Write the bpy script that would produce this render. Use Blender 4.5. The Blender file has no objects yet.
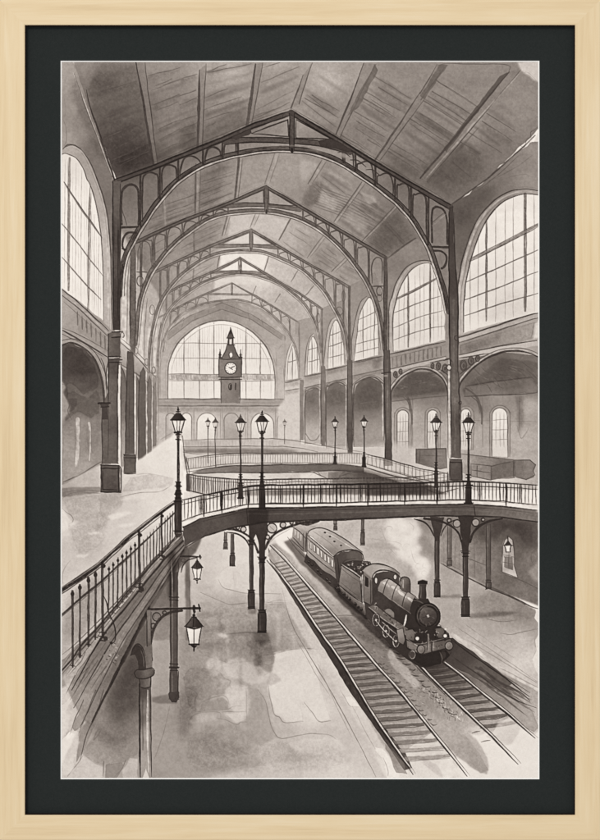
# A framed sepia ink-and-wash picture of a railway station, hung flat on a wall.
# 1 mm in the scene = 1 unit of the drawing plan (600 x 840 overall).
import math, os, sys
import numpy as np
try:
    import bpy
except ImportError:
    bpy = None

# ------------------------------------------------------------------ the painter
# The print is one flat sheet. Its ink density is worked out here stroke by stroke
# (washes, wet edges, pen lines) and carried by the sheet's own mesh.
X0, Y0, X1, Y1 = 60.0, 60.0, 540.0, 780.0
S = 2.0
W, H = int((X1 - X0) * S), int((Y1 - Y0) * S)
rng = np.random.default_rng(7)
V = np.full((H, W), 231.0, np.float32)
ID = np.zeros((H, W), np.int16)
MOTIFS = [('print', '')]
CUR = 0


def motif(name=None, label=''):
    """following strokes belong to this painted motif (None: the sheet itself)"""
    global CUR
    if name is None:
        CUR = -1
        return
    if name == 'print':
        CUR = 0
        return
    for i, (n, l) in enumerate(MOTIFS):
        if n == name and l == label:
            CUR = i
            return
    MOTIFS.append((name, label))
    CUR = len(MOTIFS) - 1


def smooth1(n_out, n_in):
    t = np.linspace(0, n_in - 1.001, n_out)
    i = t.astype(int)
    f = t - i
    return i, (f * f * (3 - 2 * f)).astype(np.float32)


def noise(cw, ch=None, seed=None):
    """smooth noise, cell size in plan units, about -1..1"""
    ch = ch or cw
    r = rng if seed is None else np.random.default_rng(seed)
    gw, gh = int(W / S / cw) + 3, int(H / S / ch) + 3
    g = r.uniform(-1, 1, (gh, gw)).astype(np.float32)
    ix, fx = smooth1(W, gw)
    iy, fy = smooth1(H, gh)
    a = g[:, ix] * (1 - fx) + g[:, ix + 1] * fx
    return a[iy] * (1 - fy)[:, None] + a[iy + 1] * fy[:, None]


N60, N25, N10, N4, N1 = noise(60), noise(25), noise(10), noise(4), noise(1.1)
N2 = noise(2.2)
BRUSH = noise(34, 7) * 0.5 + noise(16, 4) * 0.35
CLOUD = (0.24 * N60 + 0.26 * N25 + 0.16 * N10 + 0.12 * N4 + 0.26 * N2 + 0.40 * BRUSH)


def blur(m, r):
    """three box blurs, r in plan units"""
    k = max(1, int(round(r * S * 0.6)))
    if k < 1:
        return m
    for _ in range(3):
        for ax in (0, 1):
            p = np.pad(m, [(k + 1, k) if a == ax else (0, 0) for a in (0, 1)], mode='edge')
            c = np.cumsum(p, axis=ax, dtype=np.float64)
            n = m.shape[ax]
            lo = np.take(c, np.arange(0, n), axis=ax)
            hi = np.take(c, np.arange(2 * k + 1, 2 * k + 1 + n), axis=ax)
            m = ((hi - lo) / (2 * k + 1)).astype(np.float32)
    return m


def spline(pts, closed=False, step=2.0):
    """Catmull-Rom through the points"""
    p = [np.array(q, float) for q in pts]
    n = len(p)
    if n < 3 and not closed:
        L = max(2, int(np.hypot(*(p[1] - p[0])) / step) + 1)
        return np.array([p[0] + (p[1] - p[0]) * t for t in np.linspace(0, 1, L)])
    out = []
    segs = n if closed else n - 1
    for i in range(segs):
        a, b = p[i], p[(i + 1) % n]
        z = p[(i - 1) % n] if (closed or i > 0) else 2 * a - b
        c = p[(i + 2) % n] if (closed or i + 2 < n) else 2 * b - a
        L = max(2, int(np.hypot(*(b - a)) / step) + 1)
        for t in np.linspace(0, 1, L, endpoint=False):
            out.append(0.5 * (2 * a + (b - z) * t + (2 * z - 5 * a + 4 * b - c) * t * t + (3 * a - z - 3 * b + c) * t ** 3))
    if not closed:
        out.append(p[-1])
    return np.array(out)


def straight(pts, closed=False, step=2.0):
    p = [np.array(q, float) for q in pts]
    if closed:
        p = p + [p[0]]
    out = []
    for a, b in zip(p[:-1], p[1:]):
        L = max(1, int(np.hypot(*(b - a)) / step))
        for t in np.linspace(0, 1, L, endpoint=False):
            out.append(a + (b - a) * t)
    if not closed:
        out.append(p[-1])
    return np.array(out)


def wobble(p, amp, scale=6.0):
    if amp <= 0 or len(p) < 3:
        return p
    n = len(p)
    d = np.hypot(*np.diff(p, axis=0).T).sum()
    k = max(3, int(d / scale))
    out = p.copy()
    for ax in (0, 1):
        g = rng.normal(0, amp, k + 1)
        out[:, ax] += np.interp(np.linspace(0, k, n), np.arange(k + 1), g)
    return out


def scan(p, pad):
    """coverage of a closed polygon: returns the box and its mask"""
    x = (p[:, 0] - X0) * S - 0.5
    y = (p[:, 1] - Y0) * S - 0.5
    bx0, bx1 = max(0, int(x.min()) - pad), min(W, int(x.max()) + pad + 2)
    by0, by1 = max(0, int(y.min()) - pad), min(H, int(y.max()) + pad + 2)
    if bx1 <= bx0 or by1 <= by0:
        return None
    m = np.zeros((by1 - by0, bx1 - bx0), np.float32)
    xs = np.arange(bx0, bx1)
    xa, ya, xb, yb = x, y, np.roll(x, -1), np.roll(y, -1)
    for r in range(by0, by1):
        for sub in (-0.25, 0.25):
            yy = r + sub
            hit = (ya <= yy) != (yb <= yy)
            if not hit.any():
                continue
            c = np.sort(xa[hit] + (yy - ya[hit]) * (xb[hit] - xa[hit]) / (yb[hit] - ya[hit]))
            row = m[r - by0]
            for a, b in zip(c[0::2], c[1::2]):
                i0, i1 = max(bx0, int(a) - 1), min(bx1, int(b) + 3)
                if i1 > i0:
                    s = xs[i0 - bx0:i1 - bx0]
                    row[i0 - bx0:i1 - bx0] += 0.5 * np.clip(np.minimum(s + 0.5, b) - np.maximum(s - 0.5, a), 0, 1)
    return (by0, by1, bx0, bx1), np.clip(m, 0, 1)


def tone(box, v):
    """a tone, or a spread of tones [(x, y, v), ...]"""
    if not isinstance(v, (list, tuple)):
        return v
    by0, by1, bx0, bx1 = box
    gx = (np.arange(bx0, bx1) / S + X0)[None, :]
    gy = (np.arange(by0, by1) / S + Y0)[:, None]
    num = den = 0
    for (x, y, val) in v:
        w = 1.0 / ((gx - x) ** 2 + (gy - y) ** 2 + 30.0) ** 1.3
        num, den = num + w * val, den + w
    return (num / den).astype(np.float32)


def fill(pts, v, a=1.0, curve=False, rough=0.35, soft=0.0, edge=0.0, mottle=0.06, ew=1.2, mul=False, mark=True):
    """a wash. edge: darker wet rim; mottle: uneven pigment; mul: glaze over what is there"""
    p = spline(pts, True) if curve else straight(pts, True)
    p = wobble(p, rough, 5.0)
    sc = scan(p, int((soft * 2.2 + ew + 2) * S))
    if sc is None:
        return
    box, m = sc
    by0, by1, bx0, bx1 = box
    hard = m
    if soft > 0:
        m = blur(m, soft)
    sl = (slice(by0, by1), slice(bx0, bx1))
    t = tone(box, v)
    if mottle:
        t = t * (1 + mottle * 0.95 * CLOUD[sl] + mottle * 0.25 * N1[sl])
    if edge:
        e = hard * (1 - blur(hard, ew)) * 2
        t = t * (1 - edge * np.clip(e, 0, 1) * (0.75 + 0.5 * N10[sl]))
    cur = V[sl]
    V[sl] = cur * (1 - m * a) + (cur * t if mul else t) * m * a
    if mark and CUR >= 0 and not mul:
        ID[sl][hard > 0.5] = CUR


def glaze(pts, k, **kw):
    kw.setdefault('soft', 3.0)
    kw.setdefault('mottle', 0.05)
    fill(pts, k, mul=True, **kw)


def line(pts, w=1.0, v=60, a=1.0, curve=True, wob=0.18, taper=None, vary=0.22, soft=0.9, mark=True, mul=False):
    """a pen or brush line; taper=(start, end) width factors"""
    p = spline(pts) if curve and len(pts) > 2 else straight(pts)
    p = wobble(p, wob, 9.0)
    n = len(p)
    x = (p[:, 0] - X0) * S - 0.5
    y = (p[:, 1] - Y0) * S - 0.5
    k = max(2, n // 5)
    r = np.interp(np.linspace(0, k, n), np.arange(k + 1), rng.uniform(1 - vary, 1 + vary, k + 1))
    r = r * rng.uniform(1 - vary * .5, 1 + vary * .5, n)
    if taper is None and n > 6 and w < 2.2:
        taper = (.55, 1, 1.05, 1, .95, .5)
    if taper:
        r = r * np.interp(np.linspace(0, 1, n), np.linspace(0, 1, len(taper)), taper)
    r = r * (w if w > 3 else w * .9) * S / 2
    rm = r.max() + soft + 2
    bx0, bx1 = max(0, int(x.min() - rm)), min(W, int(x.max() + rm) + 2)
    by0, by1 = max(0, int(y.min() - rm)), min(H, int(y.max() + rm) + 2)
    if bx1 <= bx0 or by1 <= by0:
        return
    m = np.zeros((by1 - by0, bx1 - bx0), np.float32)
    for i in range(n - 1):
        ax, ay, bx, by = x[i], y[i], x[i + 1], y[i + 1]
        q = max(r[i], r[i + 1]) + soft + 1
        ix0, ix1 = max(bx0, int(min(ax, bx) - q)), min(bx1, int(max(ax, bx) + q) + 2)
        iy0, iy1 = max(by0, int(min(ay, by) - q)), min(by1, int(max(ay, by) + q) + 2)
        if ix1 <= ix0 or iy1 <= iy0:
            continue
        gx = np.arange(ix0, ix1, dtype=np.float32)[None, :]
        gy = np.arange(iy0, iy1, dtype=np.float32)[:, None]
        dx, dy = bx - ax, by - ay
        L = dx * dx + dy * dy + 1e-9
        t = np.clip(((gx - ax) * dx + (gy - ay) * dy) / L, 0, 1)
        d = np.hypot(gx - ax - t * dx, gy - ay - t * dy)
        rr = r[i] + (r[i + 1] - r[i]) * t
        cov = np.clip((rr - d) / soft + 0.5, 0, 1)
        cov *= np.clip(rr * 2, 0, 1)
        sub = m[iy0 - by0:iy1 - by0, ix0 - bx0:ix1 - bx0]
        np.maximum(sub, cov, out=sub)
    sl = (slice(by0, by1), slice(bx0, bx1))
    tooth = np.clip(0.93 + 0.16 * N1[sl] + 0.14 * N4[sl], 0, 1.06)
    m = np.clip(m * tooth, 0, 1)
    V[sl] = V[sl] * (1 - m * a) + (v * V[sl] if mul else v * (1 + 0.10 * N4[sl] + 0.06 * N2[sl] + 0.06 * N10[sl])) * m * a
    if mark and CUR >= 0:
        ID[sl][m > 0.45] = CUR


def lines(many, *a, **k):
    for p in many:
        line(p, *a, **k)


def ring(cx, cy, rx, ry=None, w=1.0, v=60, a=1.0, t0=0, t1=360, **k):
    ry = ry or rx
    n = max(8, int(abs(t1 - t0) / 18))
    line([(cx + rx * math.cos(math.radians(t)), cy + ry * math.sin(math.radians(t))) for t in np.linspace(t0, t1, n)], w, v, a, **k)


def disc(cx, cy, rx, v, ry=None, **k):
    ry = ry or rx
    k.setdefault('rough', 0.05)
    fill([(cx + rx * math.cos(t), cy + ry * math.sin(t)) for t in np.linspace(0, 2 * math.pi, 20, endpoint=False)], v, **k)


def q(c, r, *xy):
    """points read off tile (c, r) of a five-times enlargement of the drawing plan"""
    return [(60 + 120 * c + xy[i] / 5.0, 60 + 120 * r + xy[i + 1] / 5.0) for i in range(0, len(xy), 2)]


def off(pts, d):
    """parallel curve"""
    p = spline(pts)
    t = np.gradient(p, axis=0)
    n = np.stack([-t[:, 1], t[:, 0]], 1)
    n /= np.linalg.norm(n, axis=1)[:, None] + 1e-9
    return [tuple(u) for u in (p + n * d)[::3]] + [tuple((p + n * d)[-1])]


def yat(curve, x):
    p = spline(curve)
    o = np.argsort(p[:, 0])
    return float(np.interp(x, p[o, 0], p[o, 1]))


def scribble(poly, n, tones, w=(.5, 1.0), ln=(1, 3.5), ang=None, a=.7):
    """short pen touches scattered inside a shape"""
    p = np.array(poly, float)
    lo, hi = p.min(0), p.max(0)
    k = 0
    while k < n:
        x, y = rng.uniform(lo[0], hi[0]), rng.uniform(lo[1], hi[1])
        c = False
        for (x1, y1), (x2, y2) in zip(p, np.roll(p, -1, 0)):
            if (y1 > y) != (y2 > y) and x < (x2 - x1) * (y - y1) / (y2 - y1) + x1:
                c = not c
        if not c:
            if rng.random() < .02:
                k += 1
            continue
        k += 1
        t = rng.uniform(0, math.pi) if ang is None else math.radians(ang + rng.normal(0, 14))
        L = rng.uniform(*ln)
        d = (L * math.cos(t), L * math.sin(t))
        line([(x, y), (x + d[0] * .5 + rng.normal(0, .2), y + d[1] * .5 + rng.normal(0, .2)), (x + d[0], y + d[1])], rng.uniform(*w), float(rng.choice(tones)), a, wob=.1, mark=False)


def archpts(x0, x1, y0, y1):
    """round-headed opening: crown at y0, foot at y1"""
    c, r = (x0 + x1) / 2, (x1 - x0) / 2
    return [(x0, y1)] + [(c - r * math.cos(t), y0 + r - r * math.sin(t)) for t in np.linspace(0, math.pi, 13)] + [(x1, y1)]


def boards(A, B, C, D, n, lo=.88, hi=1.05, wmax=5.0, pen=0.5, v=84):
    """brushed boarding: strokes from edge A-B to edge D-C"""
    for i in range(n):
        t = (i + rng.uniform(.1, .9)) / n
        a, b = lerp(A, B, t), lerp(D, C, t)
        s0, s1 = rng.uniform(0, .25), rng.uniform(.6, 1)
        if rng.random() < .6:
            s0, s1 = rng.uniform(0, .05), rng.uniform(.92, 1)
        p = [lerp(a, b, s0), lerp(a, b, (s0 + s1) / 2), lerp(a, b, s1)]
        line(p, rng.uniform(2.0, wmax * 1.3), rng.uniform(lo, hi), .9, mul=True, soft=5, mark=False, wob=.4, taper=(.5, 1, .8, .4))
        if rng.random() < pen * .75:
            line(p, rng.uniform(.6, 1.0), v + rng.uniform(0, 26), .55, mark=False, wob=.3)


def lerp(a, b, t):
    return (a[0] + (b[0] - a[0]) * t, a[1] + (b[1] - a[1]) * t)


# ---------------------------------------------------------------- roof and end wall
def paint_roof():
    motif('painted_roof', 'grey boarded station roof in the picture, crossed by dark rafters')
    fill([(68, 59), (300, 59), (541, 59), (541, 75), (539, 128), (530, 138), (486, 180), (453, 205), (453, 340), (330, 400), (120, 400), (117, 180), (90, 110)],
         [(100, 90, 116), (84, 66, 140), (100, 75, 122), (112, 130, 94), (100, 150, 92), (130, 165, 80), (150, 160, 84), (200, 144, 100), (248, 122, 116), (332, 132, 118), (400, 174, 104), (145, 110, 110), (170, 80, 138), (170, 120, 132), (190, 130, 128), (230, 70, 176), (200, 66, 162), (170, 66, 148), (240, 95, 158), (240, 125, 124), (285, 75, 148),
          (270, 100, 146), (330, 78, 174), (280, 65, 170), (360, 70, 160), (400, 66, 138), (330, 115, 146), (360, 140, 130), (400, 80, 142), (390, 130, 134), (420, 140, 132), (460, 80, 140), (440, 100, 140), (500, 85, 138), (520, 110, 144), (470, 130, 146),
          (440, 170, 96), (455, 160, 104), (490, 150, 122), (420, 160, 118), (150, 190, 120), (200, 200, 138), (200, 180, 142), (240, 180, 152), (290, 170, 160), (330, 200, 152), (360, 215, 142), (310, 200, 138), (345, 175, 150),
          (390, 230, 118), (400, 210, 118), (200, 240, 142), (260, 225, 182), (290, 230, 178), (320, 260, 150), (340, 265, 156), (245, 255, 212), (260, 275, 210), (280, 275, 184), (300, 290, 178), (200, 275, 168), (310, 300, 180), (230, 290, 190),
          (180, 300, 160), (150, 290, 140), (140, 340, 150), (135, 260, 128)], rough=0.6, edge=0.14, mottle=0.075, ew=2)
    # boarding
    glaze([(87, 90), (115, 178), (153, 162), (137, 64), (100, 64)], .9, soft=2)
    glaze([(108, 140), (116, 178), (156, 164), (150, 140)], .9, soft=5)
    boards((89, 92), (116, 178), (152, 160), (137, 74), 12, .84, 1.05, 7, .2)
    boards((146, 78), (158, 168), (197, 146), (199, 64), 12, .84, 1.07, 5, .35)
    boards((206, 72), (203, 150), (247, 126), (255, 62), 11, .84, 1.06, 6, .3)
    boards((262, 78), (254, 132), (290, 110), (302, 62), 9, .88, 1.05, 5, .3)
    boards((312, 64), (298, 108), (332, 136), (352, 88), 8, .88, 1.06, 5, .3)
    boards((376, 72), (342, 138), (374, 162), (418, 98), 11, .84, 1.07, 5, .4)
    boards((442, 74), (382, 164), (416, 188), (488, 103), 16, .84, 1.07, 5, .4)
    boards((500, 92), (430, 182), (452, 202), (530, 112), 12, .84, 1.05, 6, .25)
    boards((164, 200), (142, 240), (190, 222), (196, 190), 9, .86, 1.04, 4, .5)
    boards((199, 172), (199, 216), (232, 202), (238, 160), 10, .86, 1.05, 4, .5)
    boards((242, 158), (236, 200), (262, 188), (274, 154), 7, .9, 1.05, 4, .3)
    boards((326, 164), (311, 190), (334, 216), (358, 182), 9, .82, 1.1, 3.4, .55, 92)
    boards((364, 186), (338, 222), (362, 240), (394, 208), 11, .82, 1.1, 3.4, .55, 92)
    boards((396, 212), (366, 244), (388, 258), (416, 238), 9, .86, 1.04, 4, .6, 86)
    boards((196, 232), (180, 258), (216, 246), (224, 222), 8, .88, 1.04, 3, .5, 104)
    boards((296, 222), (282, 244), (304, 260), (322, 238), 7, .88, 1.05, 3, .4, 104)
    boards((326, 242), (310, 262), (330, 274), (347, 258), 7, .88, 1.05, 3, .4, 104)
    boards((350, 262), (334, 276), (350, 286), (372, 272), 6, .88, 1.05, 3, .4, 104)
    left = [q(0, 0, 185, 165, 385, 105), q(0, 0, 270, 445, 420, 375), q(0, 0, 260, 500, 440, 415), q(0, 0, 265, 520, 450, 455), q(0, 0, 440, 80, 600, 38), q(0, 0, 455, 150, 600, 95),
            q(0, 0, 470, 225, 600, 170), q(0, 0, 475, 255, 590, 210), q(0, 0, 490, 345, 600, 300), q(0, 0, 490, 400, 600, 345), q(0, 0, 490, 460, 600, 410), q(0, 0, 480, 130, 560, 95),
            q(1, 0, 0, 95, 85, 70), q(1, 0, 0, 180, 80, 150), q(1, 0, 0, 225, 85, 190), q(1, 0, 0, 302, 85, 275), q(1, 0, 0, 345, 85, 315), q(1, 0, 0, 420, 90, 385), q(1, 0, 0, 380, 80, 360), q(1, 0, 0, 455, 90, 420),
            q(1, 0, 130, 60, 230, 20), q(1, 0, 120, 190, 240, 145), q(1, 0, 120, 250, 310, 185), q(1, 0, 120, 300, 260, 255), q(1, 0, 130, 335, 180, 312), q(1, 0, 350, 300, 550, 215), q(1, 0, 370, 285, 470, 245), q(1, 0, 415, 40, 500, 12)]
    for p in left:
        line(p, 0.9, 88, 0.55, wob=0.3, taper=(0.5, 1.2, 0.7))
    for k, p in enumerate(left[::2]):
        glaze(p + [(p[1][0], p[1][1] + 4.5), (p[0][0], p[0][1] + 5)], 0.93, soft=1.6)
    right = [q(2, 0, 60, 175, 195, 255), q(2, 0, 25, 190, 190, 290), q(2, 0, 390, 135, 540, 225), q(2, 0, 330, 160, 500, 255), q(2, 0, 315, 190, 480, 290), q(2, 0, 270, 255, 440, 355), q(2, 0, 280, 305, 420, 385),
             q(2, 0, 340, 400, 410, 440), q(2, 0, 545, 290, 600, 325), q(2, 0, 460, 415, 600, 500), q(2, 0, 440, 455, 600, 560), q(2, 0, 440, 440, 600, 530), q(2, 0, 200, 370, 330, 450),
             q(3, 0, 70, 95, 300, 240), q(3, 0, 60, 155, 260, 275), q(3, 0, 20, 205, 220, 330), q(3, 0, 0, 265, 170, 375), q(3, 0, 0, 325, 140, 415), q(3, 0, 0, 500, 40, 525), q(3, 0, 330, 265, 480, 360), q(3, 0, 310, 305, 460, 405),
             q(3, 0, 240, 360, 410, 465), q(3, 0, 190, 400, 300, 470), q(3, 0, 50, 545, 150, 600)]
    for p in right:
        line(p, 1.1, 92, 0.62, wob=0.3, taper=(1.2, 1, 0.5))
    for p in right[::2]:
        glaze(p + [(p[1][0] - 2, p[1][1] + 6), (p[0][0] - 3, p[0][1] + 5)], 0.93, soft=1.4)
    glaze(q(3, 0, 30, 520, 150, 440, 330, 470, 300, 590, 160, 680, 60, 600), 0.9, soft=8)
    glaze(q(0, 0, 150, 60, 290, 60, 270, 150, 190, 170), 0.9, soft=4, rough=1)
    glaze(q(0, 0, 170, 330, 420, 280, 470, 520, 280, 590), 0.92, soft=5)
    glaze(q(1, 0, 230, 220, 340, 180, 320, 340, 130, 420), 0.92, soft=3)
    glaze(q(1, 0, 0, 330, 80, 310, 80, 450, 0, 480), 0.86, soft=4)
    # bay behind the first truss
    for k in range(9):
        t = k / 8
        line([(318 - 6 * t + 2, 187 + 9 * t * 2.1), (346 + 4 * t, 197 + 11 * t * 2.0)], 1.3, 104, 0.5, taper=(0.4, 1, 0.6))
        line([(348 - 10 * t, 194 + 20 * t), (388 - 10 * t, 214 + 20 * t)], 1.3, 108, 0.5, taper=(0.7, 1, 0.5))
    fill(q(2, 1, 100, 60, 190, 100, 170, 160, 90, 105), 178, a=0.55, soft=1.5, mark=False)
    fill(q(2, 1, 300, 60, 370, 80, 385, 110, 340, 120), 176, a=0.6, soft=0.8, mark=False)
    fill(q(2, 1, 240, 150, 340, 220, 320, 250, 225, 195), 176, a=0.5, soft=1.6, mark=False)
    glaze(q(2, 1, 400, 210, 480, 160, 580, 280, 430, 385, 330, 320), 0.84, soft=3)
    glaze(q(2, 1, 5, 110, 60, 10, 120, 0, 90, 110, 40, 140), 0.86, soft=2)
    for k in range(6):
        line([(q(2, 1, 395 - 12 * k, 235 + 14 * k)[0]), (q(2, 1, 500 - 12 * k, 300 + 14 * k)[0])], 0.9, 96, 0.4)
    for k in range(7):
        y = 193 + 8 * k
        line([(140 + 2.5 * k, y + 22), (176, y + 8)], 0.9, 96, 0.5)
        line([(181, y + 7), (226 - k, y - 12)], 0.9, 100, 0.45)
    for k in range(5):
        line([(184, 250 + 8 * k), (222 - 2 * k, 232 + 8 * k)], 0.8, 112, 0.4)
        line([(188 - 4 * k, 268 + 7 * k), (218 - 3 * k, 256 + 7 * k)], 0.7, 120, 0.3)
    glaze([(198, 170), (228, 160), (216, 205), (190, 216)], 0.9, soft=4)
    # glazed ridge of the far bays
    fill(q(1, 1, 255, 180, 380, 160, 540, 205, 490, 300, 400, 250, 340, 240, 240, 285), 190, a=0.8, soft=1.0, mottle=0.05, mark=False)
    fill(q(1, 1, 240, 310, 340, 255, 440, 320), 205, a=0.8, soft=0.6, mark=False)
    fill(q(1, 1, 205, 372, 300, 362, 440, 375, 415, 450, 300, 385, 195, 440), 222, soft=0.6, mark=False)
    fill(q(1, 1, 195, 455, 300, 400, 410, 455, 300, 462), 226, soft=0.5, mark=False)
    fill(q(1, 1, 175, 500, 300, 482, 375, 498, 365, 525, 290, 520, 170, 550), 214, a=0.7, soft=1.0, mark=False)
    fill(q(1, 0, 340, 490, 470, 470, 430, 600, 300, 600), 158, a=0.6, soft=2, mark=False)
    fill(q(2, 0, 0, 490, 90, 520, 40, 600, 0, 600), 178, a=0.6, soft=1.5, mark=False)
    # rafters: a dark line and its lighter flange
    R = [((136, 62.5), (153.5, 164), 2.6, (145, 62.5), (157.5, 163), 62), ((199.5, 70), (198, 147), 3.0, (206, 64), (202.5, 146), 72),
         ((255.5, 64), (247, 126), 3.4, (263, 63), (252, 124), 78), ((303, 75), (291, 108), 1.6, (312, 63), (299, 104), 84),
         ((364, 63), (336, 134), 1.8, (376, 64), (340, 137), 74), ((420, 92), (375, 160), 2.0, (424, 100), (380, 160), 80),
         ((437, 64), (420, 94), 1.2, (446, 66), (421, 100), 84), ((509, 72), (420, 178), 2.2, (524, 66), (427, 182), 70)]
    for a1, b1, w1, a2, b2, v in R:
        m1, m2 = lerp(a1, b1, .5), lerp(a2, b2, .5)
        fill([a1, b1, b2, a2], 128, a=0.5, rough=0.3, mottle=0.08, mark=True)
        line([a1, lerp(m1, m2, .06), b1], w1, v, 0.92, taper=(0.35, 1.1, 0.9))
        line([a2, lerp(m2, m1, .05), b2], 1.0, v - 4, 0.8, taper=(0.5, 1.1, 0.8))
    fill([(375, 64), (378, 70), (358, 108), (348, 116), (356, 98)], 104, a=0.8, mottle=0.1)
    fill([(440, 64), (448, 65), (434, 84), (424, 100), (420, 96)], 100, a=0.75, mottle=0.1)
    fill([(509, 72), (446, 152), (444, 148), (500, 76)], 74, a=0.7)
    line([(426, 178), (470, 128), (522, 70)], 2.0, 168, 0.55, wob=0.2)
    line([(428, 181), (458, 150), (478, 128)], 3.2, 96, 0.6, taper=(1, 1, 0.2))
    # far-bay rafters
    F = [((239, 158), (235, 200), 2.4, 80, 3.4), ((275, 153), (265, 184), 1.2, 110, 5), ((322, 160), (308, 184), 1.5, 95, 5), ((362, 182), (334, 222), 1.6, 96, 4), ((394, 207), (362, 241), 1.8, 86, 3.4),
         ((415, 238), (388, 257), 1.6, 86, 0), ((196, 164), (195, 213), 2.0, 92, 5), ((162, 200), (165, 240), 1.2, 120, 4),
         ((228, 213), (222, 236), 1.8, 104, 3), ((256, 212), (250, 228), 1.0, 130, 4), ((292, 216), (279, 240), 1.6, 100, 0), ((323, 236), (307, 258), 1.3, 112, 3.4), ((347, 256), (331, 272), 1.3, 104, 4),
         ((194, 230), (194, 258), 1.8, 112, 0), ((220, 255), (217, 270), 1.4, 122, 0), ((269, 256), (264, 272), 1.2, 112, 0), ((298, 270), (291, 282), 1.1, 120, 0), ((314, 286), (305, 296), 1.2, 118, 0),
         ((194, 268), (193, 284), 1.4, 124, 0), ((256, 286), (252, 296), 1.0, 130, 0), ((280, 294), (275, 302), 1.0, 130, 0), ((264, 304), (259, 311), .9, 136, 0), ((287, 318), (292, 330), .8, 140, 0)]
    for a1, b1, w1, v, g in F:
        line([a1, b1], w1, v, 0.85)
        if g:
            line([(a1[0] + g, a1[1] + .5), (b1[0] + g * .9, b1[1] - .5)], 0.8, v + 8, 0.75)
            line([(a1[0] + g * .5, a1[1]), (b1[0] + g * .45, b1[1])], g * .55, 168, 0.35)
    # pale torn rim of the wash, dry edges
    motif('print')
    fill([(539.5, 61), (539.5, 84), (531, 78), (520, 70), (516, 62.4), (530, 61)], 205, a=0.8, rough=0.8, soft=0.8, edge=0.1)
    line([(438, 66), (447, 63.6), (475, 64), (507, 65), (509, 70), (507, 74)], 0.9, 84, 0.6)
    line([(520, 76), (527, 72), (536, 80)], 0.8, 150, 0.5)
    fill([(540, 130), (538, 132), (535, 140), (532, 144), (537, 141), (540, 139)], 206, a=0.7, rough=0.8, soft=0.4)
    fill([(60, 60), (74, 60), (73, 72), (69, 70), (60, 80)], 190, a=0.75, soft=1.6, rough=0.8)
    line([(537.5, 126), (534, 129), (530.5, 131), (531, 136), (527, 139), (524.5, 147), (521, 146)], 1.0, 96, 0.75, wob=0.6)


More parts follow.
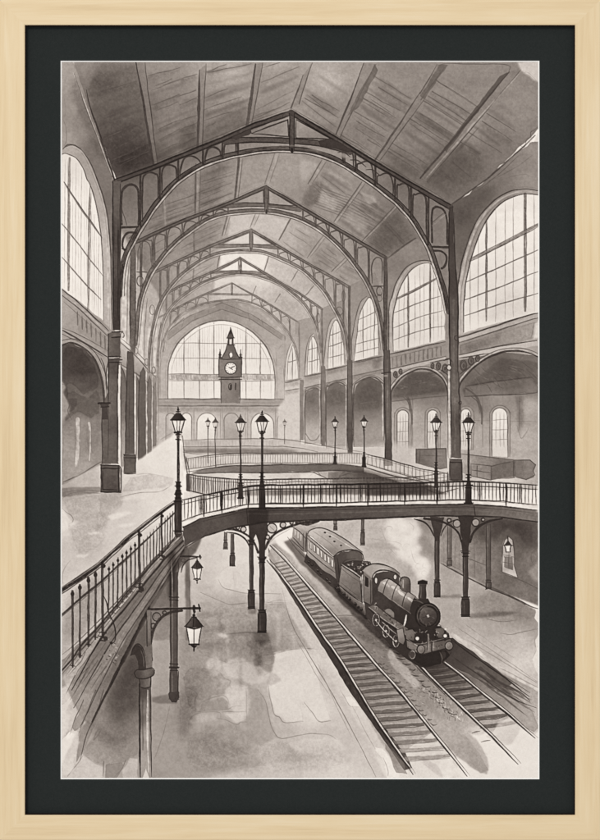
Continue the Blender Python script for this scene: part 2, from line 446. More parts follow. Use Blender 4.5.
def paint_left_wall():
    motif('painted_wall', 'tall left station wall in the picture, with arched window and gallery')
    fill([(59, 59), (72, 59), (90, 108), (115.5, 181), (115, 340), (108, 360), (60.5, 345)],
         [(66, 80, 160), (70, 110, 152), (80, 120, 134), (92, 150, 118), (105, 175, 122), (66, 140, 158), (108, 200, 116), (113, 240, 124), (112, 300, 140), (80, 320, 158), (64, 310, 168)], rough=0.5, edge=0.1)
    glaze([(75, 75), (88, 105), (106, 160), (100, 160), (82, 120), (70, 90)], 0.86, soft=3)
    line([(73, 72), (84, 100), (98, 138), (114, 181)], 1.1, 186, 0.7)
    line([(86.5, 90), (90, 105), (101, 138), (114.7, 180)], 2.0, 54, 0.95, taper=(0.3, 1.1, 1))
    line([(74.5, 74), (86, 108), (99, 142), (112, 178)], 0.8, 74, 0.75)
    line([(112, 176), (117, 180), (121, 177)], 1, 60, .8)
    line([(64, 120), (66, 128), (66, 140), (63, 146)], 0.7, 110, 0.6, wob=.5)
    line([(62, 122), (66, 112), (64, 90), (68, 73)], 0.6, 128, 0.4, wob=.5)
    # window surround
    fill([(60.5, 148), (72, 145), (82, 150), (90, 162), (97, 180), (103, 196), (108, 220), (111, 260), (112, 320), (112, 331), (103, 322), (60.5, 288)],
         [(70, 150, 170), (85, 160, 160), (100, 200, 168), (108, 240, 176), (108, 300, 172)], edge=0.08)
    motif('painted_window', 'tall arched window at the left edge of the picture')
    glass = [(60.5, 156), (66, 153.5), (76, 158), (83, 168), (87, 180), (90, 184), (96, 204), (100, 228), (102.5, 255), (103.6, 300), (103.4, 321), (80, 302), (60.5, 287)]
    fill(glass, [(70, 200, 230), (90, 260, 234), (66, 160, 212), (95, 300, 226)], mottle=0.03, edge=0.05)
    for x, y0, y1 in [(75.5, 163, 298), (81, 170, 302), (94, 214, 314), (98.5, 224, 318), (64.5, 160, 288)]:
        line([(x + .6, y0), (x, y1)], 0.8, 165, 0.7)
    line([(70, 158), (69.4, 200), (68.8, 290)], 2.2, 132, 0.9)
    for x in (72.6, 78.4, 84.4, 86.4, 92, 96.4, 100.6):
        line([(x + .4, 166 if x < 80 else 176 if x < 87 else 206 if x < 95 else 224 if x < 99 else 240), (x, 294 + (x - 64) * .62)], .55, 178, .6, mark=False)
    line([(68.4, 158), (67.5, 290)], 0.7, 70, 0.7)
    line([(90.2, 184), (89, 230), (88, 310)], 1.9, 122, 0.9)
    line([(91.4, 190), (89.2, 310)], 0.7, 70, 0.7)
    line([(64, 182), (76, 201), (102, 238)], 1.7, 112, 0.9)
    line([(64, 181), (76, 199.6), (102, 236.6)], 0.6, 62, 0.8)
    for p in ([(62, 223), (80, 246), (103, 276)], [(62, 257), (80, 278), (101, 299.5)]):
        line(p, 1.3, 116, 0.9)
    motif('painted_wall', 'tall left station wall in the picture, with arched window and gallery')
    o = [(63, 148), (72, 145), (82, 150), (90, 162), (97, 179), (103, 196), (108, 220), (111, 260), (111.6, 300), (112, 330)]
    i = [(62, 154), (66, 153.5), (76, 158), (83, 168), (87, 179), (90, 184), (96, 204), (100, 228), (102.5, 255), (103.6, 300), (103.4, 321)]
    line(o, 1.2, 68, 0.85)
    line(i, 1.0, 78, 0.85)
    line(off(o, 2.4), 0.7, 130, 0.6)
    line(q(0, 0, 15, 445, 40, 425, 75, 432, 110, 450), 1.2, 70, .8, wob=.5)
    line([(106, 230), (108, 260), (108.6, 320)], 2, 192, 0.5)
    # gallery under the window
    line([(62, 289), (80, 304), (109, 331)], 1.4, 70, 0.9)
    line([(62, 292.5), (80, 307.5), (109, 334)], 1.8, 176, 0.7)
    line([(62, 295.5), (80, 310), (108, 336)], 1.0, 80, 0.85)
    line([(64, 302), (80, 316), (108, 341)], 0.8, 110, 0.7)
    fill([(76, 312), (106, 337), (107, 353), (78, 330)], 150, a=0.6, edge=.1)
    for k in range(7):
        x = 77.5 + 4.6 * k
        line([(x, 312 + 4 * k), (x + .3, 325 + 4.1 * k)], 1.5, 104, 0.8, vary=.5)
    line([(62, 328), (78, 334), (108, 351)], 0.8, 96, 0.8)
    fill([(62, 330), (80, 339), (108, 355), (108, 359), (62, 336)], 158, a=.7)
    line([(63, 330.5), (80, 340), (108, 357)], 1.7, 66, 0.9)
    line([(62, 334), (80, 343), (104, 357)], 0.9, 84, 0.8)
    # lower arch
    motif('painted_arcade', 'dark open arch below the left gallery in the picture')
    fill([(60.5, 343), (108, 358), (103, 494), (60.5, 485)], 156, mottle=.07)
    fill([(60.5, 346), (72, 343), (86, 350), (96, 362), (102, 380), (104.5, 403), (103, 470), (60.5, 485)],
         [(66, 360, 92), (80, 365, 84), (95, 380, 94), (70, 385, 102), (90, 400, 120), (75, 405, 112), (80, 430, 146), (95, 440, 134), (66, 450, 160), (85, 470, 164)], edge=.12, mottle=.1)
    for p in ([(64, 352), (80, 349), (94, 366), (98, 384), (84, 392), (70, 384), (62, 388)], [(70, 392), (88, 398), (97, 392), (100, 410), (88, 418), (76, 412), (66, 420)], [(61, 380), (70, 396), (78, 400), (72, 412), (61, 410)]):
        glaze(p, .86, soft=.5, rough=1.2, edge=.22, curve=True)
    fill([(60.5, 383), (66, 386), (64, 392), (66, 398), (70, 410), (64, 420), (60.5, 430)], 176, a=.7, curve=True, edge=.2, soft=.2)
    line(q(0, 2, 10, 415, 40, 430, 25, 470, 45, 520, 40, 560, 65, 600), .9, 86, .7, wob=.5)
    line([(62, 432), (64, 436), (62.5, 470)], .7, 120, .5)
    line(q(0, 2, 45, 410, 110, 400, 180, 375), .8, 86, .5, wob=.6)
    line(q(0, 2, 80, 470, 140, 440, 190, 425), .8, 92, .5, wob=.6)
    glaze(q(0, 2, 10, 240, 70, 220, 150, 270, 200, 360, 100, 390, 20, 380), .84, soft=4)
    oarc = [(60.5, 346), (72, 343), (86, 350), (96, 362), (102, 380), (104.5, 403)]
    line(oarc, 2.2, 58, .9)
    line(off(oarc, -3.2), 1.6, 150, .7)
    line(off(oarc, -4.6), 1.0, 70, .8)
    for x0, y0, y1, w in [(77.5, 420, 466, 4.2), (90, 423, 460, 2.4)]:
        line([(x0, y0), (x0 + .8, (y0 + y1) / 2), (x0 - .8, y1)], w, 190, .8, taper=(.9, .7, .9, .5), wob=.5)
        line([(x0 + 2, y0), (x0 + 2.2, y1 - 6)], .8, 112, .6, wob=.5)
        line([(x0 - 2.4, y0 + 2), (x0 - 2.2, y1 - 2)], .6, 126, .5, wob=.5)
    line([(63, 482), (80, 475), (101, 462)], 1.2, 92, .8)
    glaze([(62, 484), (100, 464), (101, 478), (62, 492)], .88, soft=2.5)


def paint_end_wall():
    motif('painted_end_wall', 'pale far end wall in the picture')
    fill([(158, 405), (157, 340), (166, 322), (180, 311), (200, 303), (222, 300), (245, 302), (268, 312), (284, 326), (293, 345), (301, 380), (301, 445), (150, 445)],
         [(170, 330, 166), (225, 307, 146), (255, 312, 160), (275, 330, 166), (285, 360, 176), (162, 370, 174), (290, 400, 184), (230, 405, 176), (170, 430, 186), (200, 420, 190), (260, 430, 182)], mottle=.06, edge=.05)
    fill([(166, 334), (190, 316), (222, 303), (252, 315), (284, 336), (282, 340), (252, 320), (222, 309), (192, 321), (168, 340)], 134, a=.55, soft=.6, mottle=.08)
    for p in ([(165, 333), (190, 315.6), (222, 302.6), (252, 314.6), (285, 336)], [(168, 340), (192, 321), (222, 309), (252, 320), (282, 340)]):
        line(p, .9, 108, .7, curve=False)
    for x in (184, 196, 210, 234, 248, 262):
        line([(x, 300 + abs(x - 222) * .5), (x + (2 if x > 222 else -2), 308 + abs(x - 222) * .5)], .8, 128, .6)
    for p in ([(165, 332), (185, 316), (215, 305)], [(240, 304), (262, 314), (282, 332)]):
        line(p, 3, 178, .35, wob=.5)
    motif('painted_end_window', 'great semicircular end window behind the clock tower in the picture')
    arc = [(168, 399), (168, 380), (169, 364), (177, 345), (192, 330), (206, 323), (221, 320.6), (236, 323), (250, 330), (264, 344), (272, 360), (275, 378), (275, 399)]
    fill(spline(arc), [(180, 360, 224), (220, 335, 230), (262, 360, 222), (220, 390, 228), (190, 390, 218)], mottle=.03, edge=.05)
    for x in np.arange(172, 274, 2.35):
        y = yat(arc[1:-1], x)
        line([(x + rng.uniform(-.3, .3), y + 3), (x, rng.uniform(366, 374))], .55, 176, .55, vary=.5)
        if rng.random() < .5:
            line([(x, 382), (x, rng.uniform(388, 398))], .5, 184, .5)
    for x in (184, 199.6, 214, 246, 260.5):
        line([(x, yat(arc[1:-1], x) + 1), (x, 399)], 1.2, 132, .8)
    for x0, x1, y in [(175, 268, 343), (169, 274, 358)]:
        line([(x0, y), (x1, y + .8)], .9, 138, .8)
    fill([(168, 374), (275, 374), (275, 380.5), (168, 380.5)], 176, mottle=.2)
    for x in np.arange(170, 274, 1.6):
        line([(x, 375.5 + rng.uniform(-.5, .5)), (x + .6, 379 + rng.uniform(-.6, .6))], .7, rng.uniform(140, 215), .7)
    line([(168, 374), (275, 374.4)], .8, 122, .8)
    line([(168, 380.6), (275, 381)], .8, 126, .8)
    line([(180, 344), (196, 330.6), (210, 325), (221, 323.6)], 1, 236, .6)
    line(off(arc, 4), .7, 150, .6)
    motif('painted_end_wall', 'pale far end wall in the picture')
    line(arc, 1.3, 96, .85)
    line(off(arc, -2.4), .7, 150, .6)
    line([(158.5, 398), (158.5, 370), (160.5, 348), (168, 332), (184, 318)], 1.2, 104, .7)
    line([(160.5, 398), (160.5, 368), (164, 350)], .7, 140, .6)
    line([(284.5, 399), (284.5, 372), (285, 336)], 1.2, 104, .75)
    line([(276.5, 352), (277, 399)], .8, 150, .6)
    line([(278.5, 349), (284, 344), (296, 350)], .7, 140, .5)
    fill([(157, 399.5), (297, 399.5), (297, 405.5), (157, 405.5)], 162, mottle=.06)
    line([(157, 399), (297, 399.2)], 1.2, 88, .85)
    line([(157, 402.4), (297, 402.6)], .6, 130, .6)
    line([(157, 406), (297, 405.8)], 1.1, 100, .8)
    glaze([(157, 406), (298, 406), (298, 412), (157, 412)], .88, soft=1.5)
    for (x0, x1, y1, v) in [(181.5, 191.5, 441, 224), (197, 217, 442, 226), (224, 239, 441, 176), (251, 274, 441, 218), (277, 292, 442, 200), (166, 176, 442, 190)]:
        c, w = (x0 + x1) / 2, (x1 - x0) / 2
        p = archpts(x0, x1, 413, y1)
        fill(p, [(c, 418, v), (c + 3, 438, v - 14)], edge=.06, mottle=.05)
        line(p, .9, 118, .75, curve=False)
    for x in (194, 220.5, 222.5, 245.5, 247.5, 275.5):
        line([(x, 407), (x, 441)], .7, 140, .6)
    fill([(150, 441), (300, 441), (300, 470), (150, 470)], 188, mottle=.05, soft=1)

    motif('painted_clock_tower', 'small clock tower with pinnacles and a white dial in the picture')
    D = 62
    fill([(220.6, 377), (240, 377), (240, 403), (221, 403)], [(222, 390, 142), (238, 390, 124)], mottle=.08)
    line([(221, 377), (221, 403)], .8, D + 20, .9)
    line([(240, 377), (240, 403)], 1.1, D + 10, .9)
    fill([(219, 357), (241.6, 357), (241.6, 377), (219, 377)], [(221, 366, 134), (240, 366, 112)], mottle=.08)
    for p in ([(219, 357), (219, 377)], [(241.6, 357), (241.6, 377)], [(218.6, 359.2), (242, 359.2)], [(218, 377.2), (242.5, 377.2)], [(219, 379.4), (241.5, 379.4)]):
        line(p, 1.2, D, .9)
    fill([(221.5, 358.5), (225, 352), (227.4, 345), (228, 338), (233, 338), (233.8, 345), (236, 352), (239.6, 358.5)], [(225, 354, 124), (236, 352, 100)], mottle=.1, edge=.1)
    for p in ([(221.5, 358.5), (225, 352), (227.4, 345)], [(239.6, 358.5), (236, 352), (233.8, 345)]):
        line(p, 1.1, D, .9)
    fill([(227.6, 337), (230.6, 328), (233.6, 337), (233.6, 344.6), (227.6, 344.6)], 96)
    line([(230.6, 327.5), (230.6, 334)], 1.1, D, .9)
    line([(227.2, 337.6), (230.6, 330), (234, 337.6)], 1.2, D, .9, curve=False)
    line([(226.8, 338), (234.4, 338)], 1.1, D, .9)
    line([(227, 344.8), (234.4, 344.8)], 1.2, D, .9)
    fill([(229.6, 339), (231.7, 339), (231.7, 344), (229.6, 344)], 200)
    line([(228.4, 338), (228.4, 345)], .8, D, .8)
    line([(233, 338), (233, 345)], .8, D, .8)
    fill([(229.4, 354.6), (230.8, 352.2), (232.4, 354.6), (232.4, 357.2), (229.4, 357.2)], 220, curve=True)
    ring(230.9, 355, 2, 2.8, .7, D, .9)
    for x in (220.2, 240.6):
        fill([(x - 1.1, 359), (x - .9, 354), (x, 350), (x + .9, 354), (x + 1.1, 359)], 84)
        line([(x, 349.6), (x, 354)], .8, D, .9)
        line([(x - 1.4, 355), (x + 1.4, 355)], .8, D, .9)
        line([(x - 1.5, 357), (x + 1.6, 357.3)], 1, D, .9)
    disc(230.8, 368.3, 6.4, 84)
    disc(230.8, 368.3, 5.5, 224, mottle=.02)
    ring(230.8, 368.3, 6, None, .8, 50, .9)
    for t in range(0, 360, 30):
        c, s_ = math.cos(math.radians(t)), math.sin(math.radians(t))
        line([(230.8 + 4.2 * c, 368.3 + 4.2 * s_), (230.8 + 4.9 * c, 368.3 + 4.9 * s_)], .7, 120, .8)
    line([(229, 367.2), (230.8, 368.6), (234.2, 366.2)], .9, 44, .95, curve=False)
    line([(230.8, 368.4), (232.6, 369.6)], .7, 60, .9)
    ring(230.4, 386.6, 1.7, 3.2, .9, 60, .9)
    fill([(229.6, 384), (231.2, 384), (231.2, 390), (229.6, 390)], 66)
    line([(235.6, 383.6), (235.6, 389.4)], 1.4, 66, .9)


# ---------------------------------------------------------------- right-hand wall
def arched(outer, inner, bottom, ring_v, glass_v, name, label, v=70, w=1.1):
    motif('painted_wall', 'tall right station wall in the picture, with a row of arched windows')
    fill(list(map(tuple, spline(outer))) + [bottom[1], bottom[0]], ring_v, edge=.06)
    motif('painted_window', label)
    fill(list(map(tuple, spline(inner))) + [bottom[1], bottom[0]], glass_v, mottle=.035, edge=.05)


def paint_right_wall():
    WL = 'tall right station wall in the picture, with a row of arched windows'
    motif('painted_wall', WL)
    fill([(452, 205), (486, 180), (515, 154), (530, 142), (539.5, 141), (539.5, 360), (452, 400)],
         [(460, 215, 96), (480, 200, 106), (466, 240, 104), (500, 180, 122), (520, 160, 132), (533, 150, 150), (530, 180, 146), (458, 300, 140), (500, 335, 146), (530, 330, 168)], edge=.1, rough=.6)
    fill([(386, 258), (416, 238), (440, 252), (449, 300), (449, 400), (386, 420)], [(395, 262, 128), (415, 250, 138), (435, 265, 130), (392, 290, 140), (388, 340, 150), (420, 360, 150)], edge=.08)
    fill([(348, 287), (375, 272), (384, 300), (385, 430), (348, 430)], [(355, 290, 148), (375, 285, 138), (352, 330, 152), (370, 370, 158)], edge=.06)
    fill([(320, 309), (344, 300), (349, 330), (349, 430), (320, 430)], [(326, 312, 156), (343, 310, 146), (335, 370, 166)], edge=.05)
    fill([(295, 322), (316, 316), (321, 345), (321, 440), (295, 440)], [(305, 325, 160), (310, 370, 172), (300, 390, 176)], edge=.05)
    fill([(284, 340), (297, 334), (300, 370), (300, 440), (278, 440), (278, 407), (284, 400)], [(290, 345, 172), (292, 390, 192), (290, 420, 198)], edge=.03, soft=.6)
    glaze(q(3, 1, 160, 130, 300, 40, 420, 0, 330, 110, 240, 220, 180, 260), .86, soft=5)
    line([(452, 204), (486, 179.5), (515, 154), (535, 135)], 1.6, 66, .85, taper=(.8, 1.2, .7))
    line([(458, 203), (490, 181), (519, 155)], .8, 90, .7)
    line([(505, 162), (520, 148), (532, 138)], 1.0, 205, .6)
    line(q(3, 0, 360, 600, 470, 540, 570, 470), .8, 100, .5)
    line([(388, 258), (401, 248), (416, 238)], 1.6, 82, .8)
    line(q(3, 0, 540, 590, 535, 572, 490, 575, 400, 600), .7, 110, .5)

    # first (nearest) window
    o = [(455.4, 336), (456, 300), (459, 276), (465, 250), (476, 222), (490, 204), (506, 193), (524, 189), (539.5, 191)]
    i = [(463.6, 332), (464, 300), (467, 276), (472, 256), (482, 228), (494, 210), (508, 199), (524, 194), (539.5, 195)]
    motif('painted_wall', WL)
    fill(list(map(tuple, spline(o))) + [(539.5, 312), (463, 335)], [(470, 240, 150), (460, 300, 178), (500, 195, 140), (530, 190, 160)], edge=.06)
    motif('painted_window', 'largest arched window with many panes at the right edge of the picture')
    fill(list(map(tuple, spline(i))) + [(539.5, 311.5), (463.6, 332.5)], [(480, 240, 226), (500, 215, 220), (520, 230, 232), (510, 300, 212), (470, 310, 220), (530, 270, 228), (495, 290, 216)], mottle=.03, edge=.05)
    fill([(478, 318), (500, 300), (512, 290), (530, 300), (533, 312), (500, 322)], 190, a=.45, soft=4, mark=False)
    fill([(494, 214), (512, 210), (530, 206), (534, 226), (500, 236)], 236, a=.6, soft=2, mark=False)
    for x in (470, 478, 495.6, 505, 513, 534):
        y0 = yat(i[1:], x)
        line([(x, y0 + 1), (x, 331 - (x - 463) * .28)], .85, 146, .8)
        line([(x + 1.2, y0 + 3), (x + 1.2, 329 - (x - 463) * .28)], .5, 206, .5)
    for x, w in ((486, 1.9), (525, 2.6)):
        y0 = yat(i[1:], x)
        line([(x, y0), (x, 327 - (x - 463) * .26)], w, 118, .9)
        line([(x + w * .45, y0), (x + w * .45, 326 - (x - 463) * .26)], .8, 62, .8)
    line([(469, 260), (486, 252), (510, 240), (539.5, 224)], 2.6, 130, .9)
    line([(469, 261.6), (486, 253.6), (510, 241.6), (539.5, 226)], .9, 58, .85)
    line([(470, 258.6), (510, 238), (539.5, 222.4)], .7, 72, .8)
    for p in ([(466, 282), (500, 267), (539.5, 249)], [(464.6, 300), (500, 287), (539.5, 271)], [(463.8, 316), (486, 308.6), (510, 301), (539.5, 293)]):
        line(p, 1.3, 104, .9)
    motif('painted_wall', WL)
    line(o, 1.4, 62, .9)
    line(i, 1.3, 62, .9)
    line(off(o, 2.6), 1.6, 178, .65)
    line(off(o, 4.6), .6, 96, .7)
    line(off(o, -2.2), .7, 110, .4)
    # sills and gallery
    fill([(458, 338), (539.5, 313), (539.5, 318), (458, 343)], 174, edge=.1)
    line([(458, 338), (524, 316.6), (538, 313)], 1.5, 62, .9)
    line([(458, 343), (524, 322), (538, 318)], 1.2, 80, .85)
    fill([(460, 345), (538, 321), (534, 338), (460, 356)], [(465, 350, 132), (500, 335, 150), (530, 328, 160)], mottle=.1, edge=.14)
    glaze([(466, 346), (500, 334), (500, 342), (466, 352)], .88, soft=2)
    line([(534, 322), (531, 338)], .9, 110, .6)
    fill([(539.5, 320), (535, 324), (532, 340), (539.5, 338)], 214, a=.8, rough=.6, soft=.6, mark=False)
    fill([(459, 355), (520, 342), (539.5, 340), (539.5, 346), (500, 351), (459, 362)], 186, a=.8, edge=.08)
    line([(459, 355), (500, 346), (537, 340.4)], 1.3, 74, .9)
    line([(459, 359), (490, 353), (512, 349)], .9, 88, .8)

    # second window
    o = [(388.4, 354), (389, 308), (392, 296), (396, 283), (404, 270), (412, 263.6), (421, 260.5), (430, 261), (437, 266)]
    i = [(393, 351.5), (393, 319), (396, 300), (400, 288), (408, 273), (416, 266), (423, 263.4), (430, 263.6), (435, 270), (440, 287), (444, 308), (445, 340)]
    motif('painted_wall', WL)
    fill(list(map(tuple, spline(o))) + [(446, 300), (446, 341), (390, 355)], [(394, 300, 170), (410, 266, 156), (430, 262, 150)], edge=.06)
    motif('painted_window', 'second arched window with many panes on the right wall of the picture')
    fill(list(map(tuple, spline(i))), [(400, 300, 214), (420, 290, 226), (435, 320, 216), (400, 340, 208), (430, 275, 206)], mottle=.03, edge=.06)
    for x in (399, 404, 415, 420, 424, 433.5, 438, 441.5):
        y0 = yat(i[1:8], x) if x < 435 else yat(i[7:], min(x, 444))
        if x > 435:
            y0 = 264 + (x - 434) ** 1.0 * 3.6
        line([(x, y0 + 1), (x, 351 - (x - 393) * .24)], .7, 150, .75)
    for x, w in ((408, 1.8), (430, 1.9)):
        line([(x, 273 if x < 420 else 264), (x, 351 - (x - 393) * .24)], w, 116, .9)
        line([(x + .8, 274 if x < 420 else 264), (x + .8, 351 - (x - 393) * .24)], .6, 74, .8)
    line([(396, 299), (415, 289.6), (437, 278)], 2, 118, .9)
    line([(396, 300), (415, 290.8), (437, 279.4)], .7, 70, .85)
    for p in ([(394, 313), (420, 302.6), (441, 295.6)], [(393.4, 328), (420, 317), (443, 310.6)], [(393, 340), (420, 331), (444, 326)]):
        line(p, 1, 112, .85)
    motif('painted_wall', WL)
    line(o, 1.3, 74, .9)
    line(i[:9], 1.1, 78, .9)
    line(off(o, 2.2), 1.1, 182, .6)
    line([(389, 354.5), (445, 341.6)], 1.6, 80, .9)
    fill([(389, 356), (446, 343), (446, 357), (389, 370)], 148, a=.7, mottle=.08)
    for k in range(12):
        x = 392.5 + 4.4 * k
        line([(x, 359 - .24 * (x - 389)), (x, 367.6 - .24 * (x - 389))], 1.6, 112, .75, vary=.5)
    line([(389, 358), (446, 345)], .7, 104, .7)
    fill([(389, 369.6), (446, 356.6), (446, 360), (389, 373)], 182, a=.7)
    line([(389, 369.4), (446, 356.4)], 1.1, 84, .85)

    # third, fourth, fifth, sixth
    def small(o, i, bl, br, label, thick, thin, trans, v):
        motif('painted_wall', WL)
        fill(list(map(tuple, spline(o))) + [br, bl], v + 74, edge=.05)
        motif('painted_window', label)
        fill(list(map(tuple, spline(i))) + [br, bl], 216, mottle=.03, edge=.06)
        for x, y0, y1 in thin:
            line([(x, y0), (x, y1)], .6, 166, .7)
        for x, y0, y1 in thick:
            line([(x, y0), (x, y1)], 1.1, 126, .85)
        for a, b in trans:
            line([a, b], .9, 122, .85)
        motif('painted_wall', WL)
        line(o, 1.0, v, .85)
        line(i, .9, v + 6, .85)
        line([(bl[0] - 3, bl[1] + 1.4), (br[0] + 3, br[1] + .6)], 1.2, v, .85)

    small([(351, 362), (352, 336), (356, 316), (361, 302), (367, 296)], [(354, 361), (356.6, 336), (360, 314), (366, 300.6), (370, 297.6), (374, 304), (378, 320), (378.4, 355)],
          (354, 361), (378.4, 355.4), 'third arched window along the right wall of the picture', [(363, 308, 358), (374.4, 304, 356)], [(359, 322, 360), (367, 300, 358), (370.6, 298, 357), (361, 314, 359), (377, 316, 355)],
          [((358, 320), (376.5, 311.4)), ((357, 332), (378, 324)), ((356, 344), (378.4, 338)), ((355, 353), (378.4, 347))], 88)
    small([(323.6, 370), (326, 340), (330, 322), (336, 316.6)], [(327.6, 369), (329, 340), (332, 326), (336, 320), (340, 328), (343.4, 345), (344, 364)],
          (327.6, 369), (344, 365), 'fourth arched window along the right wall of the picture', [(333, 325, 367), (341, 332, 365)], [(330.6, 336, 368), (336, 321, 367), (338.6, 326, 366)],
          [((329.6, 336), (341.6, 331)), ((328.6, 347), (343, 342)), ((328, 358), (344, 354))], 104)
    small([(304.6, 376), (306, 350), (309.4, 338), (313.6, 333)], [(307, 375), (308, 350), (311, 339), (313.6, 336.6), (317, 344), (319.4, 356), (320, 372)],
          (307, 375), (320, 372), 'fifth arched window along the right wall of the picture', [(312, 339, 374), (317.4, 346, 372)], [(309.8, 345, 374), (314.6, 340, 373)],
          [((308.6, 350), (318.4, 347)), ((308, 362), (320, 359))], 112)
    small([(284.6, 381), (286, 360), (289, 348), (292, 342)], [(287, 380), (288, 362), (290.6, 350), (293, 345), (296, 354), (298, 366), (298.4, 378)],
          (287, 380), (298.4, 378), 'faint sixth arched window at the far end of the right wall of the picture', [(292.4, 348, 379)], [(290, 354, 380), (295.4, 356, 378)],
          [((288, 362), (297.4, 360))], 130)
    motif('painted_wall', WL)
    for a, b in [((354, 363.4), (384, 356)), ((352, 376), (384, 369)), ((326, 371), (347, 366)), ((326, 383), (347, 378.4)), ((305, 377), (322, 373.4)), ((304, 388), (322, 384)), ((285, 383), (299, 380)), ((285, 391), (299, 388.6))]:
        line([a, b], 1.0, 104, .8)
        glaze([a, b, (b[0], b[1] + 4), (a[0], a[1] + 4)], .9, soft=1)
    glaze([(374, 360), (381, 359), (380, 368), (373, 369)], .82, soft=1.4)


def paint_right_arcade():
    AR = 'row of open arches under the right gallery in the picture'
    motif('painted_arcade', AR)
    # the aisle seen through the arches
    fill([(452, 362), (500, 352), (539.5, 356), (539.5, 490), (452, 490), (388, 470), (388, 395), (410, 372), (440, 372)],
         [(470, 380, 104), (500, 365, 100), (525, 372, 108), (530, 390, 122), (480, 398, 128), (530, 405, 176), (500, 400, 146), (500, 440, 172), (520, 440, 178), (470, 440, 174), (415, 385, 118), (430, 395, 128), (410, 420, 168),
          (440, 430, 172), (400, 455, 178), (430, 470, 190), (500, 480, 200)], edge=.08, mottle=.07)
    # ceiling of the aisle
    fill([(462, 390), (500, 358), (537, 362), (538, 384), (500, 390), (465, 396)], [(480, 375, 92), (510, 368, 82), (530, 374, 100)], a=.8, soft=1.2, mottle=.1)
    for k in range(7):
        line([(472 + 9 * k, 366 + .5 * k), (486 + 9.4 * k, 382 + .2 * k)], 1.6, 84, .4, taper=(.4, 1, .4))
    fill([(465, 387), (500, 381), (532, 378), (538, 388), (536, 393), (500, 395), (465, 396.5)], [(480, 390, 122), (520, 386, 104), (530, 390, 128)], a=.8, edge=.2)
    line([(465, 386), (500, 380.6), (532, 377.4)], 1.2, 72, .85)
    line([(464, 396.4), (500, 395), (534, 393.4), (538, 391)], 1.2, 74, .8)
    line([(388, 402), (420, 398), (448, 396)], 1, 88, .8)
    fill([(388, 396), (447, 388), (448, 396), (388, 402)], 112, a=.6, soft=.8)
    glaze([(393, 388), (412, 372), (432, 372), (446, 386), (446, 392), (392, 398)], .72, soft=2)
    scribble([(394, 388), (412, 374), (432, 374), (446, 388), (446, 394), (394, 398)], 26, [80, 96, 140], ln=(4, 10), ang=-8, a=.4)
    scribble([(464, 388), (480, 370), (505, 358), (536, 364), (536, 378), (500, 383)], 40, [70, 84, 120], ln=(5, 14), ang=32, a=.4)
    for y in (421.4,):
        line([(462, 420), (500, 421), (538, 421.4)], .7, 130, .6)
        line([(392, 424), (447, 420)], .6, 140, .5)
    # brackets in the aisle
    for x in (481.5, 411.5):
        s_ = 1 if x > 450 else .9
        line([(x - 16 * s_, 388), (x - 8 * s_, 394), (x - 3 * s_, 401), (x, 414), (x + .5, 424)], 2.0, 92, .8, taper=(1.1, 1.2, 1))
        line([(x - 10 * s_, 396.5), (x - 4 * s_, 402), (x - 1.6, 414)], .8, 82, .7)
        line([(x + 1, 396), (x + 1, 447)], 1.2, 110, .5)
    line([(519.6, 396), (519, 430)], 1, 120, .5)
    glaze([(516, 396), (523, 396), (523, 424), (518, 434)], .82, soft=1.6)
    line(q(3, 3, 490, 30, 505, 90, 530, 70, 545, 40), .8, 120, .5, wob=.6)
    # windows in the aisle wall
    for (x0, x1, y0, y1, lab, v) in [(492, 507.6, 408, 457, 'small round-headed aisle window beside the right edge of the picture', 222),
                                     (460.4, 471, 409, 450, 'small round-headed aisle window just right of the big right column in the picture', 214),
                                     (427.4, 437.6, 410, 448, 'small round-headed aisle window just left of the big right column in the picture', 214),
                                     (397, 408.6, 410, 453, 'small round-headed aisle window left of the nearer lamps in the picture', 206),
                                     (375.6, 381.6, 412, 440, 'narrow round-headed aisle window in the third arch of the picture', 206)]:
        c, w = (x0 + x1) / 2, (x1 - x0) / 2
        motif('painted_arcade', AR)
        so = archpts(x0 - 2.6, x1 + 2.6, y0 - 2.6, y1)
        fill(so, 156, a=.8, edge=.06)
        motif('painted_aisle_window', lab)
        p = archpts(x0, x1, y0, y1)
        fill(p, [(c, y0 + 8, v), (c, y1 - 8, v - 16)], edge=.08, mottle=.05)
        for k in range(1, 4):
            xx = x0 + (x1 - x0) * k / 4
            line([(xx, y0 + 4), (xx, y1 - 10 if w > 6 else y1 - 4)], .8, 150, .65)
        for yy in (y0 + 12, y0 + 22, y0 + 32):
            if yy < y1 - 6:
                line([(x0, yy), (x1, yy - .6)], .8, 144, .7)
        motif('painted_arcade', AR)
        line(p, 1.0, 92, .8, curve=False)
        line(so, .9, 108, .7)
    # far arches
    for (x0, x1, yt, yb, v) in [(353.5, 384, 377, 447, 138), (326, 347, 382, 449, 150), (305, 321, 388, 444, 160)]:
        c, w = (x0 + x1) / 2, (x1 - x0) / 2
        p = [(x0, yb), (x0, yt + w * 1.0), (x0 + w * .3, yt + w * .35), (c + w * .1, yt), (x1 - w * .22, yt + w * .3), (x1, yt + w), (x1, yb)]
        fill(p, [(c, yt + 6, v - 34), (c, yb, v + 20)], edge=.1, mottle=.07)
        line(p, 1.5, v - 58, .85)
        line(off(p, -2), .7, v - 40, .7)
        glaze([(x0 + 2, yt + w * 1.2), (c, yt + 3), (x1 - 2, yt + w), (x1 - 2, yt + w * 2), (x0 + 2, yt + w * 2.2)], .9, soft=3)
    line([(356, 404), (382, 401)], .7, 110, .6)
    line([(306, 434), (310, 440), (316, 440), (320, 434)], .9, 110, .7)
    line([(326, 446), (347, 445)], .8, 120, .6)
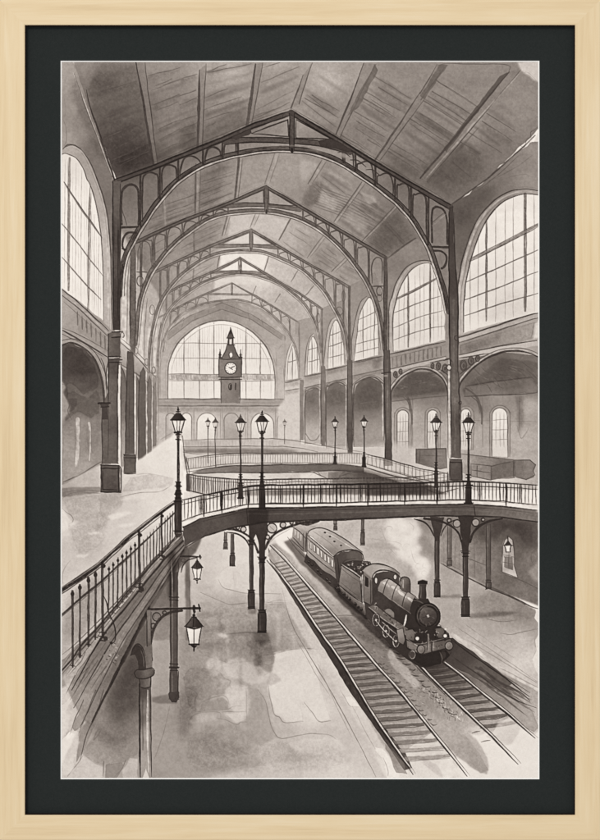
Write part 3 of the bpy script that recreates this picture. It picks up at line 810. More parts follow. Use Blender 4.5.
    fill([(296, 444), (352, 448), (392, 442), (452, 458), (452, 480), (296, 470)], [(320, 455, 188), (380, 454, 186), (430, 470, 196)], a=.85, soft=2.4, mottle=.05)
    motif('painted_wall', 'low wall of the far aisle in the picture')
    # nearest arches: moulded rims
    motif('painted_arcade', AR)
    o1 = [(458, 400), (459, 387), (464, 378), (478, 364), (496, 354), (514, 351), (528, 353), (539.5, 358)]
    line(o1, 2.0, 58, .95)
    line(off(o1, -1.8), 1.4, 176, .8)
    line(off(o1, -3.2), .9, 78, .8)
    o2 = [(391, 400), (392, 390), (400, 379), (412, 371.4), (421, 369), (432, 371), (442, 378.6), (447, 390), (447.6, 400)]
    line(o2, 1.8, 64, .92)
    line(off(o2, -1.6), 1.2, 180, .75)
    line(off(o2, -2.8), .8, 84, .8)
    # pierced spandrels
    for cx, cy, r in [(463.4, 365.6, 4.2), (471, 361, 3.4), (477.6, 358.4, 2.6), (445, 368.4, 3.6), (438.4, 366.4, 3.0), (432.6, 366, 2.2), (395.4, 374.6, 2.6), (400.6, 371.6, 2.2)]:
        disc(cx, cy, r * .75, 84, ry=r * 1.1, mark=False)
        ring(cx, cy, r * .8, r * 1.25, 1.0, 66, .85)
        ring(cx, cy, r * .4, r * .7, .7, 150, .6)
    for a, b in [((459.6, 358), (484, 354)), ((459.6, 374), (470, 367)), ((430, 362.6), (448, 359.4)), ((448, 375), (441, 370))]:
        line([a, b], 1.2, 70, .85)


def paint_benches():
    motif('painted_bench', 'low dark bench left of the big right column in the picture')
    fill([(416, 449), (446, 448.4), (446.6, 468), (440, 469), (416, 463)], [(422, 455, 116), (440, 460, 134)], edge=.14, mottle=.1, rough=.15)
    line([(416, 449), (446, 448.6), (446.6, 468)], 1.0, 78, .85, curve=False)
    line([(416, 463), (440, 469), (446.6, 468)], .9, 84, .8, curve=False)
    line([(416, 463), (416, 449)], 1.6, 78, .8)
    line([(420, 450), (419, 464)], 1, 96, .7)
    line([(420, 455), (444, 456)], .7, 96, .6)
    motif('painted_bench', 'low dark bench with a panelled front right of the big right column in the picture')
    fill([(461, 454), (492, 457), (514, 460), (530, 460), (535.5, 465), (533, 472), (534, 477), (526, 480), (513, 476), (491, 480), (471, 476), (461, 472)],
         [(466, 462, 168), (480, 470, 146), (500, 470, 118), (520, 468, 124), (530, 472, 136)], edge=.14, mottle=.12, rough=.2)
    fill([(491, 466), (514, 461), (514, 478), (491, 480)], 112, a=.7, edge=.2, mottle=.12)
    for p in ([(461, 453.6), (480, 456), (514, 459.6)], [(471, 464), (492, 466), (513, 461)], [(471, 464), (471, 476), (491, 480), (491, 466)], [(513.6, 460), (513.6, 478)], [(514.6, 460), (514.6, 477)],
              [(514, 460), (530, 460), (535.5, 465), (533, 471), (534.6, 475), (526, 479.6), (515, 477)], [(477, 466), (477, 477)], [(472, 470), (490, 473)]):
        line(p, .9, 80, .8, wob=.15, curve=False)


# ---------------------------------------------------------------- iron arches and columns
def rib(pts, w, v, light=True, lw=1.0):
    if light:
        line(off(pts, w * .5 + .8 * lw), 1.7 * lw, 178, .7, vary=.4)
        line(off(pts, w * .5 + 1.6 * lw), .8 * lw, v + 10, .85)
    line(pts, w, v + 34, .96, vary=.1)
    for k in range(int(len(pts) * 2.2)):
        i = rng.integers(0, len(pts) - 1)
        d = rng.uniform(-.3, .25) * w
        a, b = lerp(pts[i], pts[i + 1], rng.uniform(0, .4)), lerp(pts[i], pts[i + 1], rng.uniform(.6, 1))
        line([(a[0] + d * .5, a[1] + d), (b[0] + d * .5, b[1] + d)], w * rng.uniform(.15, .4), rng.choice([v - 4, v + 16, v + 60]), .6)
    line(off(pts, w * .38), w * .3, v - 6, .9)
    line(off(pts, -w * .4), w * .25, v - 8, .9)


def spandrel(chord, rb, posts, w, v, rev=False):
    """posts between the straight chord and the curved rib, with a round-headed loop in each gap"""
    pr = None
    for x in posts:
        yc, yr = yat(chord, x), yat(rb, x)
        line([(x, yc), (x, yr)], w, v, .92)
        line([(x + w * .4, yc + 1), (x + w * .4, yr)], w * .35, v + 60, .35)
        if pr is not None:
            a, b = (pr + w * .9, x - w * .9) if pr < x else (x + w * .9, pr - w * .9)
            c = (a + b) / 2
            h = (b - a) * .5
            ta, tb, tc = yat(chord, a) + w, yat(chord, b) + w, yat(chord, c) + w * 1.4
            ra, rb_ = yat(rb, a), yat(rb, b)
            if min(ra - ta, rb_ - tb) > 3:
                line([(a, ra - 1), (a, min(ra - 1, ta + h * 1.2)), (a + h * .35, tc + h * .35), (c, tc + .6), (b - h * .35, tc + h * .3), (b, min(rb_ - 1, tb + h * 1.2)), (b, rb_ - 1)], w * .85, v + 4, .92)
            else:
                line([(a, ra - .5), (c, tc + 1), (b, rb_ - .5)], w * .75, v + 6, .88)
        pr = x


def truss(label, L, R, rb, v, wc, wr, pl, pr, tri, collar, king, lw=1.0):
    motif('painted_arch_truss', label)
    rib(rb, wr, v, True, lw)
    half = len(rb) // 2
    spandrel(L, rb, pl, max(.9, wc * .4), v + 4)
    spandrel(R, rb, pr, max(.9, wc * .4), v + 4)
    line(collar, wc * 1.05, v + 28, .95, vary=.1)
    line(off(collar, -wc * .45), wc * .22, v - 10, .85)
    line(off(collar, wc * .45), wc * .22, v - 10, .85)
    for side in (L, R):
        line(side, wc, v + 24, .96, curve=False, vary=.12)
        line([(x, y - wc * .38) for x, y in side], wc * .3, v - 14, .9, curve=False)
        line([(x, y + wc * .36) for x, y in side], wc * .3, v - 12, .85, curve=False)
        line([(x, y - wc * .85) for x, y in side], wc * .16, v + 30, .6, curve=False)
    for t in tri:
        line(t + [t[0]], wc * .26, v - 10, .85, curve=False)
    (kx, y0, y1) = king
    line([(kx, y0), (kx, y1)], wc * .95, v + 24, .95, vary=.1)
    line([(kx - wc * .42, y0), (kx - wc * .42, y1)], wc * .22, v - 14, .9)
    line([(kx + wc * .42, y0), (kx + wc * .42, y1)], wc * .22, v - 14, .9)
    line([(kx, y1 - 1), (kx, y1 + wc * .45)], wc * .4, v - 14, .95)


def paint_far_left():
    motif('painted_wall', 'receding bays of the left station wall in the picture')
    fill([(121, 230), (140, 262), (156, 290), (166, 318), (160, 350), (158, 446), (121, 468)], [(124, 300, 168), (127, 330, 190), (140, 330, 176), (150, 350, 180), (125, 390, 120), (140, 400, 130), (150, 420, 150), (130, 440, 150), (156, 430, 180)], edge=.05, soft=.4)
    for x, y0, y1, w, v in [(124.5, 268, 340, 5, 196), (128.5, 250, 345, 2.4, 176), (141, 296, 358, 5, 196), (149, 310, 368, 3.4, 194), (155.4, 320, 374, 2.4, 196)]:
        line([(x + 2.4, y0), (x, (y0 + y1) / 2), (x - .4, y1)], w, v, .8, taper=(.4, 1, 1))
    for x, y0, y1 in [(127, 255, 342), (129.6, 250, 345), (138.4, 290, 354), (144.4, 298, 360), (151.6, 310, 370), (157.6, 322, 378)]:
        line([(x + 3, y0), (x + .6, y0 + 30), (x, y1)], .8, 104, .75)
    line([(121, 340), (137, 354), (148, 366), (156, 374)], 2.2, 192, .8)
    line([(121, 342.6), (137, 357), (148, 369), (156, 377)], 1.1, 88, .85)
    line([(121, 338.4), (137, 352), (148, 364)], .8, 96, .7)
    line([(121, 364), (137, 374), (147, 382), (156, 390)], 1.2, 92, .8)
    line([(121, 366), (137, 376.4), (147, 384)], 1.2, 186, .6)
    for x, y in [(136, 351), (146.4, 362), (153.6, 370)]:
        disc(x, y, 1.8, 176, ry=3)
        ring(x, y, 1.9, 3.2, .8, 92, .8)
    for (x0, x1, y0, y1, v) in [(121, 126.6, 372, 466, 112), (136.6, 140.4, 382, 458, 124), (147.6, 150, 388, 452, 138)]:
        c = (x0 + x1) / 2
        p = [(x0, y1), (x0, y0 - 6), (c, y0), (x1 - .4, y0 + 14), (x1, y0 + 36), (x1 - .8, y1)]
        fill(p, [(c, y0 + 10, v), (c, y1, v + 50)], curve=False, edge=.1, mottle=.08)
        line(p[1:5], 1.1, v - 42, .85)
        line([(x1 - .4, y0 + 30), (x1 - 1, y0 + 40)], 1.6, v - 44, .85)
    motif('painted_column', 'last slim column of the left colonnade in the picture')
    fill([(154, 386), (155.4, 381), (156.6, 386), (156.6, 446), (153, 447), (153.2, 400)], 136, edge=.1)
    line([(157, 378), (157, 446)], .8, 206, .7)
    line([(154, 386), (153.2, 400), (153, 447)], .8, 96, .75)
    line([(160, 440), (174, 432)], .8, 140, .6)
    line([(168, 400), (168, 433)], .7, 150, .6)
    motif('painted_column', 'fourth column of the left colonnade in the picture')
    fill([(148.4, 380), (150, 375), (151.6, 380), (151.8, 452), (147, 454), (147.2, 396)], 120, edge=.1)
    line([(152.2, 376), (152.2, 452)], 1.0, 208, .75)
    line([(148.4, 380), (147.2, 396), (147, 454)], .9, 76, .8)
    line([(146.6, 454), (152.4, 452.6)], 1, 88, .8)
    motif('painted_column', 'third column of the left colonnade in the picture')
    fill([(140.6, 372), (143, 366), (145.6, 372), (146.2, 460), (138.4, 462), (138.8, 392)], 102, edge=.1, mottle=.08)
    line([(146.6, 372), (146.8, 460)], 1.3, 212, .8)
    line([(140.6, 372), (138.8, 392), (138.4, 462)], 1.1, 60, .85)
    line([(142, 380), (142, 458)], .7, 92, .6)
    line([(138, 462), (147.6, 459.6)], 1.1, 76, .8)


def paint_trusses():
    # fifth (farthest)
    truss('farthest arched iron truss before the end wall in the picture', [(158, 318), (192, 300), (232, 283)], [(232, 283), (262, 300), (298, 322)],
          [(163, 352), (166, 334), (172, 324), (180, 315), (200, 305), (221, 300.6), (240, 300), (260, 306), (276, 318), (288, 332), (296, 348), (299, 366)], 110, 1.9, 1.7,
          (170, 178, 186, 196, 208), (252, 262, 272, 281, 290), [], [(205, 294.6), (222, 294), (252, 295)], (232, 284, 294), .6)
    line([(299, 322), (299.6, 380)], 1.6, 126, .8)
    truss('fourth arched iron truss in the picture', [(161, 297), (180, 286), (217, 270), (240, 258)], [(240, 258), (264, 273), (300, 294), (322, 309)],
          [(157.6, 366), (158.6, 345), (162, 325), (168, 311), (180, 298), (200, 284), (220, 276), (240, 273), (260, 276), (280, 284), (300, 299), (310, 312), (318, 330), (321, 352)], 104, 2.6, 2.3,
          (166, 173, 180, 190, 200, 211), (270, 282, 292, 302, 311, 318), [[(219, 270.6), (238.6, 260.4), (238.6, 271)], [(242, 260.4), (261, 271), (242, 271.4)]], [(210, 272.4), (240, 271.8), (266, 274)], (240.4, 259, 272), .8)
    truss('third arched iron truss in the picture', [(153, 273), (180, 260), (216, 244), (251, 230)], [(251, 230), (276, 245), (300, 259), (349, 287)],
          [(148.6, 372), (150, 345), (154, 322), (160, 303), (168, 289), (180, 275.6), (200, 260.6), (220, 252.4), (248, 250), (270, 253.6), (300, 267.6), (312, 277.6), (324, 290), (332, 303), (340, 318), (346, 335), (348.4, 360)], 96, 3.2, 2.8,
          (160, 168, 178, 188, 200, 210), (278, 290, 303, 314, 324, 335, 344), [[(222, 244), (249.4, 232.6), (249.4, 244.6)], [(253, 232.6), (276, 244.6), (253, 245)]], [(208, 246.4), (250, 245.6), (280, 248)], (251, 231, 249), .95)
    line([(349.4, 287), (349.6, 362)], 2.6, 96, .9)
    line([(348.4, 287), (348.4, 362)], .7, 70, .8)
    line([(322, 309), (322.6, 370)], 2.0, 112, .85)
    truss('second arched iron truss in the picture', [(134, 243), (160, 231), (180, 222), (230, 203), (266, 187)], [(266, 187), (300, 206.6), (343, 232), (386, 258)],
          [(135.6, 345), (137.6, 320), (140, 300), (146, 282), (152, 270), (160, 259), (168, 249), (180, 237.6), (200, 223), (220, 214), (246, 210.6), (268, 210.6), (284, 213), (300, 218), (320, 228.6), (340, 245.6), (354, 262), (366, 279), (375, 298), (381, 320), (384.4, 350)], 72, 4.0, 3.6,
          (140.5, 153.4, 166.6, 182, 199, 213.6, 228), (303, 316, 329, 342.6, 356, 369.4), [[(235, 202), (263.6, 190), (264, 203.6)], [(269, 190), (297, 205.6), (269, 204.6)]], [(222, 206.6), (246, 204.8), (268, 205.4), (300, 209.6)], (266.4, 188, 211), 1.1)
    # second truss: right-hand end beside its column
    line([(385.4, 258), (385.6, 352)], 3.6, 78, .95)
    line([(383.8, 259), (384, 352)], .9, 52, .9)
    line([(387.2, 262), (387.4, 352)], .8, 58, .8)
    line([(372, 286.4), (384, 286)], 1.6, 72, .9)
    line([(372.4, 283), (371.4, 268), (374, 259.6), (378.4, 257.6), (382, 262), (382, 283)], 1.3, 74, .9)
    ring(379.4, 291, 3, 4.4, 1.2, 76, .85)
    ring(379.4, 298, 2.4, 3.4, 1, 84, .8)
    # second truss: left-hand end
    line([(133, 242), (133, 352)], 5.2, 92, .9)
    line([(130.8, 246), (130.4, 350)], .9, 56, .85)
    line([(135.6, 250), (135.4, 340)], .9, 60, .85)
    line([(137, 272), (147, 272)], 1.4, 82, .85)
    ring(140.4, 281, 3.2, 5, 1.2, 80, .85)
    line([(137.8, 270), (138, 252), (141, 244), (145, 241), (150, 246), (151, 262)], 1.2, 82, .85)
    ring(339.4, 311, 3.4, 4, 1, 98, .7)
    ring(152.4, 310, 2.6, 4.6, 1, 106, .7)
    for x0, y0 in [(343.6, 296), (318, 318)]:
        ring(x0, y0, 1.8, 5, .9, 104, .7)

    # first (nearest)
    L = [(114.5, 182), (147, 170), (180, 156.6), (222, 139.6), (252, 126.4), (291, 112.6)]
    R = [(291, 112.6), (334, 138), (376, 164), (410, 184), (450, 207)]
    rb = [(120, 296), (120.6, 280), (122.7, 265), (126.4, 252), (132, 241), (138, 230), (145, 219.4), (152, 208.4), (161, 197), (170, 186.6), (180, 177.6), (199, 165.6), (220, 157.4), (240, 152.8), (258, 149.8), (276, 148.4), (292, 148.6),
          (316, 152), (340, 161), (361, 174), (380, 187.4), (396, 200), (407, 211.6), (414.7, 221.4), (423, 235), (430.7, 249), (436, 264), (441, 279), (445, 293), (448.4, 312)]
    truss('nearest and largest arched iron truss across the picture', L, R, rb, 44, 5.6, 4.5, (140.6, 160, 178.4, 203, 222.4, 238), (343, 355.4, 375.4, 395, 411, 428.4),
          [[(251.4, 133.4), (287.6, 120), (288.6, 136.4)], [(296, 119.6), (333, 139.4), (296, 137.6)]], [(226, 142), (240, 140.2), (262, 139.8), (291, 141), (320, 143.6), (350, 152)], (292, 113, 150), 1.3)
    fill([(231, 137.6), (251, 128.5), (252, 132.4), (244, 136.6), (236, 140.6)], 62, mottle=.1, edge=.1)
    fill([(331, 139), (338, 141), (352, 150), (348, 152.6), (336, 148), (320, 146), (318, 141)], 58, mottle=.1, edge=.1)
    line([(262, 147.4), (292, 146), (312, 147.6)], 1.4, 120, .6)
    fill([(306, 149), (326, 148.4), (350, 155), (346, 158.4), (330, 153.6)], 150, a=.8, soft=.4, mark=False)
    for x0, x1 in [(338, 350), (350, 366), (366, 380)]:
        line([(x0, yat(R, x0) + 12), ((x0 + x1) / 2, yat(R, (x0 + x1) / 2) + 8), (x1, yat(R, x1) + 9)], 1.3, 58, .85)
    # nearest truss: left end
    line([(121, 227.4), (138, 227)], 2.8, 50, .95)
    line([(121.4, 224), (121.6, 196), (124, 188), (130, 184.6), (136.4, 187), (138.8, 196), (138.8, 224)], 2.4, 54, .95)
    line([(121.6, 208), (127, 225)], .9, 58, .7)
    line([(136, 232.6), (128, 233), (123.6, 238), (122.6, 246), (124.6, 250)], 2.2, 50, .95)
    line([(129.6, 238), (131.6, 236), (134, 233.6)], 1.2, 60, .85)
    line([(122.4, 248.6), (126, 249.6)], 1.6, 50, .9)
    # nearest truss: right end
    line([(432.6, 246.6), (449, 247.4)], 2.6, 50, .95)
    line([(432, 242), (432, 214), (434.4, 207.6), (439, 207), (444.4, 211), (447, 222), (447.4, 244)], 2.4, 54, .95)
    line([(434, 250.6), (441, 251), (446, 255), (446.6, 261), (444.4, 267), (442, 268.6)], 2.2, 54, .95)
    line([(431, 224), (440, 216), (444, 213)], .8, 60, .7)
    line([(432, 226), (440, 219), (446, 214)], 1.4, 150, .4)


def paint_columns():
    C = motif
    # right colonnade, far to near
    C('painted_column', 'last slim column of the right colonnade in the picture')
    fill([(300.4, 380), (303.4, 380), (303.8, 440), (300.4, 440)], 138)
    line([(300.2, 380), (300.2, 440)], .8, 106, .8)
    C('painted_column', 'fourth column of the right colonnade in the picture')
    fill([(321.2, 366), (325, 366), (325.6, 446), (321.6, 446)], 128, mottle=.08)
    line([(321.2, 366), (321.6, 446)], .9, 92, .8)
    line([(325.2, 368), (325.8, 446)], .8, 98, .8)
    line([(320, 380), (320, 440)], .9, 196, .6)
    C('painted_column', 'third column of the right colonnade in the picture')
    fill([(347.4, 360), (352, 360), (352.6, 454), (347.6, 453)], [(350, 370, 108), (350, 450, 92)], mottle=.08)
    line([(347.4, 360), (347.6, 453)], .9, 66, .85)
    line([(352, 360), (352.6, 454)], .9, 72, .85)
    line([(346, 380), (346, 448)], 1.0, 196, .6)
    C('painted_column', 'second column of the right colonnade in the picture')
    fill([(383, 350), (390, 350), (391.6, 440), (392.4, 466), (384.6, 466), (385, 440), (383.6, 400)], [(386, 360, 92), (388, 420, 100), (388, 460, 84)], mottle=.1, edge=.1)
    line([(384, 350), (385, 440), (384.6, 466)], 1.2, 54, .9)
    line([(389.6, 350), (391.4, 440), (392.2, 466)], 1.0, 60, .85)
    line([(387, 360), (388, 440)], 1.4, 136, .5)
    line([(382.6, 384), (383, 436)], 1.6, 200, .6)
    line([(382, 373.4), (390.4, 372.4)], 1.6, 60, .9)
    line([(381.4, 376.4), (387, 375.6)], 1.8, 160, .6)
    C('painted_column', 'big nearest column of the right colonnade in the picture')
    fill([(448.6, 207), (453, 206), (455, 260), (458.6, 300), (458.4, 360), (461, 458), (450, 458), (449, 400), (448.6, 320)],
         [(451, 220, 64), (452, 280, 74), (454, 320, 92), (456, 350, 96), (452.6, 400, 112), (457.6, 420, 82), (455, 450, 98)], mottle=.12, edge=.12)
    line([(453.6, 212), (455, 260), (458, 300), (457.6, 336)], 1.1, 44, .9)
    line([(449.2, 212), (448.8, 260), (449.4, 330), (450.6, 400), (451, 458)], 1.3, 42, .9)
    line([(456, 270), (457.6, 300), (457.6, 372)], 1.8, 58, .8)
    line([(458.6, 372), (459.6, 420), (460.8, 458)], 1.2, 56, .85)
    line([(453.4, 300), (454, 360), (455.4, 450)], 2.2, 118, .45, wob=.4)
    line([(448.8, 366), (449.2, 400), (450, 456)], 2.4, 196, .85)
    line([(447.2, 366), (447.4, 400), (448, 458)], .8, 76, .8)
    ring(449, 367.6, 2.6, 3, 1, 66, .9)
    disc(449, 367.6, 1.9, 186)
    ring(456.4, 338, 2.2, 2.4, .9, 60, .85)
    ring(460, 402.6, 1.6, 1.8, .9, 62, .85)
    line([(459.6, 384), (458.6, 392), (460, 400), (460.6, 420)], 1.6, 66, .85)
    line([(444, 360.4), (449, 358.6), (452, 362)], 2, 66, .85)
    fill([(450, 459.6), (461.4, 459.6), (462, 480), (449.8, 480)], [(452, 465, 92), (460, 475, 78)], mottle=.12, edge=.15)
    for p in ([(449.4, 459.4), (461.8, 459.8)], [(449.8, 459), (449.6, 480)], [(461.6, 460), (462.2, 480)], [(449.4, 480), (462.6, 480.4)], [(450, 462.4), (461.6, 462.6)]):
        line(p, 1.2, 50, .9)
    # left colonnade, near pair
    C('painted_column', 'second column of the left colonnade in the picture')
    fill([(127.6, 350), (133.6, 352), (134.6, 454), (125.4, 454), (126, 400)], [(130, 360, 90), (130, 450, 96)], mottle=.1, edge=.1)
    line([(135.4, 374), (135, 400), (135.2, 454)], 1.8, 218, .9)
    line([(137, 372), (136.8, 456)], .8, 96, .7)
    line([(127.4, 352), (126.4, 400), (125.4, 454)], 1.1, 56, .85)
    line([(133.8, 354), (134, 454)], .9, 60, .85)
    line([(129.6, 380), (129.2, 452)], .9, 72, .6)
    fill([(124.4, 454.6), (135.4, 454.6), (135.8, 473.6), (124.2, 473.6)], [(128, 460, 92), (133, 470, 104)], mottle=.12, edge=.15)
    for p in ([(124, 454.6), (135.6, 455)], [(124.4, 454), (124, 473)], [(135.6, 455), (135.8, 473)], [(123.6, 473.6), (136, 474)], [(124.4, 457.6), (135.4, 457.8)]):
        line(p, 1.1, 54, .9)
    fill([(121, 460), (124, 460), (124.4, 472), (121, 472)], 150, a=.5)
    C('painted_column', 'big nearest column of the left colonnade in the picture')
    fill([(113, 182), (121, 181), (120.4, 330), (113, 330)], [(114.4, 200, 96), (118, 240, 66), (115, 260, 84), (117, 300, 62)], mottle=.14)
    line([(113, 182), (113, 250), (113.4, 330)], 1.5, 38, .95)
    line([(120.4, 184), (120, 250), (119.8, 330)], 1.1, 40, .95)
    line([(116, 190), (116, 250)], 1.3, 100, .5)
    line([(118.4, 230), (118.2, 320)], 1.6, 40, .7)
    fill([(108, 334), (113, 332), (120, 332), (120.4, 357), (108.4, 357)], [(110, 345, 112), (117, 345, 86)], mottle=.12, edge=.1)
    fill([(108, 358), (120, 358), (118.6, 420), (119.4, 464), (102, 464), (103.6, 405), (108, 392)], [(116, 370, 82), (110, 380, 104), (106, 410, 104), (115, 430, 88), (112, 440, 106), (106, 455, 100)], mottle=.13, edge=.12)
    line([(119.8, 366), (119, 400), (119.4, 462)], 2.2, 222, .95)
    line([(121.4, 362), (120.8, 400), (121.2, 466)], .8, 74, .8)
    line([(117.8, 362), (117.4, 464)], 1.1, 46, .9)
    line([(108.4, 334), (108.6, 405)], 1.2, 48, .9)
    line([(102.4, 405), (102.2, 464)], 1.2, 52, .9)
    line([(108.6, 406), (108.4, 462)], .9, 62, .7)
    for (x0, x1, y, w, v) in [(112, 123, 332, 1.6, 50), (113, 123.6, 335.2, 2.2, 112), (112, 123, 337.6, 1.4, 46), (108, 121, 357, 1.8, 46), (109, 122.6, 360, 2, 70), (109, 121, 362.4, 1.4, 44)]:
        line([(x0, y), (x1, y - .4)], w, v, .92)
    ring(122.4, 335, 1.8, 2.4, .9, 60, .9)
    fill([(121, 333), (123.6, 334), (123, 338), (121, 338)], 196, a=.8)
    fill([(99.6, 403.6), (109.6, 403), (107.6, 408), (107.6, 420), (102, 420), (102.2, 408)], 70, mottle=.1)
    line([(99, 403.4), (110, 403)], 1.8, 42, .95)
    line([(101, 407), (109, 406.6)], 1.3, 48, .9)
    line([(108.6, 360), (106.4, 376), (107, 396)], 1.2, 54, .8)
    line([(101, 358), (104.4, 366), (106.4, 380)], 1.0, 64, .8)
    fill([(101, 465), (119, 465), (121, 467), (121, 492), (101, 492)], [(105, 470, 92), (114, 485, 76), (119, 480, 100)], mottle=.14, edge=.15)
    for p in ([(100.6, 465), (119.6, 465.6)], [(100.8, 468.4), (119.4, 468.6)], [(101.2, 464), (101, 492)], [(118.6, 466), (119, 492)], [(100.6, 492), (121.6, 492.4)], [(121.4, 468), (121.6, 491)], [(102.8, 471), (102.8, 489.4), (117, 490)]):
        line(p, 1.2, 44, .9, curve=False)
    line([(120.2, 468), (120.4, 490)], 1.4, 190, .7)


def paint_upper_floor():
    motif('painted_floor', 'pale upper gallery floor in the picture with puddled reflections')
    fill([(60.5, 486), (100, 464), (125, 470), (158, 446), (175, 433), (184, 440), (184, 470), (180, 503), (126, 549), (60.5, 606)],
         [(66, 488, 168), (80, 480, 182), (85, 495, 174), (110, 496, 180), (75, 510, 184), (95, 520, 180), (130, 505, 196), (140, 480, 208), (155, 460, 220), (172, 445, 224), (165, 480, 218), (160, 500, 212), (115, 530, 194),
          (85, 545, 180), (66, 560, 192), (65, 580, 188), (66, 522, 214), (180, 450, 222)], mottle=.05, soft=.5)
    glaze([(101, 492), (122, 490), (124, 500), (112, 514), (104, 530), (96, 530), (100, 505)], .93, soft=2, rough=1, edge=.06)
    glaze([(62, 488), (100, 487), (102, 492), (80, 495), (62, 497)], .8, soft=1.2, edge=.2)
    line([(62, 493), (80, 490.4), (101, 491)], 1.0, 112, .6)
    line([(62, 500), (64, 497), (75, 493), (101, 493.4)], .8, 110, .55, wob=.4)
    line([(120, 497), (140, 493), (160, 491.4), (170, 487)], .8, 128, .6, wob=.4)
    fill([(122, 498), (150, 493), (176, 489), (170, 495), (145, 499), (120, 500)], 212, a=.75, soft=.5, rough=.6, mark=False)
    glaze([(130, 478), (150, 474), (174, 478), (172, 486), (140, 490), (122, 492)], .94, soft=1, edge=.12)
    line([(136, 474.6), (150, 474), (165, 476)], .7, 150, .5, wob=.4)
    line([(62, 508), (66, 512), (72, 516), (73, 521), (66, 526)], .8, 130, .6, wob=.5)
    fill([(60.5, 506), (66, 512), (70, 520), (76, 524), (70, 527), (60.5, 533)], 218, a=.85, rough=.7, soft=.3, mark=False)
    for p in ([(112, 526), (130, 524), (138, 523), (126, 527)], [(86, 534), (100, 531.4), (104, 533), (92, 535)], [(108, 516), (128, 511), (134, 512), (112, 520)], [(76, 556), (92, 552), (84, 558)]):
        fill(p, 214, a=.7, rough=.6, soft=.5, mark=False)
    glaze([(64, 500), (100, 496), (104, 540), (80, 560), (70, 530)], .97, soft=1.5, edge=.1, rough=1.2)
    line([(62, 586), (64, 570), (70, 561)], .7, 130, .4, wob=.5)
    # shadow at foot of the wall, bridge-head planks at the lamp
    fill([(60.5, 598), (103, 564), (176, 508), (183, 536), (150, 564), (120, 602), (92, 634), (60.5, 667)], [(80, 600, 172), (120, 560, 178), (150, 530, 194), (66, 630, 178), (170, 525, 204), (150, 552, 190), (64, 600, 196)], mottle=.06, soft=1)
    glaze([(66, 598), (100, 574), (100, 612), (78, 640), (64, 640)], .9, soft=4)


# ---------------------------------------------------------------- far and middle bridges
def lamp(x, yt, s, yb, label, v=44, base=None, glass=224):
    """street lamp: finial at yt, lantern of size s, foot at yb"""
    motif('painted_street_lamp', label)
    h = 8.2 * s
    line([(x, yt), (x, yt + h * .5)], 1.3 * s, v, .95)
    disc(x, yt + h * .22, .95 * s, v)
    line([(x - 1.5 * s, yt + h * .42), (x + 1.5 * s, yt + h * .42)], 1.1 * s, v, .95)
    ytop, ycap, ybot = yt + h * .55, yt + h * 1.08, yt + h * 2.0 + 4.6 * s
    fill([(x - 2 * s, ytop), (x + 2 * s, ytop), (x + 6.6 * s, ycap + 1.4 * s), (x - 6.6 * s, ycap + 1.4 * s)], [(x - 4 * s, ycap, v + 30), (x + 4 * s, ycap, v)], rough=.1)
    line([(x - 6.8 * s, ycap + 1.6 * s), (x + 6.8 * s, ycap + 1.6 * s)], 1.5 * s, v - 8, .95)
    fill([(x - 5.0 * s, ycap + 2.4 * s), (x + 5.0 * s, ycap + 2.4 * s), (x + 2.5 * s, ybot), (x - 2.5 * s, ybot)], [(x - 2 * s, ycap + 5 * s, glass), (x + 3 * s, ybot - 3 * s, glass - 26)], rough=.1, mottle=.05)
    for a, b, w in [(-5.2, -2.6, 1.0), (5.2, 2.6, 1.1), (-1.0, -.5, .6), (1.8, 1.0, .6)]:
        line([(x + a * s, ycap + 2.4 * s), (x + b * s, ybot)], w * s, v, .9)
    line([(x - 2.9 * s, ybot), (x + 2.9 * s, ybot)], 1.5 * s, v - 4, .95)
    line([(x - 1.8 * s, ybot + 1.6 * s), (x + 1.8 * s, ybot + 1.6 * s)], 1.4 * s, v, .95)
    line([(x, ybot), (x, ybot + 6 * s), (x, yb)], 2.35 * s, v + 8, .96, taper=(1.3, .8, 1, 1.05), vary=.05, curve=False)
    line([(x - .9 * s, ybot + 2), (x - .9 * s, yb)], .5 * s, v + 66, .45)
    line([(x + 1.0 * s, ybot + 2), (x + 1.0 * s, yb)], .5 * s, v - 14, .8)
    line([(x - 2 * s, ybot + 6 * s), (x + 2 * s, ybot + 6 * s)], 1 * s, v, .9)
    if base:
        y0, y1, w = base
        H_ = y1 - y0
        fill([(x - w * .3, y0), (x + w * .3, y0), (x + w * .34, y0 + H_ * .24), (x + w * .6, y0 + H_ * .36), (x + w * .72, y0 + H_ * .5), (x + w * .74, y1 - 3), (x + w, y1), (x - w, y1), (x - w * .74, y1 - 3), (x - w * .72, y0 + H_ * .5), (x - w * .6, y0 + H_ * .36), (x - w * .34, y0 + H_ * .24)],
             [(x - w * .5, y0 + H_ * .6, v + 26), (x + w * .6, y0 + H_ * .7, v - 4), (x, y0, v)], rough=.12, edge=.15, mottle=.08)
        for t, k in ((.02, .5), (.12, .62), (.25, .5), (.37, .86), (.46, .8), (.95, 1.05)):
            line([(x - w * k, y0 + H_ * t), (x + w * k, y0 + H_ * t)], 1.1 * s, v - 10, .9)
        line([(x - w * .1, y0 + H_ * .5), (x - w * .1, y1 - 3)], .7, v - 10, .7)


def balusters(top, bot, n, w, v, a=.9, every=0, we=1.4, x0=None, x1=None):
    xs = np.linspace(top[0][0] if x0 is None else x0, top[-1][0] if x1 is None else x1, n)
    for k, x in enumerate(xs):
        big = every and k % every == 0
        line([(x, yat(top, x)), (x + rng.uniform(-.15, .15), yat(bot, x))], we if big else w, v - (10 if big else 0), a)


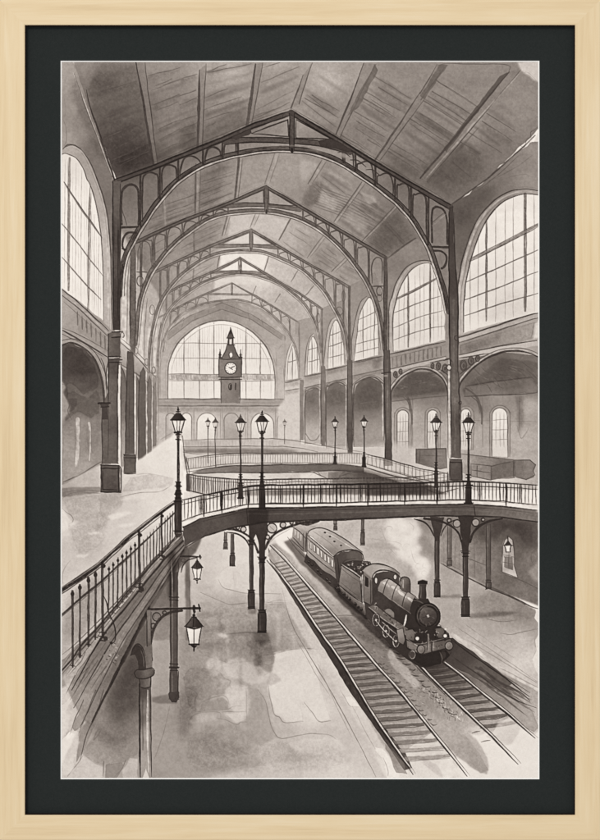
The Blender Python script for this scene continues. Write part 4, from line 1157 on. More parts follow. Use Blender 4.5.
def paint_far_bridges():
    motif('painted_footbridge', 'farthest pale footbridge in the picture')
    fill([(182, 440), (284, 439), (318, 447), (350, 452), (330, 456), (290, 455), (190, 455)], [(200, 448, 178), (280, 446, 186)], a=.8, mottle=.06, soft=.5)
    for p, v, w in [([(182, 440), (230, 439), (284, 439.4), (330, 447), (362, 452)], 116, .9), ([(183, 447), (230, 446.4), (286, 446.6), (318, 452)], 104, 1), ([(184, 450), (230, 449), (282, 449.4)], 130, .7), ([(183, 452), (200, 454.6), (230, 455), (290, 455.4)], 108, 1)]:
        line(p, w, v, .75)
    fill([(183, 447.6), (230, 447), (286, 447.2), (300, 450.6), (286, 452.8), (186, 453)], 150, a=.55, soft=.4)
    for x in np.arange(186, 286, 3.1):
        line([(x, 440.4), (x, 446.4)], .4, 150, .5)
    fill([(183, 454), (300, 454), (300, 458), (186, 458)], 206, a=.6, soft=.8)

    motif('painted_footbridge', 'middle footbridge in the picture, seen behind the lamps')
    # the shaded opening between the bridges
    fill([(189, 474), (200, 470), (250, 468), (364, 466.6), (384, 472), (410, 478), (448, 480), (448, 500), (190, 500)], [(200, 478, 190), (240, 476, 205), (280, 474, 200), (300, 475, 190), (330, 474, 170), (365, 472, 112), (390, 480, 92), (430, 488, 100), (350, 490, 164), (330, 495, 176), (250, 495, 186)], mottle=.08)
    fill([(186, 455), (364, 453), (364, 465), (300, 463), (186, 466)], [(200, 460, 196), (300, 458, 200)], a=.8, soft=.5)
    fill([(189, 473), (200, 469.6), (214, 467.4), (250, 465.4), (300, 464.6), (340, 464.4), (364, 467), (364, 472), (330, 470.4), (300, 472), (250, 472.6), (225, 473)], [(200, 470, 130), (260, 468, 122), (340, 468, 108)], edge=.12, mottle=.08)
    for p, w, v in [([(187, 472), (210, 468), (236, 465.8), (300, 464.6), (340, 464.4), (364, 467)], 1.3, 62), ([(189, 474.4), (214, 472.6), (250, 472.8), (300, 472.4), (330, 470.6), (364, 472)], 1.2, 70)]:
        line(p, w, v, .85)
    fill([(364, 467), (366, 462), (420, 478), (448, 481), (448, 486), (400, 482), (364, 472)], 190, a=.8, edge=.12)
    line([(364, 467), (390, 475), (424, 482)], 1.6, 66, .85)
    line([(366, 463.6), (400, 473), (440, 481)], 1, 92, .8)
    glaze([(334, 470), (364, 470), (400, 480), (424, 486), (424, 494), (330, 492)], .72, soft=2)
    for cx, r in [(316, 7), (346, 7)]:
        line([(cx - r, 476), (cx, 471.6), (cx + r * .8, 476)], 1.2, 96, .7)
    fill([(300, 474), (318, 472), (320, 476), (326, 478.4), (300, 478.4)], 214, a=.8, curve=False, soft=.3)
    fill([(328, 472), (338, 472), (338, 479), (328, 479)], 110, a=.6)
    line([(312, 472), (326, 478), (328, 480)], 1.2, 84, .7)
    line([(352, 472), (340, 477), (338, 480)], 1.2, 84, .7)
    fill([(232, 491), (300, 489.6), (366, 488.6), (366, 494.4), (300, 495.2), (238, 496)], [(240, 494, 150), (300, 492, 116), (360, 491, 120)], a=.85, soft=.4, mottle=.1)
    fill([(236, 496.4), (300, 495.6), (366, 495), (432, 494.6), (472, 492), (472, 503), (300, 504), (240, 505)], 210, a=.9, soft=.5)
    fill([(430, 484), (448, 486), (472, 484), (472, 495), (446, 494), (436, 490)], 198, a=.85, soft=.6)
    fill([(366, 478), (400, 483), (446, 493), (430, 495), (366, 495.4)], [(370, 486, 84), (410, 490, 76), (440, 493, 110)], a=.9, soft=.5, mottle=.12)
    line([(420, 486), (436, 493), (448, 491), (458, 488)], 1.2, 74, .7)
    fill([(184, 450), (230, 449), (284, 449.4), (318, 455), (286, 453.6), (186, 453)], 118, a=.7, soft=.3, mottle=.1)
    # its back rail
    t, b = [(186, 459), (208, 455.6), (236, 453.6), (300, 453), (362, 453.4)], [(187, 469), (208, 466.4), (236, 463.6), (300, 463), (362, 463.4)]
    line(t, 1.2, 78, .85)
    line([(x, y + 1.6) for x, y in t], .6, 110, .7)
    line(b, .9, 96, .8)
    balusters(t, b, 72, .55, 116, .75)
    line([(186, 457), (189, 470), (189.6, 474)], 1.2, 80, .8)
    t2, b2 = [(364, 453.6), (390, 460), (420, 468.4), (448, 474)], [(364, 463.4), (390, 471), (420, 479), (447, 484)]
    fill([t2[0], t2[1], t2[2], t2[3], b2[3], b2[2], b2[1], b2[0]], 196, a=.55)
    line(t2, 1.3, 70, .85)
    line([(x, y + 2) for x, y in t2], .6, 104, .7)
    line(b2, 1, 84, .8)
    balusters(t2, b2, 22, .6, 98, .8, 5, 1.1)
    line([(447.6, 472), (447.6, 492)], 1.6, 66, .85)
    line([(404, 478), (424, 476), (447, 473)], 1, 84, .8)
    line([(404, 481), (424, 479.6), (447, 477)], .8, 100, .8)
    # its near rail, behind the front bridge
    t, b = [(188, 474), (200, 476), (228, 479), (262, 479.6), (300, 479), (360, 478.4), (420, 477)], [(188, 490), (206, 494.4), (230, 494), (262, 490), (300, 490), (360, 489), (420, 488)]
    fill([(188, 474), (228, 479), (240, 482), (240, 494), (206, 495), (188, 491)], [(192, 482, 168), (215, 488, 190), (236, 486, 196)], a=.8, edge=.08)
    fill([(188, 492), (206, 496.4), (184, 500), (184, 492)], 210, a=.8)
    glaze([(366, 482), (420, 482), (440, 492), (372, 495)], .86, soft=1)
    line(t, 1.5, 60, .9)
    line([(x, y + 3) for x, y in t], .8, 84, .8)
    line([(188, 490.4), (206, 494.8), (218, 496)], 1.3, 60, .9)
    for dy in (6.2, 9.2, 12.4):
        line([(244, 479.4 + dy), (300, 479 + dy), (360, 478.4 + dy), (430, 477 + dy)], .7, 92, .6)
    balusters([(189, 474), (200, 476), (228, 479), (240, 479.4)], [(189, 490.6), (206, 494.6), (228, 494), (240, 490)], 24, 1.0, 60, .9)
    balusters([(244, 479.4), (300, 479), (420, 477)], [(244, 486), (300, 485.4), (420, 484)], 56, .6, 98, .7)
    fill([(186.6, 474), (190, 474.6), (190.4, 492), (187, 491)], 84, edge=.1)
    line([(182.6, 436), (184.4, 455), (187.4, 474), (187.6, 491)], 1.2, 80, .8)
    line([(180.6, 440), (182, 460), (184, 480)], 3, 214, .6)
    lamp(208, 417.6, .40, 463, 'paler of a close pair of small lamps on the far footbridge, left one', 78)
    lamp(215.4, 417.6, .46, 467, 'darker of a close pair of small lamps on the far footbridge, right one', 70)
    lamp(284.6, 419, .3, 444, 'tiniest pale lamp before the end wall in the picture', 104, None, 200)
    lamp(335, 416.4, .52, 464, 'small lamp in front of the fourth arch in the picture', 52, (452, 464, 2.0))
    lamp(364, 415.4, .54, 467, 'small lamp in front of the third arch in the picture', 50, (452, 467, 2.4))


# ---------------------------------------------------------------- lower level
def paint_lower_floor():
    motif('painted_platform', 'wide lower platform on the left of the picture, mottled with damp reflections')
    fill([(100, 560), (184, 528), (270, 530), (290, 570), (345, 660), (395, 740), (412, 775), (412, 779.5), (62, 779.5), (60, 768), (110, 660)],
         [(200, 545, 192), (240, 550, 206), (225, 580, 204), (262, 560, 212), (275, 590, 202), (195, 590, 182), (215, 605, 176), (240, 605, 174), (290, 620, 178), (280, 600, 184), (230, 640, 158), (255, 640, 152), (210, 650, 160), (200, 630, 162),
          (270, 650, 144), (180, 640, 158), (285, 655, 166), (305, 640, 174), (320, 665, 188), (300, 665, 210), (240, 660, 156), (225, 680, 184), (290, 690, 212), (315, 710, 210), (200, 690, 164), (205, 720, 172), (255, 710, 170), (230, 735, 172),
          (215, 750, 158), (200, 755, 160), (180, 720, 146), (180, 760, 156), (170, 690, 154), (240, 765, 170), (290, 750, 184), (280, 765, 190), (330, 730, 186), (345, 700, 190), (350, 740, 188), (375, 765, 194), (340, 770, 206), (150, 770, 156), (120, 740, 148),
          (100, 760, 166), (90, 770, 184)], mottle=.05, soft=.5)
    # pools and blooms with hard wet rims
    def bloom(p, v, a=.6, e=.16, s=.2):
        fill(p, v, a=a, curve=True, rough=.5, edge=e, soft=s, mottle=.05, mark=False)

    glaze([(200, 603), (224, 604), (258, 603), (292, 604), (330, 660), (310, 652), (274, 652), (256, 660), (230, 664), (204, 656), (190, 640)], .95, soft=.5, rough=.9, edge=.16)
    glaze([(184, 676), (200, 668), (222, 672), (232, 684), (228, 694), (212, 696), (204, 712), (190, 706)], .93, soft=.5, rough=1.0, edge=.18, curve=True)
    glaze([(186, 735), (210, 726), (236, 724), (262, 740), (290, 742), (330, 742), (352, 760), (330, 772), (190, 772)], .95, soft=2, rough=1.4)
    glaze([(248, 642), (270, 640), (276, 668), (262, 676), (254, 664)], .9, soft=.6, rough=.8, edge=.12)
    bloom(q(1, 4, 240, 130, 200, 160, 190, 200, 210, 240, 270, 250, 275, 190, 265, 130), 206, .7)
    fill([(234, 528), (262, 530), (276, 566), (296, 604), (262, 600), (236, 590), (234, 565)], [(245, 560, 208), (270, 580, 206), (285, 600, 190)], a=.75, soft=.6, rough=.6, edge=.05, mark=False)
    line(q(1, 4, 100, 260, 150, 285, 210, 310, 260, 322, 330, 310), .9, 122, .6, wob=.5)
    line(q(1, 4, 190, 200, 215, 240, 260, 252, 340, 265, 420, 268, 540, 265), .8, 128, .55, wob=.5)
    line(q(1, 4, 425, 315, 500, 300, 600, 320), .6, 130, .5, wob=.4)
    fill([(202, 592), (224, 600), (244, 606), (262, 602), (262, 620), (240, 626), (205, 622)], 170, a=.45, soft=2.5, mark=False)
    glaze(q(1, 4, 90, 350, 250, 325, 420, 330, 440, 470, 380, 560, 160, 560, 70, 470), .95, soft=6)
    for k in range(14):
        x, y = rng.uniform(200, 258), rng.uniform(606, 648)
        line([(x - rng.uniform(6, 18), y), (x, y + rng.normal(0, .8)), (x + rng.uniform(6, 18), y + rng.normal(0, 1.4))], rng.uniform(2, 6), rng.uniform(.9, 1.03), .7, mul=True, soft=3.4, mark=False, taper=(.4, 1, .4))
    fill(q(1, 4, 180, 470, 205, 462, 230, 470, 245, 485, 215, 492, 190, 485), 206, a=.6, soft=.4, rough=.4, mark=False)
    line(q(1, 4, 235, 470, 330, 462, 390, 468), 1.6, 104, .5, wob=.4)
    fill(q(1, 4, 470, 568, 540, 552, 600, 548, 700, 545, 700, 700, 520, 640), 204, a=.65, soft=.4, rough=.5, edge=.1, mark=False)
    line(q(1, 4, 415, 575, 470, 568, 540, 552, 620, 545, 690, 548), .9, 110, .65, wob=.4)
    # the pale reflections, kept as separate hard-rimmed shapes
    fill([(268, 688), (272, 668), (275, 652), (306, 648), (316, 666), (322, 690), (331, 720), (321, 722.6), (318, 720), (302, 704), (301, 700), (303, 722), (286, 722.4), (279, 716.4), (274.6, 714)], [(285, 680, 214), (310, 690, 210), (295, 660, 208), (320, 715, 208)], a=.8, soft=.25, rough=.4, edge=.1, mark=False)
    line([(268.6, 686), (271, 700), (274.6, 714.6), (280, 717), (286, 722.4), (303, 721.4)], .8, 128, .6, wob=.4)
    line([(304, 702), (312, 712), (319, 722), (330.6, 721)], .8, 122, .6, wob=.4)
    fill([(246, 688), (258, 688), (266, 702), (271, 722), (277, 736), (280, 738.4), (275, 738), (262, 745), (246, 740)], 160, a=.55, soft=.5, rough=.4, mark=False)
    line([(258, 690), (265, 700), (269, 716), (274, 732), (281, 738.4), (300, 735), (318, 733.6), (330, 735), (336, 739)], .8, 118, .5, wob=.3)
    line([(245.6, 688), (246, 705), (247, 719)], .9, 120, .6, wob=.3)
    fill([(221, 696), (229, 690), (246, 690), (246, 718), (238, 720), (228, 706), (210, 704)], 190, a=.6, soft=.5, rough=.5, edge=.08, mark=False)
    fill([(222, 713), (244, 711.4), (245, 721), (236, 724), (228, 717)], 204, a=.7, rough=.4, soft=.3, edge=.1, mark=False)
    for p in (q(1, 5, 105, 214, 165, 188, 215, 180, 240, 200, 245, 225), q(1, 5, 90, 258, 160, 250, 240, 245, 265, 232, 325, 230), q(1, 5, 42, 350, 50, 300, 80, 270, 140, 260, 200, 265, 205, 290), q(1, 5, 180, 290, 230, 298, 270, 318, 290, 320, 300, 310, 335, 308),
              q(1, 5, 30, 140, 60, 145, 85, 170, 70, 210, 75, 250), q(1, 5, 210, 258, 330, 256)):
        line(p, .8, 122, .45, wob=.3)
    fill(q(1, 5, 45, 310, 80, 275, 180, 270, 190, 300, 60, 320), 186, a=.6, soft=.6, mark=False)
    fill(q(1, 5, 155, 205, 210, 185, 240, 210, 240, 245, 100, 255, 110, 215), 146, a=.6, soft=.5, edge=.1, mark=False)
    fill(q(1, 5, 420, 5, 470, 0, 470, 15, 440, 30, 420, 25), 160, a=.7, soft=.3, edge=.2, mark=False)
    glaze(q(1, 5, 370, -40, 410, -20, 412, 60, 395, 90, 375, 40), .76, soft=1.4)
    fill(q(1, 5, 430, 70, 480, 65, 510, 105, 450, 130), 172, a=.6, soft=.8, mark=False)
    glaze(q(1, 5, 20, 420, 120, 380, 260, 400, 330, 470, 200, 540, 60, 530), .96, soft=1.6, rough=1.2)
    glaze(q(1, 5, 0, 120, 80, 150, 80, 300, 0, 420), .86, soft=4, edge=.1)
    glaze(q(1, 4, 0, 380, 100, 560, 160, 640, 60, 900, 0, 900), .93, soft=8)
    glaze(q(0, 5, 300, 40, 420, 20, 400, 300, 290, 430, 170, 380), .8, soft=7)
    glaze(q(0, 5, 300, 0, 390, 0, 395, 150, 330, 330, 260, 320, 230, 240), .8, soft=2.5, rough=1.2, edge=.12)
    glaze(q(0, 5, 110, 470, 200, 340, 240, 350, 300, 390, 390, 350, 395, 470, 330, 500, 230, 540), .92, soft=.5, rough=1.0, edge=.14)
    fill([(206, 778), (240, 768), (300, 762), (330, 758), (372, 772), (376, 779.5), (200, 779.5)], 206, a=.45, soft=3, rough=1, mark=False)
    fill([(62, 779.5), (62, 764), (80, 752), (96, 764), (104, 765), (103, 779.5)], 196, a=.7, rough=.8, edge=.06, soft=.3, mark=False)
    line([(68, 776), (78, 763), (83, 756)], .8, 120, .6, wob=.4)
    line([(104, 761), (103, 776)], 1.0, 96, .6)
    line([(125, 760), (120, 772), (113, 778)], 1.0, 110, .6, wob=.4)
    fill([(105, 779.5), (106, 764), (122, 762), (124, 766), (116, 779.5)], 136, a=.7, edge=.12, rough=.4, mark=False)
    fill([(124, 779.5), (122, 770), (130, 758), (138, 758), (138, 779.5)], 196, a=.6, rough=.5, edge=.1, mark=False)
    line(q(0, 5, 200, 330, 165, 400, 190, 370, 220, 335), .8, 104, .5, wob=.5)
    # joints and platform edge
    line([(282, 588), (291, 622), (312, 660), (330, 690), (352, 730), (376, 777)], .9, 118, .75)
    line([(318, 664), (336, 705), (352, 738)], .7, 140, .5)
    line([(296, 640), (300, 646), (316, 674), (330, 696)], .8, 140, .5)
    fill([(276, 566), (300, 612), (332, 660), (358, 705), (384, 745), (402, 772), (396, 778), (386, 778), (366, 740), (345, 702), (318, 660), (290, 615), (272, 575)], [(290, 600, 204), (330, 665, 202), (350, 705, 208), (370, 740, 200), (390, 770, 226)], a=.6, soft=.4, edge=.05, mark=False)
    fill([(345, 698), (350, 697), (359, 706), (351, 707)], 226, a=.7, mark=False)
    line([(340, 690), (345, 698), (350, 706), (358, 706.6)], .7, 150, .5)
    line([(352, 706), (368, 736), (380, 756)], .7, 150, .5)
    fill([(374, 748), (384, 748), (404, 778), (388, 778), (386, 765)], 228, a=.85, rough=.7, mark=False)
    line([(383, 757), (388, 770), (388, 776)], .8, 140, .6)
    for x0, y0, x1, y1 in [(262, 602, 290, 603), (250, 640, 300, 634)]:
        line([(x0, y0), (x1, y1)], .6, 142, .45)
    for p in ([(222, 664), (240, 658), (250, 664), (262, 668), (270, 676), (256, 684), (238, 680), (226, 674)], [(226, 690), (244, 684), (250, 694), (248, 716), (234, 712)], [(206, 662), (216, 656), (222, 668), (214, 676)], [(290, 742), (330, 738), (346, 748), (330, 756), (300, 752)]):
        fill(p, 204, a=.5, curve=True, rough=.7, soft=.5, edge=.08, mark=False)
    for x in (214, 226, 238, 252, 276, 292, 308):
        y = rng.uniform(612, 650)
        fill([(x, y), (x + 3, y), (x + 4, y + rng.uniform(24, 50)), (x - .6, y + 30)], rng.choice([172, 206]), a=.3, soft=1.6, rough=.6, mark=False)
    # texture of vertical drips
    for k in range(16):
        x = rng.uniform(204, 262)
        y = rng.uniform(610, 690)
        glaze([(x, y), (x + 2, y), (x + 2.6, y + rng.uniform(14, 26)), (x + .4, y + 20)], .94, soft=1.3)

    motif('painted_platform', 'far lower platform on the right of the picture under the gallery wall')
    fill([(292, 518), (318, 524), (326, 516), (410, 516), (440, 556), (490, 586), (539.5, 612), (539.5, 702), (470, 652), (436, 634), (400, 592), (345, 545)],
         [(340, 525, 184), (380, 530, 178), (436, 630, 160), (455, 640, 176), (400, 545, 180), (420, 570, 172), (395, 560, 182), (425, 530, 132), (432, 545, 150), (450, 600, 168), (455, 625, 172), (480, 605, 160), (500, 610, 158), (520, 620, 150), (490, 630, 166), (535, 625, 160), (520, 640, 186), (500, 645, 182), (535, 660, 200), (520, 665, 204), (470, 640, 188)], mottle=.07, soft=.4)
    glaze([(468, 600), (500, 588), (536, 610), (533, 622), (500, 622), (476, 618)], .9, soft=3)
    glaze([(469, 614), (500, 611), (520, 613), (498, 617), (470, 618)], .78, soft=1)
    glaze([(440, 596), (462, 594), (461, 598), (440, 598)], .82, soft=.8)
    line([(486, 619), (500, 621.4), (515, 620)], .8, 108, .6, wob=.6)
    line([(500, 633), (514, 633.4), (530, 630), (538, 628.6)], .8, 118, .6, wob=.5)
    fill([(539.5, 606), (533, 603), (536, 612), (534, 618), (539.5, 624)], 224, a=.85, rough=.5, mark=False)
    fill([(539.5, 632), (535, 640), (536, 652), (532, 660), (535, 668), (539.5, 680)], 220, a=.8, rough=.6, mark=False)
    line([(538, 632), (534.6, 640), (535.6, 650), (531.6, 658)], .7, 150, .5, wob=.4)
    line([(454, 625), (476, 640), (500, 656), (538, 682)], .8, 140, .6)
    line([(462, 622), (490, 642), (514, 658)], .8, 146, .5)

    motif('painted_lower_wall', 'shadowed basement wall at the right of the picture beneath the gallery')
    fill([(426, 517), (470, 514), (500, 516), (540, 521), (540, 538), (540, 607), (490, 588), (442, 563), (436, 545)],
         [(440, 530, 150), (450, 548, 160), (470, 550, 150), (480, 530, 112), (500, 528, 98), (520, 530, 92), (530, 540, 104), (495, 560, 132), (500, 580, 122), (520, 580, 134), (530, 595, 140), (534, 560, 150), (480, 575, 148), (460, 560, 158)], mottle=.09, edge=.06, rough=.6, soft=.7)
    glaze([(442, 560), (442, 517), (540, 520), (540, 606), (490, 588)], .9, soft=1)
    glaze([(470, 517), (500, 519), (534, 526), (536, 545), (510, 540), (480, 540)], .8, soft=4)
    fill([(539.5, 560), (530, 570), (526, 572), (531, 578), (539.5, 582)], 172, a=.6, soft=1.4, rough=.8, mark=False)
    fill([(540, 520), (537.4, 522), (537.6, 530), (538, 548), (540, 556)], 212, a=.7, rough=.6, soft=.3, mark=False)
    line(q(3, 4, 590, 35, 560, 60, 555, 100, 575, 130), .7, 96, .5, wob=.6)
    line([(440, 563), (460, 574), (490, 588.6), (514, 598), (530, 606), (538, 609)], 1.5, 62, .85)
    line([(492, 588), (505, 594), (525, 604)], 2.2, 66, .6)
    line([(440, 560), (466, 573)], .7, 110, .6)
    line([(462, 556), (488, 566)], .8, 90, .7)
    line([(505, 575), (520, 580), (538, 589)], 1, 86, .7)
    line([(474, 540), (474.6, 578)], .8, 108, .6)
    line([(459, 540), (459, 570)], .7, 122, .5)
    for x in (443, 455, 477):
        line([(x, 535), (x + .6, 565)], 2, 120, .35)
    fill([(498, 536), (508, 529), (520, 536), (522, 560), (519, 580), (500, 574)], 106, a=.6, soft=1.5, mottle=.1)
    fill([(502, 572), (502.4, 547), (504.6, 540), (508.6, 536.6), (512.6, 540), (514.2, 548), (514.4, 566), (517.8, 578), (509, 575)], [(504, 562, 198), (509, 548, 156), (508, 566, 132), (510, 573, 200), (506, 540, 178)], edge=.12)
    fill([(504.4, 556), (512.6, 557.4), (512.8, 570.6), (504.2, 567.4)], [(508, 560, 138), (510, 567, 98)], a=.9, edge=.14, mottle=.12)
    line([(502, 572), (502.4, 547), (504.6, 540), (508.6, 536.6), (512.6, 540), (514.2, 548), (514.4, 566), (517.8, 578), (502, 572)], 1, 66, .85, curve=False)
    for p in ([(508.4, 553), (508.6, 569)], [(503, 555), (514, 557)], [(503, 562), (514, 564.6)]):
        line(p, .7, 88, .7)
    fill([(412, 518), (442, 516), (443, 564), (436, 562), (428, 550), (420, 536)], [(425, 522, 118), (434, 545, 146), (424, 540, 150)], a=.9, soft=1.6, mottle=.1)
    motif('painted_steam', 'pale puff of steam drifting back from the engine chimney in the picture')
    fill([(424, 579), (418, 576), (412, 566), (402, 560), (392, 548), (386, 536), (384, 522), (400, 519), (416, 519), (420, 532), (416, 545), (422, 556), (430, 564), (427, 578)], [(400, 530, 222), (405, 550, 228), (420, 570, 234)], a=.8, curve=True, soft=3.4, rough=1.6, mottle=.05)
    for cx, cy, r in [(424, 572, 3.4), (419, 562, 4.6), (424, 561, 3.2), (412, 552, 5), (418, 548, 4), (408, 540, 5), (404, 528, 5), (414, 534, 4)]:
        disc(cx, cy, r * .9, 232, a=.45, soft=1.4, rough=.5, mottle=.02)
    for p in (q(2, 3, 420, 540, 440, 530, 460, 545, 450, 560), q(2, 3, 540, 500, 565, 530, 555, 560), q(3, 4, 30, 65, 50, 70, 55, 110), [(382, 530), (388, 546), (398, 556)], [(352, 538), (376, 541), (398, 543), (402, 548)], [(410, 552), (414, 560), (420, 565)], [(424, 552), (430, 560), (432, 570)]):
        line(p, .7, 150, .32, wob=.8)
    fill([(360, 543), (380, 541), (392, 544), (400, 550), (388, 550), (366, 547)], 166, a=.5, soft=1.2, rough=.6)
    for cx, cy, r in [(424, 573, 3), (420, 566, 4), (413, 558, 4.4), (426, 566, 3.2), (407, 548, 4.6), (404, 537, 5)]:
        ring(cx, cy, r, r * .8, .6, 176, .25, t0=rng.uniform(0, 200), t1=rng.uniform(230, 420), wob=.5)


def paint_tracks():
    motif('painted_track_bed', 'ballast and shadow between the rails in the picture')
    fill([(270, 545), (276, 543), (300, 562), (330, 580), (366, 616), (412, 652), (440, 650), (452, 642), (500, 672), (538, 690), (539.5, 720), (539.5, 752), (500, 778), (420, 779.5), (398, 772), (340, 668), (300, 604)],
         [(285, 565, 170), (310, 595, 160), (340, 625, 146), (330, 600, 168), (355, 620, 160), (370, 640, 134), (395, 660, 130), (360, 660, 130), (400, 690, 150), (430, 690, 152), (450, 720, 160), (440, 745, 178), (410, 720, 160), (400, 745, 180),
          (440, 665, 74), (470, 690, 120), (500, 710, 160), (520, 730, 190), (480, 740, 205), (470, 770, 220), (510, 760, 224)], mottle=.1, soft=.3)
    # paper showing at the lower right
    motif('print')
    fill([(468, 779.5), (456, 762), (462, 750), (488, 756), (470, 740), (492, 730), (510, 716), (530, 735), (539.5, 730), (539.5, 779.5)], 226, a=.95, soft=1.2, rough=1.2, mottle=.03)
    fill([(420, 720), (446, 752), (466, 775), (440, 779.5), (400, 779.5), (396, 765), (416, 774), (402, 755)], [(430, 745, 205), (430, 770, 214), (450, 772, 222)], a=.9, soft=1, rough=.8)
    fill([(442, 778), (424, 765), (422, 757), (436, 764), (441, 770)], 186, a=.7, rough=.6, edge=.08, soft=.3)
    fill([(460, 741), (466, 733), (476, 738), (488, 758), (487, 775), (474, 768)], 176, a=.85, rough=.7, soft=.5, edge=.08)
    motif('painted_track_bed', 'ballast and shadow between the rails in the picture')
    fill([(420, 716), (432, 712), (448, 726), (464, 735), (480, 755), (488, 770), (480, 774), (458, 757)], 166, a=.9, rough=.7, soft=.4, edge=.08, mottle=.09)
    # far track foreground fade
    fill([(478, 688), (512, 714), (537, 730), (538, 732), (530, 728), (500, 712)], 176, a=.5, soft=.5)
    # dark trench beside the near-right platform
    fill([(430, 640), (452, 638), (478, 656), (500, 672), (512, 684), (506, 688), (512, 694), (498, 692), (470, 675), (446, 662)], [(445, 650, 58), (458, 660, 70), (478, 672, 94), (500, 686, 96), (520, 700, 116)], edge=.12, mottle=.1, rough=.5)
    fill([(446, 664), (470, 676), (500, 697), (530, 708), (538, 726), (534, 732), (524, 728), (500, 712), (470, 688), (452, 672)], [(460, 678, 110), (490, 695, 140), (520, 715, 168)], a=.9, edge=.1, mottle=.09, rough=.5)
    for k in range(9):
        t = k / 8
        a_, b_ = (474 + 6 * t, 664 + 16 * t), (527 + rng.uniform(-8, 8), 697 + 16 * t + rng.uniform(-3, 3))
        line([a_, lerp(a_, b_, .5), b_], rng.uniform(2, 4), rng.uniform(70, 130), .6, taper=(.7, 1, .8, .15), wob=.5, soft=1.6)
    line([(452, 640), (476, 658), (505, 678), (529, 697)], 1.4, 44, .9)
    line([(446, 652), (480, 676), (510, 697), (536, 708)], 1.2, 60, .8)
    line([(480, 668), (500, 684), (520, 692), (530, 701)], 3.2, 60, .6, taper=(1, 1, .2))
    line([(452, 634), (470, 646), (500, 668), (538, 690)], 3.2, 204, .7)
    line([(449, 637.6), (470, 651), (500, 673), (530, 693)], 1, 70, .8)
    for p in ([(500, 668), (538, 688)], [(468, 640), (500, 660), (537, 683)]):
        line(p, 1.1, 150, .6)
    # left trench beside the platform edge
    fill([(268, 548), (276, 562), (300, 600), (341, 662), (402, 745), (412, 768), (404, 770), (392, 752), (350, 692), (331, 660), (296, 604), (270, 562)], [(272, 556, 130), (300, 602, 84), (340, 665, 60), (380, 725, 64), (400, 755, 86)], edge=.1, mottle=.14, rough=.25)
    fill([(384, 742), (404, 764), (407, 775), (396, 772)], 130, a=.6, rough=.6, edge=.1)
    for k in range(40):
        t = rng.random()
        x, y = 337 + 62 * t + rng.uniform(0, 4), 668 + 88 * t
        line([(x, y), (x + rng.uniform(-1, 2), y + rng.uniform(1, 4))], .7, rng.choice([40, 96]), .5)

    # sleepers
    def rail(pts, w0, w1, label, v=40):
        motif('painted_rail', label)
        n = len(pts)
        line([(x - 1.1, y + .4) for x, y in pts], 1.9, v, .93, taper=(w0, (w0 + w1) / 2, w1, w1, w1 * .35), vary=.2)
        line([(x + .6, y - .1) for x, y in pts], 1.4, 214, .95, taper=(w0, (w0 + w1) / 2, w1, w1, w1 * .5), vary=.15)
        line([(x + 1.7, y - .5) for x, y in pts], .9, v + 14, .8, taper=(w0, (w0 + w1) / 2, w1, w1, w1 * .3))

    A = [(268, 560), (282, 577), (300, 602), (320, 632), (340, 660), (372, 713), (397, 750), (414, 774)]
    B = [(271, 545), (284, 558), (300, 576), (336, 618), (372, 660), (397, 688), (420, 716), (446, 748), (468, 776)]
    motif('painted_sleepers', 'sleepers of the empty left track in the picture')
    fill([(268, 556), (272, 547), (300, 578), (372, 662), (432, 732), (420, 740), (404, 752), (372, 712), (340, 660), (300, 602)], [(280, 568, 170), (310, 600, 154), (345, 645, 130), (370, 680, 132), (395, 705, 144), (410, 735, 172)], a=.9, mottle=.1)
    y = 562.0
    k = 0
    while y < 762:
        t = (y - 560) / 200
        xa, xb = float(np.interp(y + 2, [p[1] for p in A], [p[0] for p in A])), float(np.interp(y - 2, [p[1] for p in B], [p[0] for p in B]))
        xa += 1
        xb -= 1
        hgt = 1.0 + 3.2 * t
        v = 138 - 50 * min(1, t * 2.2) + 14 * t + (56 if y > 745 else 26 if y > 728 else 0)
        if xb - xa > 3:
            fill([(xa, y + 1.2), (xb, y - 1.6), (xb + .6, y - 1.6 + hgt * .75), (xa + .8, y + 1.2 + hgt)], v + rng.uniform(-8, 10), a=.8, rough=.4, mottle=.12, edge=.1)
            line([(xa, y + 1.4 + hgt), (xb, y - 1 + hgt * .8)], .9, v - 38, .75, wob=.4)
            line([(xa + 1, y + .2), ((xa + xb) / 2, y - 1.4), (xb, y - 2.4)], .9, 186, .5, wob=.4)
        y += 3.2 + 5.4 * t
        k += 1
    rail(A, .5, 1.15, 'left rail of the empty track in the picture')
    rail(B, .45, 1.25, 'right rail of the empty track in the picture')
    for k in range(14):
        t = k / 13
        x, y = 375 + 52 * t, 662 + 60 * t
        motif('painted_sleepers', 'sleepers of the empty left track in the picture')
        line([(x + 4, y + 1.4), (x + 6, y + 2.6), (x + 9, y + 2.4)], 1.5, 84, .75, taper=(1.0, 1.2, .4), wob=.5, vary=.5)
    # second track
    C = [(418, 663), (424, 670), (446, 692), (470, 715), (490, 734), (504, 748), (519, 764)]
    D = [(444, 662), (462, 676), (480, 691), (504, 710), (520, 724), (536, 738)]
    motif('painted_sleepers', 'sleepers in front of the engine in the picture')
    fill([(418, 662), (446, 660), (470, 680), (506, 712), (508, 718), (498, 722), (492, 734), (484, 732), (468, 716), (440, 688)], [(432, 668, 60), (450, 685, 100), (475, 700, 136), (495, 720, 172)], mottle=.1, edge=.05)
    y = 664.0
